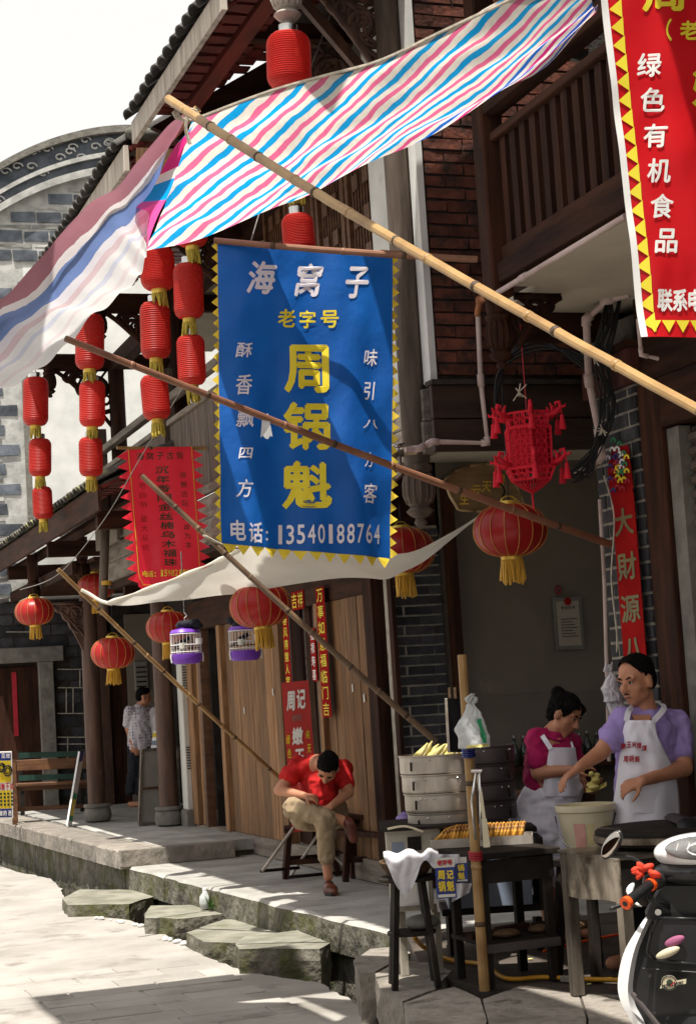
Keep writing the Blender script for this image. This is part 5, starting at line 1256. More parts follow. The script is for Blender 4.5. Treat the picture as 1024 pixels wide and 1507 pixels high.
tag(obj('tied_rag', mb, M['bag'], None), 'thin plastic strip knotted on the reddish pole in front of the blue banner', 'rag')

# ================================================================ WHITE AWNING
wa = thing('white_awning', P(165, 888, y=12.6), 'cream cloth awning stretched low from a bamboo tip to the hook by the shop', 'awning')
up = pathf([(160,888,12.6), (250,856,12.2), (330,822,11.7), (368,800,11.2), (430,806,11.0), (520,815,10.8), (600,812,10.6), (690,768,10.5), (738,734,10.5)])
lo = pathf([(162,890,12.6), (230,889,12.3), (330,874,12.0), (440,860,11.6), (540,850,11.2), (590,845,10.95), (640,815,10.7), (690,770,10.55), (739,736,10.5)])
def S4(u, v): 
    p = up(u).lerp(lo(u), v); return p + V((0, 0, -.03*math.sin(v*math.pi)*math.sin(u*math.pi) + .012*math.sin(u*22+v*5)*math.sin(u*math.pi) + .012*noise.noise(V((u*12, v*3, 3)))))
obj('cloth', MB().grid(S4, 80, 16), M['white_cloth'], wa, smooth=True)
obj('rolled_edge', MB().tube([up(i/50) + V((0, 0, .005)) for i in range(22)], [.012+.006*math.sin(i*1.7) for i in range(22)], 7), M['white_cloth'], wa, smooth=True)
obj('tie', MB().tube(curve([Q(165, 889, 12.6), Q(148, 884, 12.65), Q(132, 874, 12.7), Q(120, 868, 12.7)], 4), .013, 7), M['white_cloth'], wa, smooth=True)
obj('tie', MB().tube(curve([Q(368, 802, 11.2), Q(352, 806, 11.1), Q(330, 803, 11.0), Q(300, 788, 10.9)], 4), .009, 6), M['rope'], wa, smooth=True)
mb = MB().tube(curve([Q(737, 735, 10.5), Q(742, 722, 10.3), Q(735, 712, 10.2), Q(728, 718, 10.2)], 5), .006, 6)
tag(obj('iron_hook', mb, M['iron'], None), 'bent iron hook holding the right tip of the white awning by the name board', 'hook')
bamboo('bamboo_pole', Q(642, 1092, 10.9), Q(209, 700, 11.0), .021, .017, M['bamboo_d'], 'dark old bamboo pole in front of the left red banner, slanting down behind the steamers', nodes=10)
bamboo('bamboo_pole', Q(417, 1150, 14.3), Q(86, 838, 12.9), .018, .016, M['bamboo'], 'thin bamboo pole with split tip slanting from the left down behind the seated man', nodes=13)
mb = MB(); c = Q(210, 702, 10.95)
mb2 = MB().tube([Q(158, 700, 17.0), Q(152, 880, 17.0), Q(154, 905, 17.0)], .045, 10)
tag(obj('gallery_pole', mb2, M['gwoodz'], None, smooth=True), 'upright grey pole strapped to the corner of the upstairs gallery above the porch', 'pole')
obj('strap', MB().tube([Q(157, 858, 16.98)+V((0,0,-.02)), Q(157, 858, 16.98)+V((0,0,.02))], .05, 10), M['fringe'], bpy.data.objects['gallery_pole'])
rope(None, curve([Q(30, 868, 18.5), Q(85, 846, 17), Q(150, 770, 15), Q(215, 660, 13.5), Q(300, 520, 12)], 6), .004, M['wire'], 'slack_wire', 'thin wire rising from the far porch to the right past the lantern strings', 'wire')
rope(None, curve([Q(300, 785, 10.9), Q(340, 700, 10.5), Q(372, 480, 10.2)], 6), .0035, M['wire'], 'guy_cord', 'thin guy cord running up behind the blue banner from the white awning tie', 'cord')

# ================================================================ BIRDCAGES
def birdcage(px, py, d, lab):
    c = Q(px, py, d); s = d/FPX; W, D, H = 46*s, 36*s, 40*s          # c = middle of the bottom tray
    r = thing('birdcage', c + V((0, 0, H+.1)), lab, 'birdcage', 'birdcages under the white awning')
    tr = MB();
    tr.lathe([(W*.40, -.03), (W*.47, -.012), (W*.5, .0), (W*.52, .045), (W*.50, .046), (W*.46, .0)], c, 24, sy=D/W)
    obj('tray', tr, M['purple_p'], r, smooth='angle')
    mb = MB(); nb_ = 26
    for k in range(nb_):
        a = 2*math.pi*k/nb_; e = V((math.cos(a)*W*.49, math.sin(a)*D*.49, 0)); mb.tube([c+e+V((0,0,.04)), c+e+V((0,0,H))], .0016, 4)
    for z_ in (.06, H*.55, H-.01): mb.tube([c + V((math.cos(a)*W*.495, math.sin(a)*D*.495, z_)) for a in [2*math.pi*k/24 for k in range(25)]], .003, 4)
    obj('bars', mb, M['wprint2'], r)
    obj('roof', MB().lathe([(W*.50, H-.005), (W*.51, H), (W*.44, H+.022), (W*.15, H+.035), (.01, H+.04)], c, 24, sy=D/W), M['purple_p'], r, smooth='angle')
    mb = MB()
    for k in range(9): mb.ell(c + V((rnd(-.36, .36)*W, rnd(-.3, .3)*D, H+.040+rnd(0, .03))), (.055, .045, .03), Matrix.Rotation(rnd(-.5, .5), 3, 'Y'), 9, 6)
    obj('black_cover', mb, M['navy'], r, smooth=True)
    obj('hook', MB().tube([c+V((0,0,H+.07)), c+V((0,0,H+.11)), c+V((.02,0,H+.13)), c+V((.0,0,H+.155)), c+V((0, 0, 2.9-c.z))], .005, 5), M['silver'], r)
    obj('perch', MB().tube([c+V((-W*.48,0,H*.42)), c+V((W*.48,0,H*.42))], .006, 6), M['bench'], r)
    for dx, z_, mt in ((.12, .13, 'wprint2'), (-.06, .10, 'paper_w')): obj('feeding_cup', MB().lathe([(.018,0),(.026,.005),(.03,.045),(.027,.046)], c+V((dx*.7, -D*.35, z_-.02)), 10), M[mt], r, smooth='angle')
    for sx_ in (-1, 1): obj('clip', MB().tube([c+V((sx_*W*.51,-.02,.05)), c+V((sx_*W*.53,-.02,.02)), c+V((sx_*W*.51,-.02,-.02))], .005, 5), M['wprint2'], r)
    b = thing('bird', c + V((-.02, 0, H*.44)), 'small dark bird perched in the ' + ('left' if px < 300 else 'right') + ' purple birdcage', 'bird')
    q = c + V((-.02, 0, H*.44+.035)); mb = MB().ell(q, (.045, .028, .03), Matrix.Rotation(-.5, 3, 'Y')).ell(q+V((.035, 0, .035)), (.020, .018, .018)).bar(q+V((-.03, 0, -.01)), q+V((-.09, 0, -.045)), .022, .008).tube([q+V((.05, 0, .035)), q+V((.07, 0, .032))], [.006, .001], 5).tube([q, q+V((0, .01, -.035))], .004, 4)
    obj('plumage', mb, M['navy'], b, smooth=True)
birdcage(275, 971, 13.4, 'left purple birdcage with a bunched black cover, hanging in front of the door opening')
birdcage(361, 966, 13.0, 'right purple birdcage partly hidden by the lantern fringe, in front of the plank wall')
# ================================================================ PEOPLE
def blend(name, mb, mt, par, vox=.006, sm=4, wr=0, wf=9, cut=None):
    """closed overlapping volumes fused into one continuous skin"""
    me = bpy.data.meshes.new(name)
    c = off(par) if par else V((0, 0, 0))
    me.from_pydata([v - c for v in mb.v], [], mb.f)
    t = bpy.data.objects.new('tmp', me); COL.objects.link(t)
    bm = bmesh.new(); bm.from_mesh(me); bmesh.ops.recalc_face_normals(bm, faces=bm.faces); bm.to_mesh(me); bm.free()
    m = t.modifiers.new('r', 'REMESH'); m.mode = 'VOXEL'; m.voxel_size = vox; m.use_smooth_shade = True
    s = t.modifiers.new('s', 'SMOOTH'); s.factor = .5; s.iterations = sm
    bpy.context.view_layer.update()
    res = bpy.data.meshes.new_from_object(t.evaluated_get(bpy.context.evaluated_depsgraph_get()))
    bpy.data.objects.remove(t)
    if wr or cut:
        bm = bmesh.new(); bm.from_mesh(res); bm.normal_update()
        if wr:
            for v in bm.verts:
                q = v.co*wf; v.co += v.normal*wr*1.5*(abs(noise.noise(V((q.x + q.z*.7, q.y, q.z*.45)))) - .25 + .5*noise.noise(q*2.3) + .35*abs(noise.noise(V((q.x*1.2, q.y*1.2, q.z*3.1)))))
        if cut:
            for p_, n_ in cut: bmesh.ops.delete(bm, geom=[v for v in bm.verts if (v.co + c - V(p_)).dot(V(n_)) > 0], context='VERTS')
        bm.to_mesh(res); bm.free()
    res.name = name; res.materials.clear(); res.materials.append(mt)
    res.polygons.foreach_set('use_smooth', [True]*len(res.polygons))
    o = bpy.data.objects.new(name, res); COL.objects.link(o); o.parent = par
    return o
def limb(mb, pts, rs):
    for (a, b), (r0, r1) in zip(zip(pts, pts[1:]), zip(rs, rs[1:])): mb.cap(a, b, r0, r1)
def frame_to(fwd, up):
    f = V(fwd).normalized(); r = f.cross(V(up)).normalized(); u = r.cross(f); return r, f, u
def head(mb, c, fwd, up, s=1.0, hairstyle='short', par=None, detail=True):
    """adult head of height about .225*s, centre c; returns hair volume"""
    r, f, u = frame_to(fwd, up); Rm = Matrix((r, f, u)).transposed(); H = V(c); k = s
    A = lambda x, y, z: H + (r*x + f*y + u*z)*k
    mb.ell(A(0, -.012, .028), (.074*k, .092*k, .088*k), Rm, 20, 14)            # skull
    mb.ell(A(0, .018, -.038), (.060*k, .066*k, .072*k), Rm, 18, 12)            # face
    mb.ell(A(0, .045, -.088), (.030*k, .030*k, .024*k), Rm)                    # chin
    for sx in (-1, 1):
        mb.ell(A(.038*sx, .045, -.028), (.024*k, .026*k, .024*k), Rm)          # cheek
        mb.ell(A(.074*sx, -.008, -.015), (.009*k, .019*k, .032*k), Rm)         # ear
        mb.ell(A(.030*sx, .066, .022), (.026*k, .014*k, .010*k), Rm)           # brow
        mb.ell(A(.040*sx, .012, -.070), (.020*k, .034*k, .020*k), Rm)          # jaw
    mb.cap(A(0, .080, .005), A(0, .098, -.028), .009*k, .014*k)               # nose
    for sx in (-1, 1): mb.ell(A(.011*sx, .089, -.032), (.009*k, .011*k, .008*k), Rm)
    mb.ell(A(0, .077, -.058), (.023*k, .012*k, .007*k), Rm); mb.ell(A(0, .074, -.069), (.020*k, .012*k, .008*k), Rm)
    hb = MB()
    hb.ell(A(0, -.018, .036), (.0765*k, .0935*k, .0865*k), Rm, 20, 14)
    hb.ell(A(0, -.052, .0), (.068*k, .058*k, .074*k), Rm, 18, 12)
    if hairstyle == 'bun':
        hb.ell(A(0, -.02, .036), (.084*k, .098*k, .088*k), Rm); hb.ell(A(0, -.10, .085), (.042*k, .040*k, .040*k), Rm); hb.ell(A(0, -.085, .05), (.04*k, .04*k, .04*k), Rm)
        for sx in (-1, 1): hb.ell(A(.055*sx, .03, .06), (.03*k, .045*k, .035*k), Rm)
    else:
        hb.ell(A(0, .012, .080), (.056*k, .058*k, .040*k), Rm)
    return A, Rm, hb
def face_bits(par, A, Rm, k, brows=True, closed=False):
    for sx in (-1, 1):
        if not closed:
            obj('eye', MB().ell(A(.030*sx, .071, .002), (.0115*k, .006*k, .0055*k), Rm), M['wprint2'], par, smooth=True)
            obj('iris', MB().ell(A(.030*sx, .0755, .001), (.0055*k, .003*k, .0052*k), Rm), M['black'], par, smooth=True)
        obj('eyelid', MB().tube([A((.030-.013)*sx, .0745, .003), A(.030*sx, .0790, .0075), A((.030+.014)*sx, .0715, .003)], .0022*k, 5), M['hair'], par)
        if brows: obj('eyebrow', MB().tube([A(.014*sx, .081, .020), A(.030*sx, .0800, .028), A(.048*sx, .0690, .023)], [.003*k, .0045*k, .002*k], 5), M['hair'], par)
    obj('lips', MB().tube([A(-.020, .0795, -.0625), A(-.008, .0885, -.0610), A(0, .0885, -.0625), A(.008, .0885, -.0610), A(.020, .0795, -.0625)], [.002*k, .0042*k, .0045*k, .0042*k, .002*k], 6), mat('lip', (.26,.09,.075), None, 9, rough=.5, bump=0) if 'lip' not in bpy.data.materials else bpy.data.materials['lip'], par)
def hand(mb, wrist, d, nrm, side, k=1.0, curl=.5, spread=.12, thumb=.9):
    """palm plus five separate bent fingers; d = pointing direction, nrm = back of hand, side = +1 thumb towards d x nrm"""
    d = V(d).normalized(); n = V(nrm); n = (n - d*n.dot(d)).normalized(); s = d.cross(n)*side
    W = V(wrist)
    for t in (-1, 0, 1): mb.cap(W + s*t*.012*k, W + d*.075*k + s*t*.026*k, .016*k, .013*k, 8)
    for i, (o_, L) in enumerate(((.031, .072), (.011, .080), (-.010, .074), (-.030, .058))):
        b = W + d*.080*k + s*o_*k; dd = (d + s*(o_*spread*30*.1)).normalized(); cc = curl*(1+.12*i); p = b; r_ = .0085*k if i < 3 else .0072*k
        for j, fr in enumerate((.45, .30, .25)):
            a = cc*(.55, 1.25, 1.75)[j]; q = p + (dd*math.cos(a) - n*math.sin(a))*L*fr*k; mb.cap(p, q, r_*(1-.08*j), r_*(1-.08*(j+1)), 8); p = q
    b = W + d*.022*k + s*.022*k; p = b
    for j, L in enumerate((.036, .030, .024)):
        q = p + (d*(.55+.15*j) + s*(.75-.25*j)*thumb - n*(.35+.2*j)*curl).normalized()*L*k; mb.cap(p, q, (.0125, .0105, .0092)[j]*k, (.0105, .0092, .0075)[j]*k, 8); p = q
CR = AX.copy(); CF = V((-AZ.x, -AZ.y, 0)).normalized(); UP = V((0, 0, 1)); CR = V((CF.y, -CF.x, 0))
def body_at(px, py, d, f=0): return Q(px, py, d + f)     # f metres further from the viewer

# ---- standing cook, right
D = 8.9
def J(px, py, f=0): return Q(px, py, D+f)
man = thing('person', (J(950, 1200).x, J(950, 1200).y, FZ), 'man in a lilac T-shirt and printed white apron reaching out behind the griddle', 'person')
mb = MB()
hc = J(935, 1001); fw = (-CR*.72 - CF*.62 - UP*.18)
A, Rm, hb = head(mb, hc, fw, UP*1 - CR*.04, 1.10)
neck = J(947, 1046, .02)
mb.cap(J(944, 1022, .02), neck, .058, .066)
shl, shr = J(917, 1062, -.05), J(992, 1066, .05)
limb(mb, [neck, J(952, 1075), J(950, 1120), J(945, 1160), J(947, 1205)], [.07, .12, .135, .135, .14])
limb(mb, [shl, J(952, 1070), shr], [.06, .10, .062])
elL, wrL = J(884, 1107, -.16), J(852, 1129, -.24)
limb(mb, [shl, elL, wrL], [.055, .043, .027])
hand(mb, wrL, (J(833, 1143, -.26)-wrL), UP*1 - CR*.3, 1, 1.05, .55, .2)
elR, wrR = J(1006, 1130, -.05), J(945, 1149, -.26)
limb(mb, [shr, elR], [.062, .047]); limb(mb, [elR, wrR], [.046, .028])
hand(mb, wrR, (J(922, 1157, -.27)-wrR), UP*.7 - CF*.7, -1, 1.0, .85, .1)
hipL, hipR = J(930, 1215, -.02), J(965, 1215, .02)
fz = FZ
for hp, sx in ((hipL, -1), (hipR, 1)):
    kn_ = V((hp.x, hp.y, .78)) + CR*.02*sx; an = V((hp.x, hp.y, .38)) + CR*.03*sx
    limb(mb, [hp, kn_, an], [.088, .06, .042]); mb.cap(V((an.x, an.y, FZ+.04)), V((an.x, an.y, FZ+.04)) - CR*.13 - CF*.06, .042, .035); mb.cap(an, V((an.x, an.y, FZ+.06)), .042, .04)
body = blend('body', mb, M['skin'], man, .0075, 3)
blend('hair', hb, M['hair'], man, .0045, 1, .003, 60, cut=[(A(0, .050, .070), (A(0, 1, -.50)-A(0, 0, 0)).normalized()), (A(0, .01, -.045), -UP)])
face_bits(man, A, Rm, 1.10)
obj('moustache', MB().tube([A(-.02, .083, -.050), A(0, .0905, -.045), A(.02, .083, -.050)], [.0015, .0035, .0015], 5), M['hair'], man)
mb = MB()                                              # T-shirt
limb(mb, [J(949, 1062, .01), J(953, 1080), J(951, 1120), J(946, 1160), J(947, 1205)], [.085, .140, .152, .152, .158])
limb(mb, [shl, J(952, 1074), shr], [.078, .115, .082])
limb(mb, [shl, shl.lerp(elL, .58)], [.070, .064]); limb(mb, [shr, shr.lerp(elR, .62)], [.074, .068])
blend('shirt', mb, M['purple_t'], man, .009, 3, .014, 9, cut=[(J(941, 1068, -.15), (UP*.8 - CF*.55 - CR*.12).normalized()), (shl.lerp(elL, .60), (elL-shl).normalized()*1)] if False else None)
obj('collar_skin', MB().prism([J(930, 1052, -.135), J(958, 1052, -.125), J(953, 1066, -.155), J(942, 1078, -.165), J(934, 1066, -.155)], CF*.03), M['skin'], man)
mb = MB()                                              # trousers
for hp, sx in ((hipL, -1), (hipR, 1)): limb(mb, [V((hp.x, hp.y, .98)), V((hp.x, hp.y, .78)), V((hp.x, hp.y, .40))], [.105, .08, .062])
blend('trousers', mb, M['navy'], man, .01, 2, .01, 9)
# apron: curved sheet wrapped round the front
def wrap(px, py, ex=0.0):
    """point of the apron, lying in front of the torso whose half width is about 45 px"""
    t = max(-1, min(1, (px-948)/52)); return J(px, py, -.178 - ex + .15*abs(t)**2.6)
rows = [(1060, 920, 962), (1075, 917, 964), (1090, 915, 969), (1105, 913, 976), (1122, 911, 985), (1140, 909, 993), (1160, 907, 996), (1185, 903, 998), (1215, 896, 1000), (1260, 892, 1002), (1310, 890, 1002)]
def apf(u, v):
    t = v*(len(rows)-1); i = min(int(t), len(rows)-2); a, b = rows[i], rows[i+1]; q = t-i
    y = a[0]+(b[0]-a[0])*q; xl = a[1]+(b[1]-a[1])*q; xr = a[2]+(b[2]-a[2])*q; x = xl+(xr-xl)*u
    return wrap(x, y, .012) + CF*(.012*math.sin(u*13+v*3)*v + .012*noise.noise(V((u*5, v*7, 3))))
ap = obj('apron', MB().grid(apf, 36, 44), M['apron'], man, smooth=True)
sol = ap.modifiers.new('t', 'SOLIDIFY'); sol.thickness = .006
obj('pocket', MB().grid(lambda u, v: wrap(925+u*52, 1162+v*34, .024), 10, 6), M['apron'], man, smooth=True)
for a_, b_, c_ in (((921,1061,-.17), (925,1046,-.12), (935,1038,.02)), ((961,1061,-.165), (976,1043,-.09), (972,1035,.06))):
    pts = curve([J(*a_), J(*b_), J(*c_)], 6); m_ = MB(); 
    for p, q in zip(pts, pts[1:]): m_.bar(p, q, .028, .005, CF)
    obj('apron_strap', m_, M['apron'], man)
lettering(man, [(t, 916.5+i*7.7, 1099 - (1.2, 3.4, 4.0, 2.6, 0)[i]*.9 + (0,0,0,.5,2)[i], 7.4, 9) for i, t in enumerate('嫩玉米馍馍')] + [(t, 920+i*8.3, 1117-(i==1)*.6, 7.6, 9.5) for i, t in enumerate('周锅魁')], M['red_d'], lambda x_, y_: wrap(x_, y_, .034) + CF*(-.004), .05, .1)

# ---- woman with bun
D = 10.0
wm = thing('person', (J(815, 1200).x, J(815, 1200).y, FZ), 'woman with hair bun in magenta blouse and white apron looking down', 'person')
mb = MB()
hc = J(831, 1052); fw = (CR*.70 - CF*.50 - UP*.50)
A, Rm, hb = head(mb, hc, fw, UP + CR*.35, 1.02, 'bun')
neck = J(812, 1080, .0); mb.cap(J(822, 1066, .02), neck, .050, .058)
shl, shr = J(791, 1090, -.04), J(838, 1096, .12)
limb(mb, [neck, J(808, 1105), J(806, 1140), J(808, 1175), J(806, 1215)], [.06, .125, .13, .13, .155])
limb(mb, [shl, J(810, 1096), shr], [.058, .09, .055])
elL, wrL = J(792, 1137, -.12), J(842, 1133, -.20); limb(mb, [shl, elL], [.058, .045]); limb(mb, [elL, wrL], [.044, .026])
hand(mb, wrL, (J(860, 1127, -.20)-wrL), UP*.8-CF*.5, 1, .92, .7, .1)
elR, wrR = J(853, 1155, .10), J(872, 1162, -.12); limb(mb, [shr, elR, wrR], [.055, .042, .026])
hand(mb, wrR, (J(880, 1152, -.22)-wrR), -UP*.6-CF*.3, -1, .92, .5, .1)
for (hx, sx) in ((795, -1), (820, 1)):
    hp = J(hx, 1225, .02*sx); an = V((hp.x, hp.y, .36)) + CR*.02
    limb(mb, [hp, V((hp.x, hp.y, .72)), an], [.10, .062, .038]); mb.cap(V((an.x, an.y, FZ+.035)), V((an.x, an.y, FZ+.032)) + CR*.09 - CF*.10, .036, .030); mb.cap(an, V((an.x, an.y, FZ+.05)), .038, .036)
blend('body', mb, M['skin'], wm, .008, 3)
blend('hair', hb, M['hair'], wm, .006, 2, .008, 30, cut=[(A(0, .060, .035), (A(0, 1, -.5)-A(0, 0, 0)).normalized())])
face_bits(wm, A, Rm, 1.02)
mb = MB(); limb(mb, [J(812, 1090), J(809, 1108), J(806, 1140), J(808, 1160)], [.08, .138, .142, .135]); limb(mb, [shl, J(811, 1099), shr], [.075, .105, .072])
limb(mb, [shl, shl.lerp(elL, .60)], [.070, .066]); limb(mb, [shr, shr.lerp(elR, .5)], [.068, .062])
blend('blouse', mb, M['magenta'], wm, .009, 3, .015, 10)
obj('blouse_collar', MB().tube(curve([J(800, 1076, .0), J(806, 1084, -.09), J(822, 1090, -.10), J(832, 1087, -.04)], 5), .007, 6), M['magenta'], wm, smooth=True)
mb = MB(); limb(mb, [J(806, 1180), J(800, 1215), J(800, 1245), J(802, 1265)], [.155, .185, .185, .175]); limb(mb, [J(822, 1150, -.02), J(818, 1200), J(816, 1250)], [.12, .15, .14])
blend('apron_skirt', mb, M['apron'], wm, .010, 3, .025, 7)
def wrapw(px, py, ex=0): t = max(-1, min(1, (px-820)/34)); return J(px, py, -.150 - ex + .10*abs(t)**2.4)
obj('apron_bib', MB().grid(lambda u, v: wrapw(808 - v*12 + u*(38+v*22), 1100+v*72, .01+.01*math.sin(u*11)*v), 20, 24), M['apron'], wm, smooth=True)
for a_, b_, c_ in (((810,1102,-.165), (799,1085,-.12), (792,1074,.04)), ((842,1107,-.10), (838,1092,-.02), (832,1082,.10))):
    pts = curve([J(*a_), J(*b_), J(*c_)], 6); m_ = MB()
    for p, q in zip(pts, pts[1:]): m_.bar(p, q, .026, .005, CF)
    obj('apron_strap', m_, M['apron'], wm)
obj('sandal', MB().ell(V((J(822, 1225).x, J(822, 1225).y, FZ+.014)) + CR*.05 - CF*.05, (.10, .055, .014)), M['navy'], wm, smooth=True)
dg = thing('corn_dough', J(876, 1160, -.30), 'open husk with yellow corn dough in the woman\'s hands', 'dough')
mb = MB(); c = J(876, 1150, -.28)
for k in range(7): mb.ell(c + V((rnd(-.02, .02), rnd(-.02, .02), .012*k-.03)), (.034-.003*k, .028-.002*k, .016))
obj('dough', mb, M['corn'], dg, smooth=True)
obj('husk', MB().grid(lambda u, v: J(862+u*30, 1166 - 10*u*u - v*6 - 8*math.sin(v*3.1)*0, -.32+.10*v), 8, 4), M['corn'], dg, smooth=True)
fk = thing('thin_tray', c, 'dark round tray under the dough', 'tray') if False else None

# ---- seated man
D = 13.25
sm_ = thing('person', (J(480, 1230).x, J(480, 1230).y, FZ), 'man in red T-shirt bent over on a chair, ankle crossed over knee', 'person')
mb = MB()
hc = J(482, 1130, -.26); fw = (-CF*.45 - UP*.88 - CR*.25)
A, Rm, hb = head(mb, hc, fw, UP*.8 - CF*.55 + CR*.15, 1.05)
neck = J(468, 1125, -.05); mb.cap(J(476, 1126, -.15), neck, .055, .062)
shl, shr = J(440, 1128, -.02), J(503, 1131, -.02); hip = J(468, 1196, .12)
limb(mb, [neck, J(470, 1145, .02), J(468, 1170, .08), hip], [.08, .14, .135, .145]); limb(mb, [shl, J(470, 1132), shr], [.06, .09, .06])
elL, wrL = J(411, 1163, -.12), J(448, 1171, -.28); limb(mb, [shl, elL], [.058, .043]); limb(mb, [elL, wrL], [.042, .028]); hand(mb, wrL, J(462, 1174, -.30)-wrL, UP-CF*.5, 1, 1.0, 1.1, .1)
elR, wrR = J(513, 1166, -.14), J(488, 1186, -.30); limb(mb, [shr, elR], [.058, .043]); limb(mb, [elR, wrR], [.042, .028]); hand(mb, wrR, J(470, 1197, -.33)-wrR, UP*.8-CF*.7, -1, 1.0, .35, .3)
hL, hR = hip - CR*.08, hip + CR*.09
knL = J(434, 1188, -.22); anL = J(505, 1207, -.30); knR = J(479, 1207, -.34); anR = J(481, 1275, -.30)
limb(mb, [hL, knL], [.085, .065]); limb(mb, [knL, J(470, 1200, -.30), anL], [.06, .055, .036])
limb(mb, [anL, J(512, 1214, -.32), J(517, 1228, -.33)], [.038, .036, .028])
limb(mb, [hR, knR], [.085, .065]); limb(mb, [knR, J(480, 1240, -.33), anR, J(483, 1290, -.30)], [.06, .056, .036, .036])
blend('body', mb, M['skin'], sm_, .0085, 3)
blend('hair', hb, M['hair'], sm_, .007, 2, .006, 36, cut=[(A(0, .07, .04), (A(0, 1, -.5)-A(0, 0, 0)).normalized())])
face_bits(sm_, A, Rm, 1.05, closed=True)
mb = MB(); limb(mb, [J(468, 1127, -.02), J(470, 1146, .01), J(468, 1168, .06), J(468, 1188, .10)], [.095, .155, .152, .152]); limb(mb, [shl, J(470, 1134), shr], [.078, .11, .078])
limb(mb, [shl, shl.lerp(elL, .50)], [.072, .068]); limb(mb, [shr, shr.lerp(elR, .56)], [.072, .066]); limb(mb, [J(472, 1150, -.1), J(474, 1172, -.12)], [.10, .10])
blend('shirt', mb, M['red_t'], sm_, .010, 3, .018, 9)
mb = MB(); limb(mb, [hL, knL], [.110, .082]); limb(mb, [knL, J(462, 1198, -.30), J(482, 1203, -.31)], [.088, .075, .062])
limb(mb, [hR, knR], [.110, .082]); limb(mb, [knR, J(480, 1240, -.33), J(481, 1262, -.31)], [.080, .066, .062]); limb(mb, [hL, hR], [.14, .14])
blend('trousers', mb, M['khaki'], sm_, .010, 3, .012, 11)
a = J(483, 1290, -.31)
sh1 = MB(); sh1.cap(V((a.x, a.y, FZ+.045)), V((a.x, a.y, FZ+.035)) - CF*.10 + CR*.03, .045, .040); sh1.cap(V((a.x, a.y, FZ+.05)) + CF*.06, V((a.x, a.y, FZ+.04)), .042, .045); sh1.cap(V((a.x, a.y, FZ+.03)) - CF*.10, V((a.x, a.y, FZ+.025)) - CF*.17 + CR*.04, .04, .03)
blend('shoe', sh1, M['leather'], sm_, .007, 3)
obj('sole', MB().prism([V((a.x, a.y, FZ+.002)) + CR*x_ - CF*y_ for x_, y_ in ((-.045, -.09), (.04, -.09), (.055, .08), (.06, .18), (.02, .20), (-.03, .12))], (0, 0, .018)), M['black'], sm_)
f0 = J(514, 1214, -.33); sh2 = MB().cap(f0, J(520, 1234, -.34), .046, .036).cap(J(509, 1208, -.30), f0, .040, .046)
blend('shoe', sh2, M['leather'], sm_, .007, 3)

# ---- two people in the far passage
D = 22.9
fp = thing('person', (J(208, 1160).x, J(208, 1160).y, RZ), 'man in a spotted pale polo shirt standing half turned in the far doorway', 'person')
mb = MB(); A, Rm, hb = head(mb, J(212, 1025), CR*.9 + CF*.2 - UP*.15, UP, 1.0)
mb.cap(J(209, 1034), J(205, 1043), .055, .06)
shl, shr = J(192, 1047, -.05), J(219, 1048, .08)
limb(mb, [J(205, 1042), J(206, 1055), J(206, 1080), J(205, 1100)], [.06, .13, .14, .135]); limb(mb, [shl, shr], [.06, .06])
elL, wrL = J(188, 1070, -.02), J(196, 1096, -.12); limb(mb, [shl, elL, wrL], [.055, .042, .028]); hand(mb, wrL, (J(201, 1106, -.14)-wrL), CF*-1, 1, 1.0, .4)
limb(mb, [shr, J(221, 1075, .05), J(219, 1095, -.0)], [.05, .04, .028])
for hx, kx, ax in ((200, 198, 192), (212, 210, 206)): limb(mb, [J(hx, 1105), J(kx, 1135), J(ax, 1166)], [.085, .06, .04]); a = J(ax, 1171); mb.cap(V((a.x, a.y, RZ+.04)), V((a.x, a.y, RZ+.035)) + CR*.13 - CF*.05, .04, .034)
blend('body', mb, M['skin'], fp, .012, 2); blend('hair', hb, M['hair'], fp, .010, 2, cut=[(A(0, .07, .04), (A(0, 1, -.5)-A(0, 0, 0)).normalized())])
mb = MB(); limb(mb, [J(205, 1044), J(206, 1056), J(206, 1080), J(206, 1094)], [.085, .15, .165, .158]); limb(mb, [shl, shr], [.075, .075]); limb(mb, [shl, shl.lerp(elL, .75)], [.08, .074]); limb(mb, [shr, J(220, 1062, .06)], [.075, .07])
ps_m = mat('spotted_polo', (.62,.58,.62), (.54,.50,.55), 6, rough=.9, bump=.1, coord='obj')
n = ps_m.node_tree.nodes; L = ps_m.node_tree.links.new; vo = n.new('ShaderNodeTexVoronoi'); vo.inputs['Scale'].default_value = 26; vo.inputs['Randomness'].default_value = .2; tc = n.new('ShaderNodeTexCoord'); L(tc.outputs['Object'], vo.inputs[0])
lt = n.new('ShaderNodeMath'); lt.operation = 'LESS_THAN'; lt.inputs[1].default_value = .26; L(vo.outputs['Distance'], lt.inputs[0]); mx = n.new('ShaderNodeMixRGB'); b_ = n['Principled BSDF']; src = b_.inputs['Base Color'].links[0].from_socket; L(lt.outputs[0], mx.inputs[0]); L(src, mx.inputs[1]); mx.inputs[2].default_value = (.10, .05, .14, 1); L(mx.outputs[0], b_.inputs['Base Color'])
blend('polo_shirt', mb, ps_m, fp, .012, 2, .014, 8)
mb = MB()
for hx, kx, ax in ((200, 198, 192), (212, 210, 206)): limb(mb, [J(hx, 1102), J(kx, 1135), J(ax, 1164)], [.115, .085, .07])
blend('trousers', mb, M['navy'], fp, .012, 2, .012, 9)
f2 = thing('person', (J(232, 1160).x, J(232, 1160).y, RZ), 'second figure in a plain white T-shirt almost hidden by the second porch column', 'person')
mb = MB(); A, Rm, hb = head(mb, J(238, 1026), -CR*.9 + CF*.2, UP, 1.0); mb.cap(J(238, 1036), J(239, 1044), .055, .06)
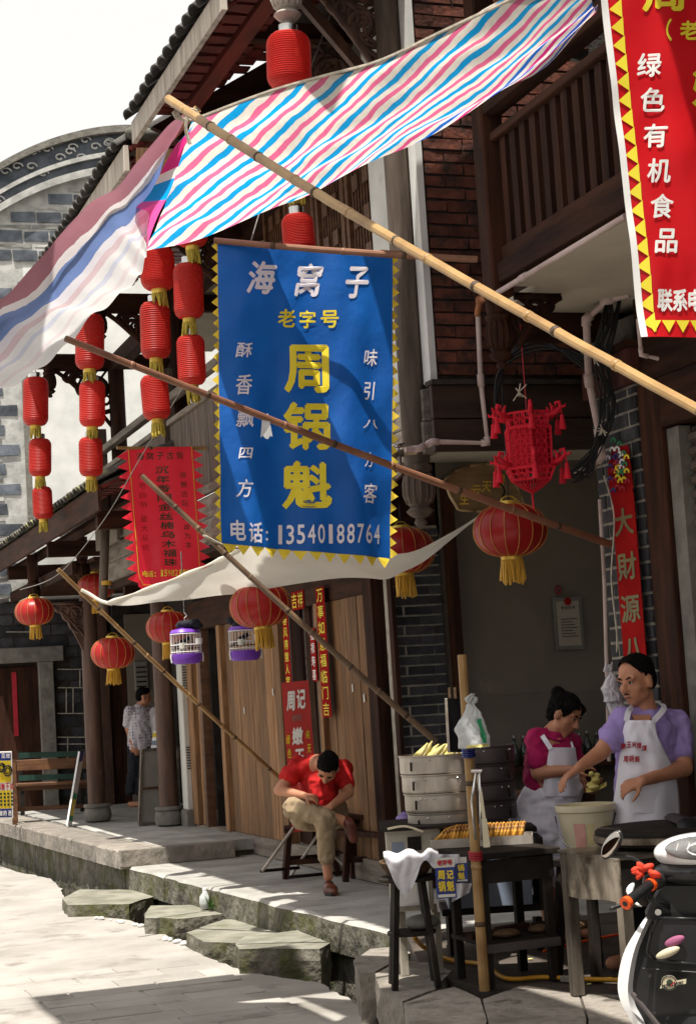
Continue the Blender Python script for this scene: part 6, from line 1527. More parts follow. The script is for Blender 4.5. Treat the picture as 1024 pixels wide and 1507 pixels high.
limb(mb, [J(239, 1044), J(240, 1060), J(240, 1100)], [.06, .13, .135]); limb(mb, [J(228, 1048), J(225, 1072), J(230, 1092, -.1)], [.055, .042, .028])
hand(mb, J(230, 1092, -.1), (CR*.4-UP), -CF, -1, 1.0, .4)
for hx in (236, 246): limb(mb, [J(hx, 1105), J(hx, 1135), J(hx, 1164)], [.085, .06, .04])
blend('body', mb, M['skin'], f2, .012, 2); blend('hair', hb, M['hair'], f2, .012, 2)
mb = MB(); limb(mb, [J(239, 1046), J(240, 1060), J(240, 1098)], [.085, .15, .155]); limb(mb, [J(229, 1049), J(226, 1064)], [.08, .075]); blend('shirt', mb, M['whiteshirt'], f2, .012, 2, .014, 8)
mb = MB()
for hx in (236, 246): limb(mb, [J(hx, 1102), J(hx, 1135), J(hx, 1166)], [.11, .085, .07])
blend('trousers', mb, M['navy'], f2, .012, 2)

# ================================================================ PLATFORM FURNITURE
# wooden chair under the seated man
def stool(name, c, w_, d_, h, mt, lab, cat, rz=0, back=0, splay=.03, rails=True):
    r = thing(name, c, lab, cat); c = V(c); ux = V((math.cos(rz), math.sin(rz), 0)); uy = V((-ux.y, ux.x, 0))
    def pt(a, b, z): return c + ux*a + uy*b + V((0, 0, z))
    obj('seat', MB().prism([pt(-w_/2, -d_/2, h-.035), pt(w_/2, -d_/2, h-.035), pt(w_/2, d_/2, h-.035), pt(-w_/2, d_/2, h-.035)], (0, 0, .035)), mt, r, bevel=.004)
    for sx in (-1, 1):
        for sy in (-1, 1):
            tp = back if (back and sy == 1) else h-.037
            obj('leg', MB().bar(pt(sx*(w_/2+splay-.02), sy*(d_/2+splay-.02), 0), pt(sx*(w_/2-.04), sy*(d_/2-.03), tp), .045, .045, (0, 1, .01)), mt, r, bevel=.003)
    if rails:
        for sy in (-1, 1): obj('stretcher', MB().bar(pt(-w_/2+.01, sy*(d_/2-.01), h*.32), pt(w_/2-.01, sy*(d_/2-.01), h*.32), .025, .04), mt, r)
        for sx in (-1, 1):
            obj('stretcher', MB().bar(pt(sx*(w_/2-.01), -d_/2+.01, h*.42), pt(sx*(w_/2-.01), d_/2-.01, h*.42), .025, .04), mt, r)
            obj('apron_board', MB().bar(pt(sx*(w_/2-.03), -d_/2+.03, h-.07), pt(sx*(w_/2-.03), d_/2-.03, h-.07), .02, .06), mt, r)
    if back:
        for z in (h+.16, back-.04): obj('back_rail', MB().bar(pt(-w_/2+.02, d_/2-.03, z), pt(w_/2-.02, d_/2-.03, z), .02, .07), mt, r)
    return r
stool('wooden_chair', P(458, 1288, z=FZ), .40, .36, .40, M['dwood'], 'dark wooden chair the man in the red shirt sits on', 'chair', math.atan2(CR.y, CR.x)+.05, back=0)
stool('wooden_table', P(565, 1290, z=FZ)+V((.02, .0, 0)), .62, .42, .50, M['dwood'], 'low dark wooden table between the seated man and the steamers', 'table', math.atan2(CR.y, CR.x)+.0)
bn = thing('wooden_bench', P(560, 1262, z=FZ), 'dark wooden bench with backrest against the plank wall behind the seated man', 'bench')
for a, b, nm, h_ in ((500, 625, 'backrest', .17),):
    p, q = Q(512, 1151, 14.3), Q(640, 1158, 13.2); obj('backrest', MB().bar(p, q, .03, .24), M['dwood'], bn)
p, q = Q(512, 1222, 14.1), Q(640, 1230, 13.0); obj('seat', MB().bar(p, q, .34, .04), M['dwood'], bn)
for t in (.04, .96):
    a = p.lerp(q, t); 
    for dy in (-.13, .15): b = a + CF*dy; obj('leg', MB().bar(V((b.x, b.y, FZ)), V((b.x, b.y, a.z-.022)), .05, .05, (0, 1, 0)), M['dwood'], bn)
    b = a + CF*.17; obj('back_post', MB().bar(V((b.x, b.y, a.z-.02)), V((b.x, b.y, 1.28)), .05, .04, (0, 1, 0)), M['dwood'], bn)
obj('rail', MB().bar(p.lerp(q, .04)-V((0,0,.28)), p.lerp(q, .96)-V((0,0,.28)), .03, .05), M['dwood'], bn)
it = Q(592, 1205, 12.8)
tb_ = thing('purple_cloth', it, 'small lilac cloth bundle on the dark bench end beside the steamers', 'cloth')
obj('cloth', MB().ell(it, (.05, .05, .035)).ell(it + V((.03, .02, .02)), (.04, .03, .03)), M['purple_t'], tb_, smooth=True)
# red street sign on its metal stand
SY = 14.15
def sg(px, py, e=0): return Q(px, py, SY + e)
st_ = thing('street_sign', V((sg(450, 1260).x, sg(450, 1260).y, FZ)), 'tall red sign with white characters on a metal stand behind the seated man', 'sign')
c4 = [sg(414, 1005), sg(454, 1001), sg(430, 1225), sg(470, 1221)]
def fs(u, v, e=0): return c4[0].lerp(c4[1], u).lerp(c4[2].lerp(c4[3], u), v) - CF*e
obj('panel', MB().prism([fs(0, 0), fs(1, 0), fs(1, 1), fs(0, 1)], CF*.05), M['signred'], st_)
obj('panel_edge', MB().prism([fs(1.002, 0), fs(1.0, 0, -.052) + CR*.04, fs(1.0, 1, -.052) + CR*.04, fs(1.002, 1)], CF*.004), M['slate'], st_)
def us(px, py): v = (py-1003)/220; return (px-(414+16*v))/40, v
def ls(items, mt, bold=.03): lettering(st_, items, mt, lambda x_, y_: fs(*us(x_, y_), .006), bold)
ls([('周', 428, 1031, 12, 29), ('记', 443, 1029, 13, 29)], M['wprint2'], .05)
ls([('(老字号)', 437, 1057, 14, 11)], M['slate'], .02)
ls([('嫩', 438, 1083, 16, 26), ('玉', 441, 1114, 14, 24), ('米', 443, 1143, 14, 24), ('饼', 445, 1172, 14, 24)], M['wprint2'], .05)
ls([('绿', 424, 1087, 6, 14), ('色', 426, 1107, 6, 14), ('有', 428, 1127, 6, 14), ('机', 430, 1147, 6, 14), ('纯', 453, 1082, 6, 13), ('天', 455, 1103, 6, 13), ('然', 457, 1124, 6, 13)], M['signyel'], .04)
for pts in (((386, 1282, -.25), (432, 1218, 0)), ((470, 1240, -.0), (520, 1290, -.1)), ((428, 1290, .1), (470, 1225, .05)), ((384, 1282, -.2), (440, 1277, .1)), ((425, 1291, -.25), (510, 1283, .05)), ((505, 1225, .1), (560, 1283, .3))):
    a, b = sg(*pts[0]), sg(*pts[1]); a.z = max(a.z, FZ+.012); b.z = max(b.z, FZ+.012)
    obj('stand_tube', MB().tube([a, b], .013, 8), M['iron'] if pts[0][0] in (384, 425) else M['alu'], st_)
# boards and bench on the far platform
def board(name, lab, cat, px4, d, mt, th=.03, frame=None):
    p = [Q(x_, y_, dd) for (x_, y_), dd in zip(px4, d)]; r = thing(name, (p[2].x, p[2].y, RZ), lab, cat)
    n_ = (p[1]-p[0]).cross(p[3]-p[0]).normalized(); n_ = n_ if n_.dot(CF) > 0 else -n_
    obj('board', MB().prism(p, n_*th), mt, r)
    if frame:
        for a, b in zip(p, p[1:]+p[:1]): obj('frame_strip', MB().bar(a-n_*.004, b-n_*.004, .03, .03, n_), frame, r)
    return r, p, n_
r, p, n_ = board('notice_board', 'yellow and blue printed notice board cut by the left edge of the picture', 'sign', [(-46,1108),(18,1106),(20,1204),(-44,1206)], (20.2,20.4,20.4,20.2), M['wprint2'])
def fy(u, v, e=.006): return p[0].lerp(p[1], u).lerp(p[3].lerp(p[2], u), v) - n_*e
def uy_(px, py): return (px+46)/64, (py-1107)/98
for a, b, mt in (((0.03, .02), (.97, .13), 'signblue'), ((.03, .135), (.97, .46), 'signyel'), ((.03, .465), (.97, .575), 'paper_w'), ((.03, .58), (.97, .85), 'signyel'), ((.03, .855), (.97, .98), 'signblue')):
    obj('printed_field', MB().add([fy(a[0], a[1], .003), fy(b[0], a[1], .003), fy(b[0], b[1], .003), fy(a[0], b[1], .003)], [(0,1,2,3)]), M[mt], r)
ly = lambda items, mt: lettering(r, items, M[mt], lambda x_, y_: fy(*uy_(x_, y_)), .04)
ly([('见', 5, 1113, 6, 7), ('效', 12, 1113, 6, 7), ('患', -6, 1197, 6, 9), ('者', 0, 1197, 5, 8), ('的', 6, 1197, 5, 8), ('选', 13, 1197, 5, 8)], 'wprint2')
ly([('愿', -3, 1158, 7, 10), ('意', 3.5, 1158, 6, 10), ('不', 10, 1158, 5, 10), ('试', 16, 1158, 5, 10)], 'red_d')
mb = MB()
for i in range(6):
    for j in range(4): x_, y_ = -12+i*5.4, 1167+j*5.4; mb.add([fy(*uy_(x_, y_)), fy(*uy_(x_+3.4, y_)), fy(*uy_(x_+3.4, y_+3.2)), fy(*uy_(x_, y_+3.2))], [(0,1,2,3)])
obj('small_print', mb, M['gprint'], r)
for cx_, cy_, rx in ((2, 1130, 5), (11, 1135, 6)):
    mb = MB()
    for rr in (1, .55): pts = [fy(*uy_(cx_+math.cos(t)*rx*rr, cy_+math.sin(t)*rx*1.3*rr), .007) for t in [k*.7 for k in range(10)]]; mb.tube(pts, .010*rr, 4)
    obj('printed_picture', mb, M['black'], r)
r, p, n_ = board('leaning_sign', 'thin sign seen edge-on with green, yellow and blue bands, leaning against the first porch column', 'sign', [(118,1106),(125,1107),(106,1217),(100,1215)], (20.05,20.3,19.9,19.7), M['white_p'], .02)
for v0, v1, mt in ((.0, .13, 'signblue'), (.56, .64, 'greenbit'), (.64, .86, 'signyel'), (.86, .93, 'greenbit')):
    obj('printed_band', MB().add([p[0].lerp(p[3], v0).lerp(p[1].lerp(p[2], v0), .15)-n_*.003, p[0].lerp(p[3], v0).lerp(p[1].lerp(p[2], v0), .85)-n_*.003, p[0].lerp(p[3], v1).lerp(p[1].lerp(p[2], v1), .85)-n_*.003, p[0].lerp(p[3], v1).lerp(p[1].lerp(p[2], v1), .15)-n_*.003], [(0,1,2,3)]), M[mt], r)
r, p, n_ = board('display_board', 'grey framed display board standing behind the second porch column', 'board', [(209,1104),(262,1100),(262,1208),(205,1214)], (19.3,19.6,19.5,19.2), M['bin'], .02, M['gwood'])
obj('cross_strip', MB().bar(p[0].lerp(p[3], .52)-n_*.006, p[1].lerp(p[2], .52)-n_*.006, .02, .025, n_), M['bench'], r)
lf = board('leaflet', 'white leaflet with green and yellow print propped on top of the grey display board', 'leaflet', [(226,1076),(234,1075),(234,1102),(222,1102)], (19.5,19.5,19.4,19.4), M['wprint2'], .006)
obj('print_patch', MB().add([lf[1][0].lerp(lf[1][3], .1)-lf[2]*.003, lf[1][1].lerp(lf[1][2], .1)-lf[2]*.003, lf[1][1].lerp(lf[1][2], .35)-lf[2]*.003, lf[1][0].lerp(lf[1][3], .35)-lf[2]*.003], [(0,1,2,3)]), M['signyel'], lf[0])
obj('print_patch', MB().add([lf[1][0].lerp(lf[1][3], .55)-lf[2]*.003, lf[1][1].lerp(lf[1][2], .55)-lf[2]*.003, lf[1][1].lerp(lf[1][2], .8)-lf[2]*.003, lf[1][0].lerp(lf[1][3], .8)-lf[2]*.003], [(0,1,2,3)]), M['bluegrey'], lf[0])
# porch bench
bp = thing('wooden_bench', P(90, 1205, z=RZ), 'long brown wooden bench with rails between the notice board and the first porch column', 'bench')
d0 = 21.2
for y_, hh, nm in ((1124, .13, 'backrest'), (1157, .07, 'seat_rail'), (1188, .05, 'stretcher')):
    a, b = Q(20, y_+3, d0), Q(150, y_-3, d0+.3); obj(nm, MB().bar(a, b, .035, hh), M['bench'], bp, bevel=.005)
a, b = Q(20, 1156, d0-.25), Q(150, 1150, d0+.05); obj('seat', MB().bar(a+CF*.15, b+CF*.15, .3, .035), M['bench'], bp, bevel=.005)
for px_ in (20, 148):
    for e in (0, -.35):
        a = Q(px_, 1118 if e == 0 else 1158, d0+e); obj('leg', MB().bar(V((a.x, a.y, RZ)), a, .05, .05, (0, 1, 0)), M['bench'], bp)
gb = thing('green_bench', P(80, 1190, z=RZ)+CF*.6, 'dark green slatted bench behind the long brown bench, against the stone door frame', 'bench')
for y_ in (1112, 1128, 1145): obj('slat', MB().bar(Q(28, y_, 22.6), Q(120, y_-3, 22.7), .02, .07), mat('dark_green_paint', (.012,.05,.035), None, 6, rough=.5), gb)
for px_ in (30, 118): a = Q(px_, 1105, 22.7); obj('leg', MB().bar(V((a.x, a.y, RZ)), a, .05, .05, (0, 1, 0)), M['iron'], gb)
# ================================================================ FOOD STALL
D = 8.9
# work table (sooty, with lower shelf)
tz = .94
def onz(px, py, z): return P(px, py, z=z)
ft_ = thing('work_table', (3.75, 8.8, FZ), 'sooty dark work table with a cluttered lower shelf, carrying the tray of fried cakes', 'table')
a = onz(701, 1257, tz); b = P(812, 1250, y=a.y); a2_ = P(655, 1250, x=a.x)
TA, TBv = V((a.x, a.y, tz)), V((b.x, a.y, tz)); tu = V((1, 0, 0)); tn = V((0, 1, 0))
TW = b.x - a.x; TD = min(.62, a2_.y - a.y)
def tt(u, w_, z): return V((TA.x, TA.y, 0)) + tu*u + tn*w_ + V((0, 0, z))
obj('table_top', MB().prism([tt(-.03, -.03, tz-.03), tt(TW+.03, -.03, tz-.03), tt(TW+.03, TD+.03, tz-.03), tt(-.03, TD+.03, tz-.03)], (0, 0, .03)), M['iron'], ft_, bevel=.004)
obj('front_board', MB().bar(tt(.01, 0, tz-.09), tt(TW-.01, 0, tz-.09), .02, .11), M['iron'], ft_)
obj('side_board', MB().bar(tt(TW, .02, tz-.09), tt(TW, TD, tz-.09), .02, .11), M['iron'], ft_)
for u in (.03, TW-.03):
    for w_ in (.02, TD-.02): obj('leg', MB().bar(tt(u, w_, FZ), tt(u, w_, tz-.032), .042, .042, (0, 1, 0)), M['iron'], ft_, bevel=.003)
obj('shelf', MB().prism([tt(.0, 0, .50), tt(TW, 0, .50), tt(TW, TD, .50), tt(0, TD, .50)], (0, 0, .02)), M['iron'], ft_)
obj('shelf_rail', MB().bar(tt(.0, -.01, .49), tt(TW, -.01, .49), .03, .04), M['alu_d'], ft_)
for i in range(6):
    c = tt(.06+i*.10, .14+rnd(-.06, .1), .52); mb = MB()
    if i % 2: mb.ell(c + V((0, 0, .02)), (rnd(.05, .08), .05, .022)); nm, mt, lb, ct = 'rag', M['wicker'], ('left', 'middle', 'right')[i//2]+' of three crumpled brown rags on the lower shelf of the work table', 'rag'
    else: mb.bar(c + V((-.09, 0, .02)), c + V((.09, .03, .025)), .05, .025); nm, mt, lb, ct = 'firewood', M['dwood_x'], ('left', 'middle', 'right')[i//2]+' of three short firewood pieces on the lower shelf of the work table', 'firewood'
    o = top(nm, mb, mt, lb, ct, ('rags' if i % 2 else 'firewood') + ' on the lower table shelf')
# tray of fried cakes, on the left half of the table and sticking out
trz = tz
tr = thing('cake_tray', tt(.25, .2, tz), 'shallow steel tray holding the standing row of fried cakes', 'tray')
t0, t1 = onz(634, 1244, tz+.02), onz(783, 1236, tz+.02)
t0 = V((t0.x, t0.y, tz+.002)); t1 = V((t1.x, t1.y, tz+.002)); xx = (t1-t0).normalized(); yy = V((-xx.y, xx.x, 0)); yy = yy if yy.dot(CF) > 0 else -yy
LT = (t1-t0).length; WT = .20
obj('base', MB().prism([t0, t0+xx*LT, t0+xx*LT+yy*WT, t0+yy*WT], (0, 0, .005)), M['alu'], tr)
for a, b in ((t0, t0+xx*LT), (t0+xx*LT, t0+xx*LT+yy*WT), (t0+xx*LT+yy*WT, t0+yy*WT), (t0+yy*WT, t0)): obj('rim', MB().bar(a+V((0,0,.022)), b+V((0,0,.022)), .006, .044), M['alu'], tr)
cm = MB().lathe([(.004, -.010), (.040, -.011), (.052, -.006), (.054, 0), (.052, .006), (.040, .011), (.004, .010)], (0, 0, 0), 16).mesh('fried_cake', M['cake'], smooth=True)
nck = 25
for i in range(nck):
    t = i/(nck-1); c = t0 + xx*(.05 + t*(LT-.10)) + yy*(WT*.42 + rnd(-.01, .01)) + V((0, 0, .058)); lean = .95 - .55*min(1, t*6) + rnd(-.06, .06)
    o = bpy.data.objects.new('fried_cake', cm.copy() if i == 0 else cm); COL.objects.link(o)
    ax = (Matrix.Rotation(0, 3, 'Z')); e = (xx*math.cos(lean*.9) * -1 + V((0, 0, 1))*math.sin(lean*.9)).normalized()
    o.rotation_euler = e.to_track_quat('Z', 'Y').to_euler(); o.location = c
    tag(o, ('fried cake lying flattest at the left end of the tray row' if i == 0 else 'golden brown fried cake standing in the tray row'), 'cake', 'fried cakes standing in the tray')
# vertical bamboo post of the stall
bamboo('bamboo_post', P(713, 1458, z=FZ), V((P(713, 1458, z=FZ).x, P(713, 1458, z=FZ).y, 1.90)), .026, .022, M['bamboo'], 'upright worn bamboo post standing in front of the work table', nodes=5)
pb = P(713, 1458, z=FZ)
for z_, mt, lb in ((1.42, 'signblue', 'blue string wound round the stall post above the tongs'), (.93, 'red_d', 'red string wound round the stall post below the tray')):
    mb = MB(); k = (z_-FZ)/1.6; c = V((pb.x, pb.y, z_))
    for q in range(4): mb.tube([c + V((math.cos(t)*.031, math.sin(t)*.031, q*.011-.01+.004*math.sin(t))) for t in [j*.7 for j in range(10)]], .005, 4)
    top('string_binding', mb, M[mt], lb, 'string')
# plastic bag hung on the post
def bag(px, py, d, W, H, lab, tint='bag', green=True):
    c = Q(px, py, d); r = thing('plastic_bag', c, lab, 'bag'); s = d/FPX
    def f(u, v):
        wd = (.25 + .75*min(1, v*1.9)) * W*s/2; a = (u*2-1); bul = math.sqrt(max(0, 1-a*a))
        return c + CR*(a*wd + .006*math.sin(v*9)) - UP*(v*H*s) - CF*(bul*.03*(.4+v)) + CR*(.010*noise.noise(V((u*4, v*6, px)))) - CF*.012*noise.noise(V((u*8, v*9, px)))
    m_ = MB().grid(f, 18, 22); obj('film', m_, M[tint], r, smooth=True)
    mb = MB().grid(lambda u, v: f(1-u, v) + CF*(.03+.05*math.sqrt(max(0, 1-(2*u-1)**2))), 18, 22); obj('back_film', mb, M[tint], r, smooth=True)
    m2 = MB()
    for k in range(4): m2.tube([c + V((0,0,-.005)), c + V((rnd(-.03,.03), 0, rnd(.0,.03))), c + V((rnd(-.03,.03), -.01, rnd(.02,.05)))], [.010, .012, .004], 5)
    obj('knot', m2, M[tint], r, smooth=True)
    if green:
        obj('print', MB().grid(lambda u, v: f(.74+u*.16, .35+v*.55) - CF*.006, 4, 8), M['greenbit'], r, smooth=True)
        obj('pad', MB().grid(lambda u, v: f(.25+u*.7, .93+v*.06) - CF*.004, 6, 2), M['corn'], r)
    return r
bag(692, 1036, 8.35, 46, 64, 'clear plastic bag with green print tied near the top of the stall post')
bag(897, 988, 9.35, 26, 44, 'white crumpled plastic bag hanging by the man, in front of the brick pillar', 'towel', False)
bag(905, 1012, 9.35, 26, 44, 'second white bag below, touching the man\'s shoulder beside the brick pillar', 'towel', False)
# tongs and spatula
tg = thing('tongs', Q(700, 1135, 8.3), 'shiny steel tongs hanging on the right of the stall post', 'tongs')
for dx in (-4, 4): obj('arm', MB().tube([Q(703+dx*.6, 1134, 8.28), Q(700+dx*1.6, 1180, 8.28), Q(704+dx, 1236, 8.28)], .006, 6), M['silver'], tg, smooth=True)
obj('pivot', MB().tube([Q(693, 1135, 8.28), Q(708, 1135, 8.28)], .010, 8), M['silver'], tg)
sp = thing('wooden_spatula', Q(712, 1150, 8.3), 'pale wooden spatula leaning down beside the tongs in front of the cakes', 'spatula')
obj('handle', MB().bar(Q(703, 1140, 8.30), Q(712, 1205, 8.25), .016, .008, CF), M['cream_p'], sp)
obj('blade', MB().bar(Q(712, 1205, 8.25), Q(716, 1247, 8.22), .024, .008, CF, 1.3), M['cream_p'], sp)
# steamers
def steamer_ring(c, r_, h, mt, lab, grp):
    r = thing('steamer_tray', c, lab, 'steamer', grp)
    obj('wall', MB().lathe([(r_*.97, .0), (r_*.99, .004), (r_, h*.15), (r_*1.0, h*.86), (r_*1.015, h*.88), (r_*1.03, h*.93), (r_*1.03, h*.965), (r_*.99, h*.97), (r_*.965, h*.96), (r_*.96, .01)], c, 40, cap=False), mt, r, smooth='angle')
    obj('floor', MB().lathe([(.01, .012), (r_*.96, .012), (r_*.96, .016), (.01, .016)], c, 30), mt, r)
    for s_ in (-1, 1):
        q = V(c) + CR*(r_*.72)*s_ - CF*(r_*.70) + V((0, 0, h*.6)); obj('lug', MB().tube([q, q - CF*.03 + UP*-.01, q - CF*.02 + UP*-.04], .006, 5), M['iron'], r, smooth=True)
    for k in range(4):
        a_ = rnd(3.6, 5.6); q = V(c) + V((math.cos(a_)*r_, math.sin(a_)*r_, h*.72)); obj('rivet', MB().ell(q, (.006, .006, .006), n=8, m=5), M['silver'], r)
    return r
sc_ = Q(653, 1220, 9.3); r_ = 56*9.3/FPX
hts = [.150, .136, .140, .136]; z = sc_.z
labs = ['bottom steamer tray, stained dark, of the near aluminium stack', 'second steamer tray from the bottom of the near stack', 'third steamer tray from the bottom of the near stack', 'top steamer tray of the near stack, holding the corn parcels']
zs = []
ztop = Q(652, 1108, 9.3).z
hh = (ztop - sc_.z)/4
for i in range(4):
    dx = -CR*.004*i; steamer_ring(V((sc_.x, sc_.y, z)) + dx, r_*(.93, .96, .985, 1.0)[i], hh, M['alu'], labs[i], 'near stack of aluminium steamers'); z += hh
s2_ = Q(716, 1222, 9.85); z2 = sc_.z; r2_w = 48*9.85/FPX
for i, lb in enumerate(('bottom tray of the dark steamer stack behind the post', 'second tray of the dark steamer stack behind the post', 'third tray of the dark steamer stack behind the post', 'top tray of the dark steamer stack behind the hanging bag')):
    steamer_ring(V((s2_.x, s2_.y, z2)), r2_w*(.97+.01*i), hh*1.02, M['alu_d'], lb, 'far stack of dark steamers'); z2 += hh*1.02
for i in range(9):
    r = thing('corn_parcel', V((sc_.x, sc_.y, z-.04)), 'pale yellow corn parcel in its husk heaped on the top steamer', 'corn parcel', 'corn parcels on the top steamer')
    c = V((sc_.x, sc_.y, z-.012)) + CR*(-.11+i*.028 + rnd(-.006, .006)) - CF*(.06 - .02*(i % 3)); tip = c + CR*(.045+rnd(-.01, .02)) + UP*(.065+rnd(-.012, .014)) + CF*.03
    obj('husk', MB().tube([c - CR*.055 - UP*.03, c - CR*.02, c.lerp(tip, .5), tip], [.010, .020, .017, .003], 7), M['corn'], r, smooth=True)
    obj('leaf_edge', MB().tube([c - CR*.04 - CF*.026, c - CF*.031 + UP*.004, tip - CF*.006], [.002, .003, .001], 4), M['cream_p'], r)
pn = thing('blackboard', Q(668, 1105, 9.0), 'black board in a thin metal frame standing upright on the near steamer stack', 'panel')
q4 = [Q(656, 1028, 9.05), Q(682, 1026, 9.15), Q(684, 1107, 9.15), Q(660, 1107, 9.05)]
obj('board', MB().prism(q4, CF*.02), M['black'], pn); obj('frame_strip', MB().bar(q4[0], q4[3], .012, .03, CF), M['alu'], pn)
for dx in (6, 14): obj('tool_handle', MB().tube([Q(656+dx, 1028, 9.1), Q(655+dx, 1012, 9.1)], .008, 6), M['wicker'], pn)
# stove cabinet below the near steamers
def quadbox(root, name, px_l, px_r, py_t, py_b, d, depth, mt, bevel=.004, skew=0):
    a, b = Q(px_l, py_t, d), Q(px_r, py_t, d+skew); c_, e = Q(px_r, py_b, d+skew), Q(px_l, py_b, d)
    return obj(name, MB().prism([V((a.x, a.y, a.z)), V((b.x, b.y, a.z)), V((b.x, b.y, e.z)), V((a.x, a.y, e.z))], CF*depth), mt, root, bevel=bevel)
cabm = mat('cream_metal_cabinet', (.50,.46,.38), (.30,.27,.21), 5, rough=.5, bump=.15, spot=.6, spotc=(.16,.12,.08), spots=6)
sv = thing('stove_cabinet', V((Q(610, 1300, 9.1).x, Q(610, 1300, 9.1).y, FZ)), 'battered cream metal stove cabinet under the near steamer stack', 'stove')
quadbox(sv, 'upper_case', 567, 648, 1222, 1262, 9.05, .40, cabm)
quadbox(sv, 'lower_case', 571, 634, 1262, 1342, 9.02, .40, cabm)
quadbox(sv, 'white_panel', 576, 628, 1270, 1334, 9.012, .005, M['white_p'], 0)
quadbox(sv, 'vent_slot', 599, 619, 1232, 1252, 9.04, .01, M['iron'], 0); quadbox(sv, 'window_panel', 576, 594, 1240, 1258, 9.04, .01, M['bluegrey'], 0)
quadbox(sv, 'base_plate', 560, 700, 1220, 1225, 9.0, .6, M['iron'], 0)
for px_ in (590, 641):
    a = Q(px_, 1342, 9.06); obj('leg', MB().bar(V((a.x, a.y, FZ)), a, .035, .03, (0, 1, 0)), cabm, sv)
    b = a + CF*.36; obj('leg', MB().bar(V((b.x, b.y, FZ)), b, .035, .03, (0, 1, 0)), cabm, sv)
ch = thing('chopsticks', Q(600, 1215, 9.0), 'pale bent cane stick resting across the stove cabinet beside the steamers', 'stick')
obj('cane', MB().tube(curve([Q(570, 1220, 8.98), Q(596, 1216, 8.98), Q(622, 1224, 8.98)], 5), .006, 6), M['cream_p'], ch)
# blue-grey cabinet under the far steamers
c2_ = thing('storage_cabinet', V((Q(720, 1300, 9.5).x, Q(720, 1300, 9.5).y, FZ)), 'blue-grey sheet metal cabinet standing behind the legs of the work table', 'cabinet')
quadbox(c2_, 'case', 655, 779, 1262, 1338, 9.55, .45, M['bluegrey']); quadbox(c2_, 'plinth', 650, 800, 1339, 1349, 9.55, .45, M['iron'])
quadbox(c2_, 'steamer_deck', 660, 790, 1224, 1232, 9.55, .6, M['iron'])
quadbox(c2_, 'side_frame', 788, 798, 1232, 1338, 9.55, .4, M['iron'])
for px_ in (662, 790): a = Q(px_, 1349, 9.6); obj('leg', MB().bar(V((a.x, a.y, FZ)), a, .04, .04, (0, 1, 0)), M['iron'], c2_)
pe = Q(765, 1240, 9.5)
# round stool with basket and cloth in front
rsd = 8.75; cst = Q(600, 1289, rsd); cz_ = cst.z
rst = thing('round_stool', V((cst.x, cst.y, FZ)), 'round-topped iron stool carrying the wicker basket at the left of the stall', 'stool')
obj('seat', MB().lathe([(.01, -.02), (.145, -.02), (.155, -.012), (.155, -.004), (.145, 0), (.01, 0)], cst, 28), M['iron'], rst, smooth='angle')
for k in range(4):
    a = .5 + k*math.pi/2; e = V((math.cos(a), math.sin(a), 0)); obj('leg', MB().bar(V((cst.x, cst.y, FZ)) + e*.15, cst + e*.09 - UP*.02, .028, .028, (0, 1, 0)), M['iron'], rst)
obj('lower_shelf', MB().lathe([(.01, 0), (.12, 0), (.12, .015), (.01, .015)], V((cst.x, cst.y, .55)), 20), M['iron'], rst)
pot = top('cloth_bundle', MB().ell(V((cst.x+.06, cst.y, .60)), (.09, .07, .04)), M['clay'], 'grey bundled cloth on the lower shelf of the round stool', 'bundle', smooth=True)
bk = thing('wicker_basket', cst, 'shallow brown wicker basket with a white cloth, on the round stool', 'basket')
bc = cst + UP*.001
mb = MB(); 
for j in range(6):
    z_ = .008 + j*.013; rr = .085 + .05*math.sin(j/6*1.5); mb.tube([bc + V((math.cos(t)*rr, math.sin(t)*rr, z_ + .002*math.sin(t*14+j*3))) for t in [2*math.pi*q/30 for q in range(31)]], .0085, 5)
for q in range(22):
    t = 2*math.pi*q/22; mb.tube([bc + V((math.cos(t)*(.088+.05*math.sin(j/6*1.5)), math.sin(t)*(.088+.05*math.sin(j/6*1.5)), .008+j*.013)) for j in range(6)], .004, 4)
mb.lathe([(.01, .004), (.085, .004), (.085, .01), (.01, .01)], bc, 20)
obj('weave', mb, M['wicker'], bk, smooth=True)
tw = thing('white_cloth', bc, 'white cloth draped over the wicker basket, its corner hanging down in front', 'cloth')
def tf(u, v):
    x_ = -.115 + .27*u; wv_ = .010*math.sin(u*15 + v*3) + .012*noise.noise(V((u*6, v*5, 1)))
    tri = max(0, 1 - abs(u-.30)/.34)
    if v < .3: p = bc + CF*(.10 - .12*v/.3) + UP*(.085 + .035*v/.3)
    elif v < .5: q = (v-.3)/.2; p = bc - CF*(.02 + .125*q) + UP*(.12 - .025*q*q)
    else: q = (v-.5)/.5; p = bc - CF*(.145 + .012*q) + UP*(.095 - q*(.03 + .17*tri))
    return p + CR*(x_*(1 - .25*max(0, v-.5)) + .02*max(0, v-.5)) + UP*wv_*1.2 - CF*abs(wv_)
obj('cloth', MB().grid(tf, 30, 22), M['towel'], tw, smooth=True)
tw2 = thing('white_cloth', Q(650, 1262, 8.6), 'folded white cloth hanging from the table edge beside the price cards', 'cloth')
obj('cloth', MB().grid(lambda u, v: Q(632+u*44, 1257+v*(10+10*math.sin(u*3)), 8.42 + .03*math.sin(u*12)) , 14, 6), M['towel'], tw2, smooth=True)
obj('cloth', MB().grid(lambda u, v: Q(668+u*26-v*4, 1300+v*(28-14*u), 8.55 + .02*math.sin(u*9)), 8, 6), M['towel'], tw2, smooth=True)
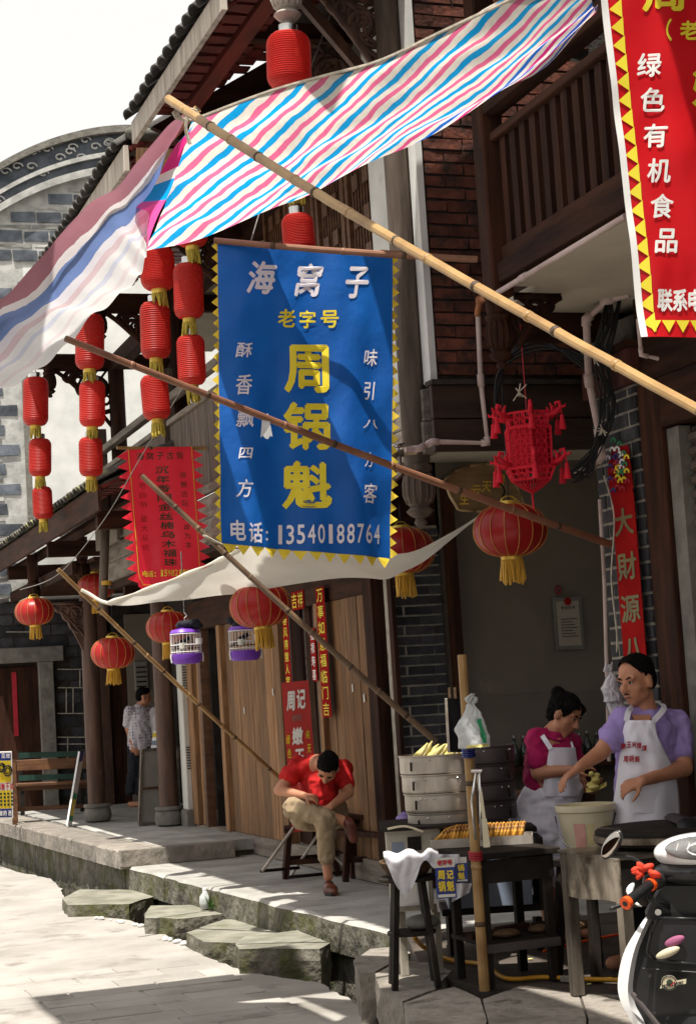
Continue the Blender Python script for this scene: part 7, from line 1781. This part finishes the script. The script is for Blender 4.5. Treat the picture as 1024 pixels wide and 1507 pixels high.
# price cards
def card(px0, px1, py0, py1, d, lab, texts):
    r = thing('price_card', Q((px0+px1)/2, py1, d), lab, 'sign'); a = Q(px0, py0, d); W_ = (px1-px0)*d/FPX; H_ = (py1-py0)*d/FPX
    f = lambda u, v, e=0: a + CR*(u*W_) - UP*(v*H_) - CF*e
    obj('card', MB().prism([f(0,0), f(1,0), f(1,1), f(0,1)], CF*.004), M['signblue'], r); obj('header', MB().prism([f(.0,0,.002), f(1,0,.002), f(1,.24,.002), f(0,.24,.002)], CF*.001), M['paper_w'], r)
    for t, u, v, w_, h_, mt in texts: lettering(r, [(t, u, v, w_, h_)], M[mt], lambda x_, y_: f(x_, y_, .006), .05)
    obj('footer', MB().prism([f(.06,.90,.003), f(.94,.90,.003), f(.94,.97,.003), f(.06,.97,.003)], CF*.001), M['paper_w'], r)
card(639, 668, 1263, 1322, 8.38, 'blue and yellow price card with a red heading hanging from the table corner', [('老字号', .5, .12, .8, .14, 'red_d'), ('周', .28, .42, .36, .22, 'signyel'), ('记', .72, .42, .36, .22, 'signyel'), ('锅', .28, .70, .38, .26, 'signyel'), ('魁', .72, .70, .38, .26, 'signyel')])
card(669, 686, 1262, 1298, 8.45, 'smaller blue and yellow card half behind the stall post', [('锅', .45, .42, .6, .28, 'signyel'), ('魁', .45, .74, .6, .28, 'signyel')])
# bucket on a crate-like stand behind the griddle table
bd = 8.75; bc = Q(866, 1262, bd); s = bd/FPX
stool('bucket_stand', V((bc.x, bc.y, FZ)), .26, .26, bc.z-FZ-.002, M['iron'], 'small dark stand under the cream bucket', 'stand', .3, rails=False)
bu = thing('bucket', bc, 'large cream plastic bucket with faded red and yellow print between the two cooks', 'bucket')
H_ = 78*s; obj('shell', MB().lathe([(.01, .004), (30*s, .0), (31*s, .01), (41*s, H_*.86), (44*s, H_*.88), (45*s, H_*.97), (44*s, H_), (42*s, H_*.99), (40*s, H_*.85), (30*s, .015), (.01, .012)], bc, 32), M['cream_p'], bu, smooth='angle')
obj('lid_disc', MB().lathe([(.01, H_*.93), (41*s, H_*.93), (41*s, H_*.94), (.01, H_*.94)], bc, 24), M['corn'], bu)
for a0, a1, mt in ((3.75, 4.2, 'orange'), (4.25, 4.55, 'signyel'), (5.0, 5.3, 'signyel')):
    obj('label_print', MB().grid(lambda u, v: bc + V((math.cos(a0+(a1-a0)*u)*((31+10*(.12+v*.6))*s+.004), math.sin(a0+(a1-a0)*u)*((31+10*(.12+v*.6))*s+.004), H_*(.12+v*.55))), 8, 4), mat('print_'+mt, tuple(.45*a_+.30 for a_ in M[mt].node_tree.nodes['Color Ramp'].color_ramp.elements[1].color[:3]), None, 5, rough=.5, bump=0), bu, smooth=True)
obj('handle', MB().tube(curve([bc - CR*45*s + UP*H_*.8, bc - CR*40*s - CF*.12 + UP*H_*.35, bc - CR*8*s - CF*.17 + UP*H_*.13, bc + CR*25*s - CF*.12 + UP*H_*.4, bc + CR*44*s + UP*H_*.8], 6), .004, 6), M['black'], bu, smooth=True)
# griddle table
gz = .965
G0, G1 = P(824, 1250, z=gz), P(912, 1262, z=gz)
ga = (G1-G0); ga.z = 0; gl = ga.length; ga.normalize(); gb_ = V((-ga.y, ga.x, 0)); gb_ = gb_ if gb_.dot(CR) > 0 else -gb_
gt = thing('griddle_table', V((G0.x+.3, G0.y-.2, FZ)), 'stained sheet-steel table on wooden legs carrying the big griddle', 'table')
def gg(u, w_, z): return V((G0.x, G0.y, 0)) + ga*u + gb_*w_ + UP*z
GW = .72
obj('table_top', MB().prism([gg(-.01, -.01, gz-.012), gg(gl+.01, -.01, gz-.012), gg(gl+.01, GW, gz-.012), gg(-.01, GW, gz-.012)], (0, 0, .012)), M['steel'], gt)
mb = MB().grid(lambda u, v: gg(u*gl, -.004 + .0012*math.sin(u*34)*v + .006*noise.noise(V((u*5, v*3, 0))), gz-.014 - v*(.19 + .008*math.sin(u*6))), 50, 8)
obj('steel_skirt', mb, M['steel'], gt, smooth=True)
obj('front_skirt', MB().prism([gg(gl, .0, gz-.014), gg(gl, GW-.01, gz-.014), gg(gl, GW-.01, gz-.22), gg(gl, .0, gz-.22)], ga*-.003), M['iron'], gt)
lgm = mat('burnt_leg_wood', (.13,.105,.08), (.045,.036,.028), 6, (3,3,.5), rough=.8, bump=.6)
for u, w_, mt in ((.03, .02, lgm), (gl-.03, .02, M['steel']), (.03, GW-.06, lgm), (gl-.03, GW-.06, lgm)):
    obj('leg', MB().bar(gg(u, w_, FZ), gg(u, w_, gz-.014), .055, .055, (0, 1, 0)), mt, gt, bevel=.004)
gr = thing('griddle', gg(.3, .3, gz), 'large black round-edged griddle with a cloth and strap lying over it', 'griddle')
gc = gg(gl*.45, .46, gz)
obj('pan', MB().lathe([(.02, .01), (.33, .008), (.36, .02), (.365, .075), (.355, .085), (.33, .088), (.02, .095)], gc, 44), M['iron'], gr, smooth='angle')
obj('rim_band', MB().lathe([(.368, .03), (.372, .032), (.372, .06), (.368, .062)], gc, 44), M['steel'], gr, smooth='angle')
mb = MB().grid(lambda u, v: gc + CR*(-.02+u*.20) - CF*(.34*(v-.35)*1.3) + UP*(.118 + .012*math.sin(u*7) - max(0, v-.80)*.55 - .12*max(0, (abs(u-.5)-.42))), 10, 14)
obj('black_cloth', mb, M['black'], gr, smooth=True)
obj('grip', MB().tube([gg(-.0, .30, gz+.045), gg(-.10, .28, gz+.040)], .014, 8), M['greenbit'], gr)
# hoses
rope(None, curve([P(610, 1380, z=.50), P(625, 1395, z=.36), P(660, 1412, z=FZ+.014), P(712, 1420, z=FZ+.014), P(745, 1440, z=FZ+.014), P(800, 1438, z=FZ+.014), P(862, 1441, z=FZ+.014), P(930, 1443, z=FZ+.014), P(1010, 1450, z=FZ+.014)], 6), .012, M['hose'], 'gas_hose', 'yellow gas hose snaking over the floor in front of the griddle table', 'hose')
rope(None, curve([P(800, 1400, z=FZ+.012), P(860, 1385, z=FZ+.012), P(930, 1372, z=FZ+.012), P(1020, 1362, z=FZ+.012)], 5), .009, M['orange'], 'orange_hose', 'thin orange hose on the shop floor behind the griddle table legs', 'hose')
top('hose_clamp', MB().bar(P(826, 1440, z=FZ+.014), P(856, 1442, z=FZ+.014), .035, .03), M['slate'], 'grey sleeve joining two lengths of the yellow hose', 'clamp', bevel=.004)
for (x_, y_) in ((768,1405),(780,1411),(842,1368),(855,1381),(866,1448)):
    c = P(x_, y_, z=FZ+.003); top('husk_scrap', MB().ell(c, (.016, .010, .004), n=7, m=4), M['corn'], 'pale corn husk scrap on the dark shop floor', 'scrap', 'husk scraps on the floor')
rope(None, [P(925, 980, y=8.2), P(938, 1060, y=8.15)], .008, M['silver'], 'metal_rod', 'thin shiny metal rod leaning by the shutter post behind the man', 'rod')
# charcoal bag and kraft box behind
bx = thing('cardboard_box', Q(765, 1225, 10.9), 'brown crate of dark kindling behind the tray, left of the woman', 'crate')
quadbox(bx, 'case', 745, 785, 1168, 1262, 10.9, .3, M['bench'])
mb = MB()
for k in range(18): c = Q(752+rnd(0, 28), 1195+rnd(-12, 18), 10.8); mb.bar(c, c+V((rnd(-.05, .05), .02, rnd(.01, .05))), .02, .02)
obj('kindling', mb, M['wicker'], bx)

# ================================================================ SCOOTER (seen from behind its left side)
hd = math.atan2(CF.y, CF.x) - .22                       # heading
SX = V((math.sin(hd), -math.cos(hd), 0)); SF = V((math.cos(hd), math.sin(hd), 0))
bcn = Q(1034, 1270, 6.55); B0 = V((bcn.x, bcn.y, 0))
sct = thing('motor_scooter', B0, 'white and black motor scooter with orange grip end at the right edge', 'scooter')
s = 6.55/FPX
def zz(py): return 1.75 - (py-992)*s
def sp_(x_, f_, z_): return B0 + SX*x_ + SF*f_ + UP*z_
def spx(px, py, f_=0): 
    """point of the scooter's upright cross-section through f_ at a picture position"""
    d = ray(px, py); n0 = SF; t = ((B0 + SF*f_ - EYE).dot(n0))/d.dot(n0); return EYE + d*t
# headset cowl
mb = MB(); 
mb.ell(sp_(0, .06, zz(1258)), (.185, .13, .072), Matrix((SX, SF, UP)).transposed(), 26, 14)
mb.ell(sp_(0, .13, zz(1268)), (.16, .14, .085), Matrix((SX, SF, UP)).transposed(), 22, 12)
blend('cowl', mb, M['white_p'], sct, .008, 6)
obj('cowl_underside', MB().ell(sp_(0, .04, zz(1285)), (.19, .11, .055), Matrix((SX, SF, UP)).transposed(), 22, 12), M['black_g'], sct, smooth=True)
da = sp_(0, -.045, zz(1249))
inst = obj('instrument_panel', MB().ell(da, (.135, .05, .040), Matrix((SX, SF*.8+UP*.3, UP)).transposed(), 24, 12), M['glass'], sct, smooth=True)
mb = MB()
for i in range(5): mb.bar(da + SX*(-.09+i*.04) - SF*.048 + UP*(.0), da + SX*(-.08+i*.04) - SF*.046 + UP*.025, .003, .003)
mb.tube([da + SX*(math.cos(t)*.05) - SF*.052 + UP*(math.sin(t)*.022) for t in [k*.5 for k in range(13)]], .003, 4)
obj('dial', mb, M['wprint2'], inst)
# handlebar, grip, lever, switch, mirror
hb0, hb1 = spx(972, 1290, -.02), spx(922, 1328, -.20)
obj('handlebar', MB().tube([hb0, hb0.lerp(hb1, .3)], .022, 12), M['black_g'], sct, smooth=True)
g = obj('grip', MB().tube([hb0.lerp(hb1, .32), hb0.lerp(hb1, .96)], .019, 14), M['black_g'], sct, smooth='angle')
for k in range(9): 
    c = hb0.lerp(hb1, .42+k*.055); dd = (hb1-hb0).normalized(); obj('grip_ring', MB().tube([c-dd*.002, c+dd*.002], .0205, 12), M['black'], g)
dd = (hb1-hb0).normalized()
obj('grip_end', MB().tube([hb0.lerp(hb1, .96), hb1 + dd*.012], [.022, .024], 16), M['orange'], sct, smooth='angle'); obj('grip_hole', MB().tube([hb1+dd*.0125, hb1+dd*.015], .010, 12), M['black'], sct)
obj('grip_collar', MB().tube([hb0.lerp(hb1, .20), hb0.lerp(hb1, .34)], [.026, .024], 14), M['orange'], sct, smooth='angle')
obj('switch_box', MB().ell(spx(962, 1297, -.05), (.045, .035, .032), Matrix((SX, SF, UP)).transposed()), M['black_g'], sct, smooth=True)
obj('brake_lever', MB().tube(curve([spx(958, 1310, -.02), spx(930, 1325, -.10), spx(897, 1338, -.14)], 5), [.008]*10 + [.010], 8), M['black_g'], sct, smooth=True)
mc = spx(900, 1243, -.02); mrn = (-SF*.85 - SX*.35 + UP*.15).normalized(); mr_ = mrn.cross(UP).normalized(); mu = mr_.cross(mrn); 
rot = Matrix.Rotation(-.62, 3, mrn); e1, e2 = rot @ mr_, rot @ mu; Mm = Matrix((e1, -mrn, e2)).transposed()
mir = obj('mirror', MB().ell(mc, (.031, .016, .064), Mm, 22, 14), M['black_g'], sct, smooth=True)
obj('mirror_glass', MB().ell(mc + mrn*.012, (.026, .009, .057), Mm, 22, 14), M['mirror'], mir, smooth=True)
obj('mirror_stem', MB().tube(curve([mc - e2*.05, spx(928, 1262, .0), spx(945, 1273, .0), spx(958, 1286, .0)], 5), .008, 8), M['black_g'], sct, smooth=True)
# orange rag wrapped on the bar
mb = MB()
for k in range(9): mb.ell(spx(937+rnd(-6, 32), 1280+rnd(-7, 9), -.08), (.024, .014, .012), Matrix.Rotation(rnd(-1, 1), 3, 'Y'), 8, 6)
rg = top('orange_rag', mb, mat('orange_red_rag', (.80,.07,.03), (.6,.04,.02), 20, rough=.8, bump=.6), 'bright orange-red rag tied round the scooter handlebar', 'rag', smooth=True)
# white shield edge and black inner panel
edge_px = [(941,1272),(924,1290),(925,1305),(938,1322),(946,1340),(950,1352),(937,1375),(926,1398),(919,1425),(916,1455),(921,1480),(932,1500),(948,1530),(960,1560)]
mb = MB(); ex = [spx(x_, y_, .02) for x_, y_ in edge_px[5:]]; exs = curve(ex, 5)
vs = []
for i, p in enumerate(exs):
    w_ = .006 + .014*math.sin(min(1, i/len(exs)*1.6)*math.pi*.8); vs += [p - SX*w_ - SF*.0, p + SX*w_ - SF*.012, p + SX*(w_+.02) + SF*.035, p - SX*w_*.6 + SF*.06]
mb.v = vs
for i in range(len(exs)-1):
    for j in range(4): mb.f.append((i*4+j, i*4+(j+1) % 4, (i+1)*4+(j+1) % 4, (i+1)*4+j))
mb.f += [(0, 1, 2, 3), tuple(len(vs)-4+j for j in range(4))[::-1]]
obj('leg_shield_edge', mb, M['white_p'], sct, smooth='angle')
obj('side_horn', MB().tube(curve([spx(932, 1300, .02), spx(926, 1312, .0), spx(934, 1328, -.02), spx(944, 1334, -.03)], 5), [.004,.008,.011,.013,.014,.014,.012,.011,.010,.008,.007,.006,.005,.004,.003,.002], 8), M['white_p'], sct, smooth=True)
def panel(u, v):
    t = v*(len(exs)-1); i = min(int(t), len(exs)-2); p = exs[i].lerp(exs[i+1], t-i); q = V((B0.x, B0.y, p.z)) + SX*.27 + SF*.02
    x_ = p.lerp(q, u); return x_ + SF*(.035 - .05*math.sin(u*math.pi)*(1 if v < .7 else 1) - .30*max(0, v-.72)*u**.5)
obj('inner_panel', MB().grid(panel, 22, 34), M['black_g'], sct, smooth=True)
obj('knee_panel', MB().prism([spx(946, 1345, -.0), spx(972, 1300, -.0), spx(1090, 1300, .0), spx(1090, 1360, -.0), spx(958, 1358, -.0)], SF*.12), M['black_g'], sct, bevel=.01)
# pocket recess with its rim and a pink glove inside
pk = [spx(x_, y_, -.03) for x_, y_ in ((958,1372),(968,1350),(1040,1352),(1042,1420),(962,1412),(952,1400))]
pck = obj('glove_pocket', MB().prism(pk, SF*-.012), M['black'], sct, bevel=.004)
mb = MB()
for a, b in zip(pk, pk[1:]+pk[:1]): mb.tube([a - SF*.014, b - SF*.014], .006, 6)
obj('pocket_rim', mb, M['black_g'], pck, smooth=True)
gl_ = thing('pink_slipper', spx(985, 1395, -.08), 'pink and cream folded glove tucked into the scooter pocket', 'glove')
Rg = Matrix((SX, SF, UP)).transposed() @ Matrix.Rotation(-.35, 3, 'Y')
obj('glove_body', MB().ell(spx(992, 1385, -.06), (.040, .012, .017), Rg), mat('dusty_pink', (.34,.10,.20), (.24,.07,.14), 9, rough=.8), gl_, smooth=True); obj('glove_cuff', MB().ell(spx(982, 1402, -.07), (.048, .014, .016), Rg), M['cream_p'], gl_, smooth=True)
# round emblem with a lettered ribbon, printed on the inner panel
ec = spx(984, 1446, -.055); fe = lambda x_, y_, e=0: ec + SX*(x_*s) - UP*(y_*s) - SF*e
em = obj('emblem', MB().prism([fe(math.cos(t)*11.5, math.sin(t)*11) for t in [2*math.pi*k/20 for k in range(20)]], -SF*.002), M['cream_p'], sct)
obj('emblem_ring', MB().tube([fe(math.cos(t)*10.4, math.sin(t)*9.9, .004) for t in [2*math.pi*k/24 for k in range(25)]], .0016, 4), M['black'], em)
obj('emblem_center', MB().prism([fe(math.cos(t)*5+1, math.sin(t)*5, .003) for t in [2*math.pi*k/12 for k in range(12)]], -SF*.002), M['gprint'], em)
obj('emblem_slash', MB().bar(fe(2, 4, .008), fe(9, -2, .008), .004, .001, SF), M['red_d'], em)
obj('ribbon', MB().prism([fe(-14, 8, .003), fe(24, 2, .003), fe(25, -5, .003), fe(12, -3, .003), fe(-12, 3.5, .003)], -SF*.0015), M['cream_p'], em)
lettering(em, [('MOTOR SPORT', 0, 0, 32, 4.6)], M['black'], lambda x_, y_: fe(x_+5, y_+2.6-x_*.16, .008), .03)
obj('key_lock', MB().tube([spx(968, 1342, -.02), spx(968, 1342, -.02) - SF*.012], .012, 12), M['silver'], sct, smooth='angle')
for q_ in ((956,1436),(962,1490),(1000,1366),(956,1356)):
    c = spx(*q_, -.035); obj('screw', MB().tube([c, c - SF*.006], .005, 8), M['alu_d'], sct)
for a_, b_ in (((945,1425),(1040,1432)), ((958,1358),(950,1425))):
    obj('panel_seam', MB().tube([spx(*a_, -.045), spx(*b_, -.05)], .0022, 5), M['black'], sct)
for k_ in range(3):
    obj('control_cable', MB().tube(curve([spx(955, 1300+k_*3, -.03), spx(962-k_*4, 1325, -.08), spx(985, 1338-k_*3, -.02)], 5), .004, 6), M['black'], sct, smooth=True)
# floorboard, body, seat, wheels: the rest of the machine
obj('floorboard', MB().prism([sp_(-.17, -.02, .34), sp_(.20, -.02, .34), sp_(.20, -.42, .30), sp_(-.17, -.42, .30)], (0, 0, .05)), M['black_g'], sct, bevel=.012)
obj('floor_ridge', MB().bar(spx(930, 1462, -.06), spx(985, 1530, -.22), .012, .012), M['alu_d'], sct)
fnd = MB().ell(sp_(.03, .22, .42), (.10, .26, .12), Matrix((SX, SF, UP)).transposed(), 20, 12); obj('front_fender', fnd, M['white_p'], sct, smooth=True)
bodyb = MB().ell(sp_(.03, -.80, .52), (.17, .48, .19), Matrix((SX, SF, UP)).transposed(), 24, 14)
obj('rear_body', bodyb, M['white_p'], sct, smooth=True) if False else None
def wheel(cx, f_):
    c = sp_(cx, f_, .24); tr_ = MB(); ring = [(math.cos(t), math.sin(t)) for t in [2*math.pi*k/32 for k in range(33)]]
    w0 = obj('wheel', MB().tube([c - SX*.03, c + SX*.03], .13, 20), M['alu'], sct, smooth='angle')
    obj('tyre', MB().tube([c + SF*(.185*a) + UP*(.185*b) for a, b in ring], .055, 12, cap=False), M['black'], w0, smooth=True)
wheel(.03, .42)
obj('fork', MB().tube([sp_(.03, .12, .95), sp_(.03, .42, .26)], .022, 8), M['alu_d'], sct)
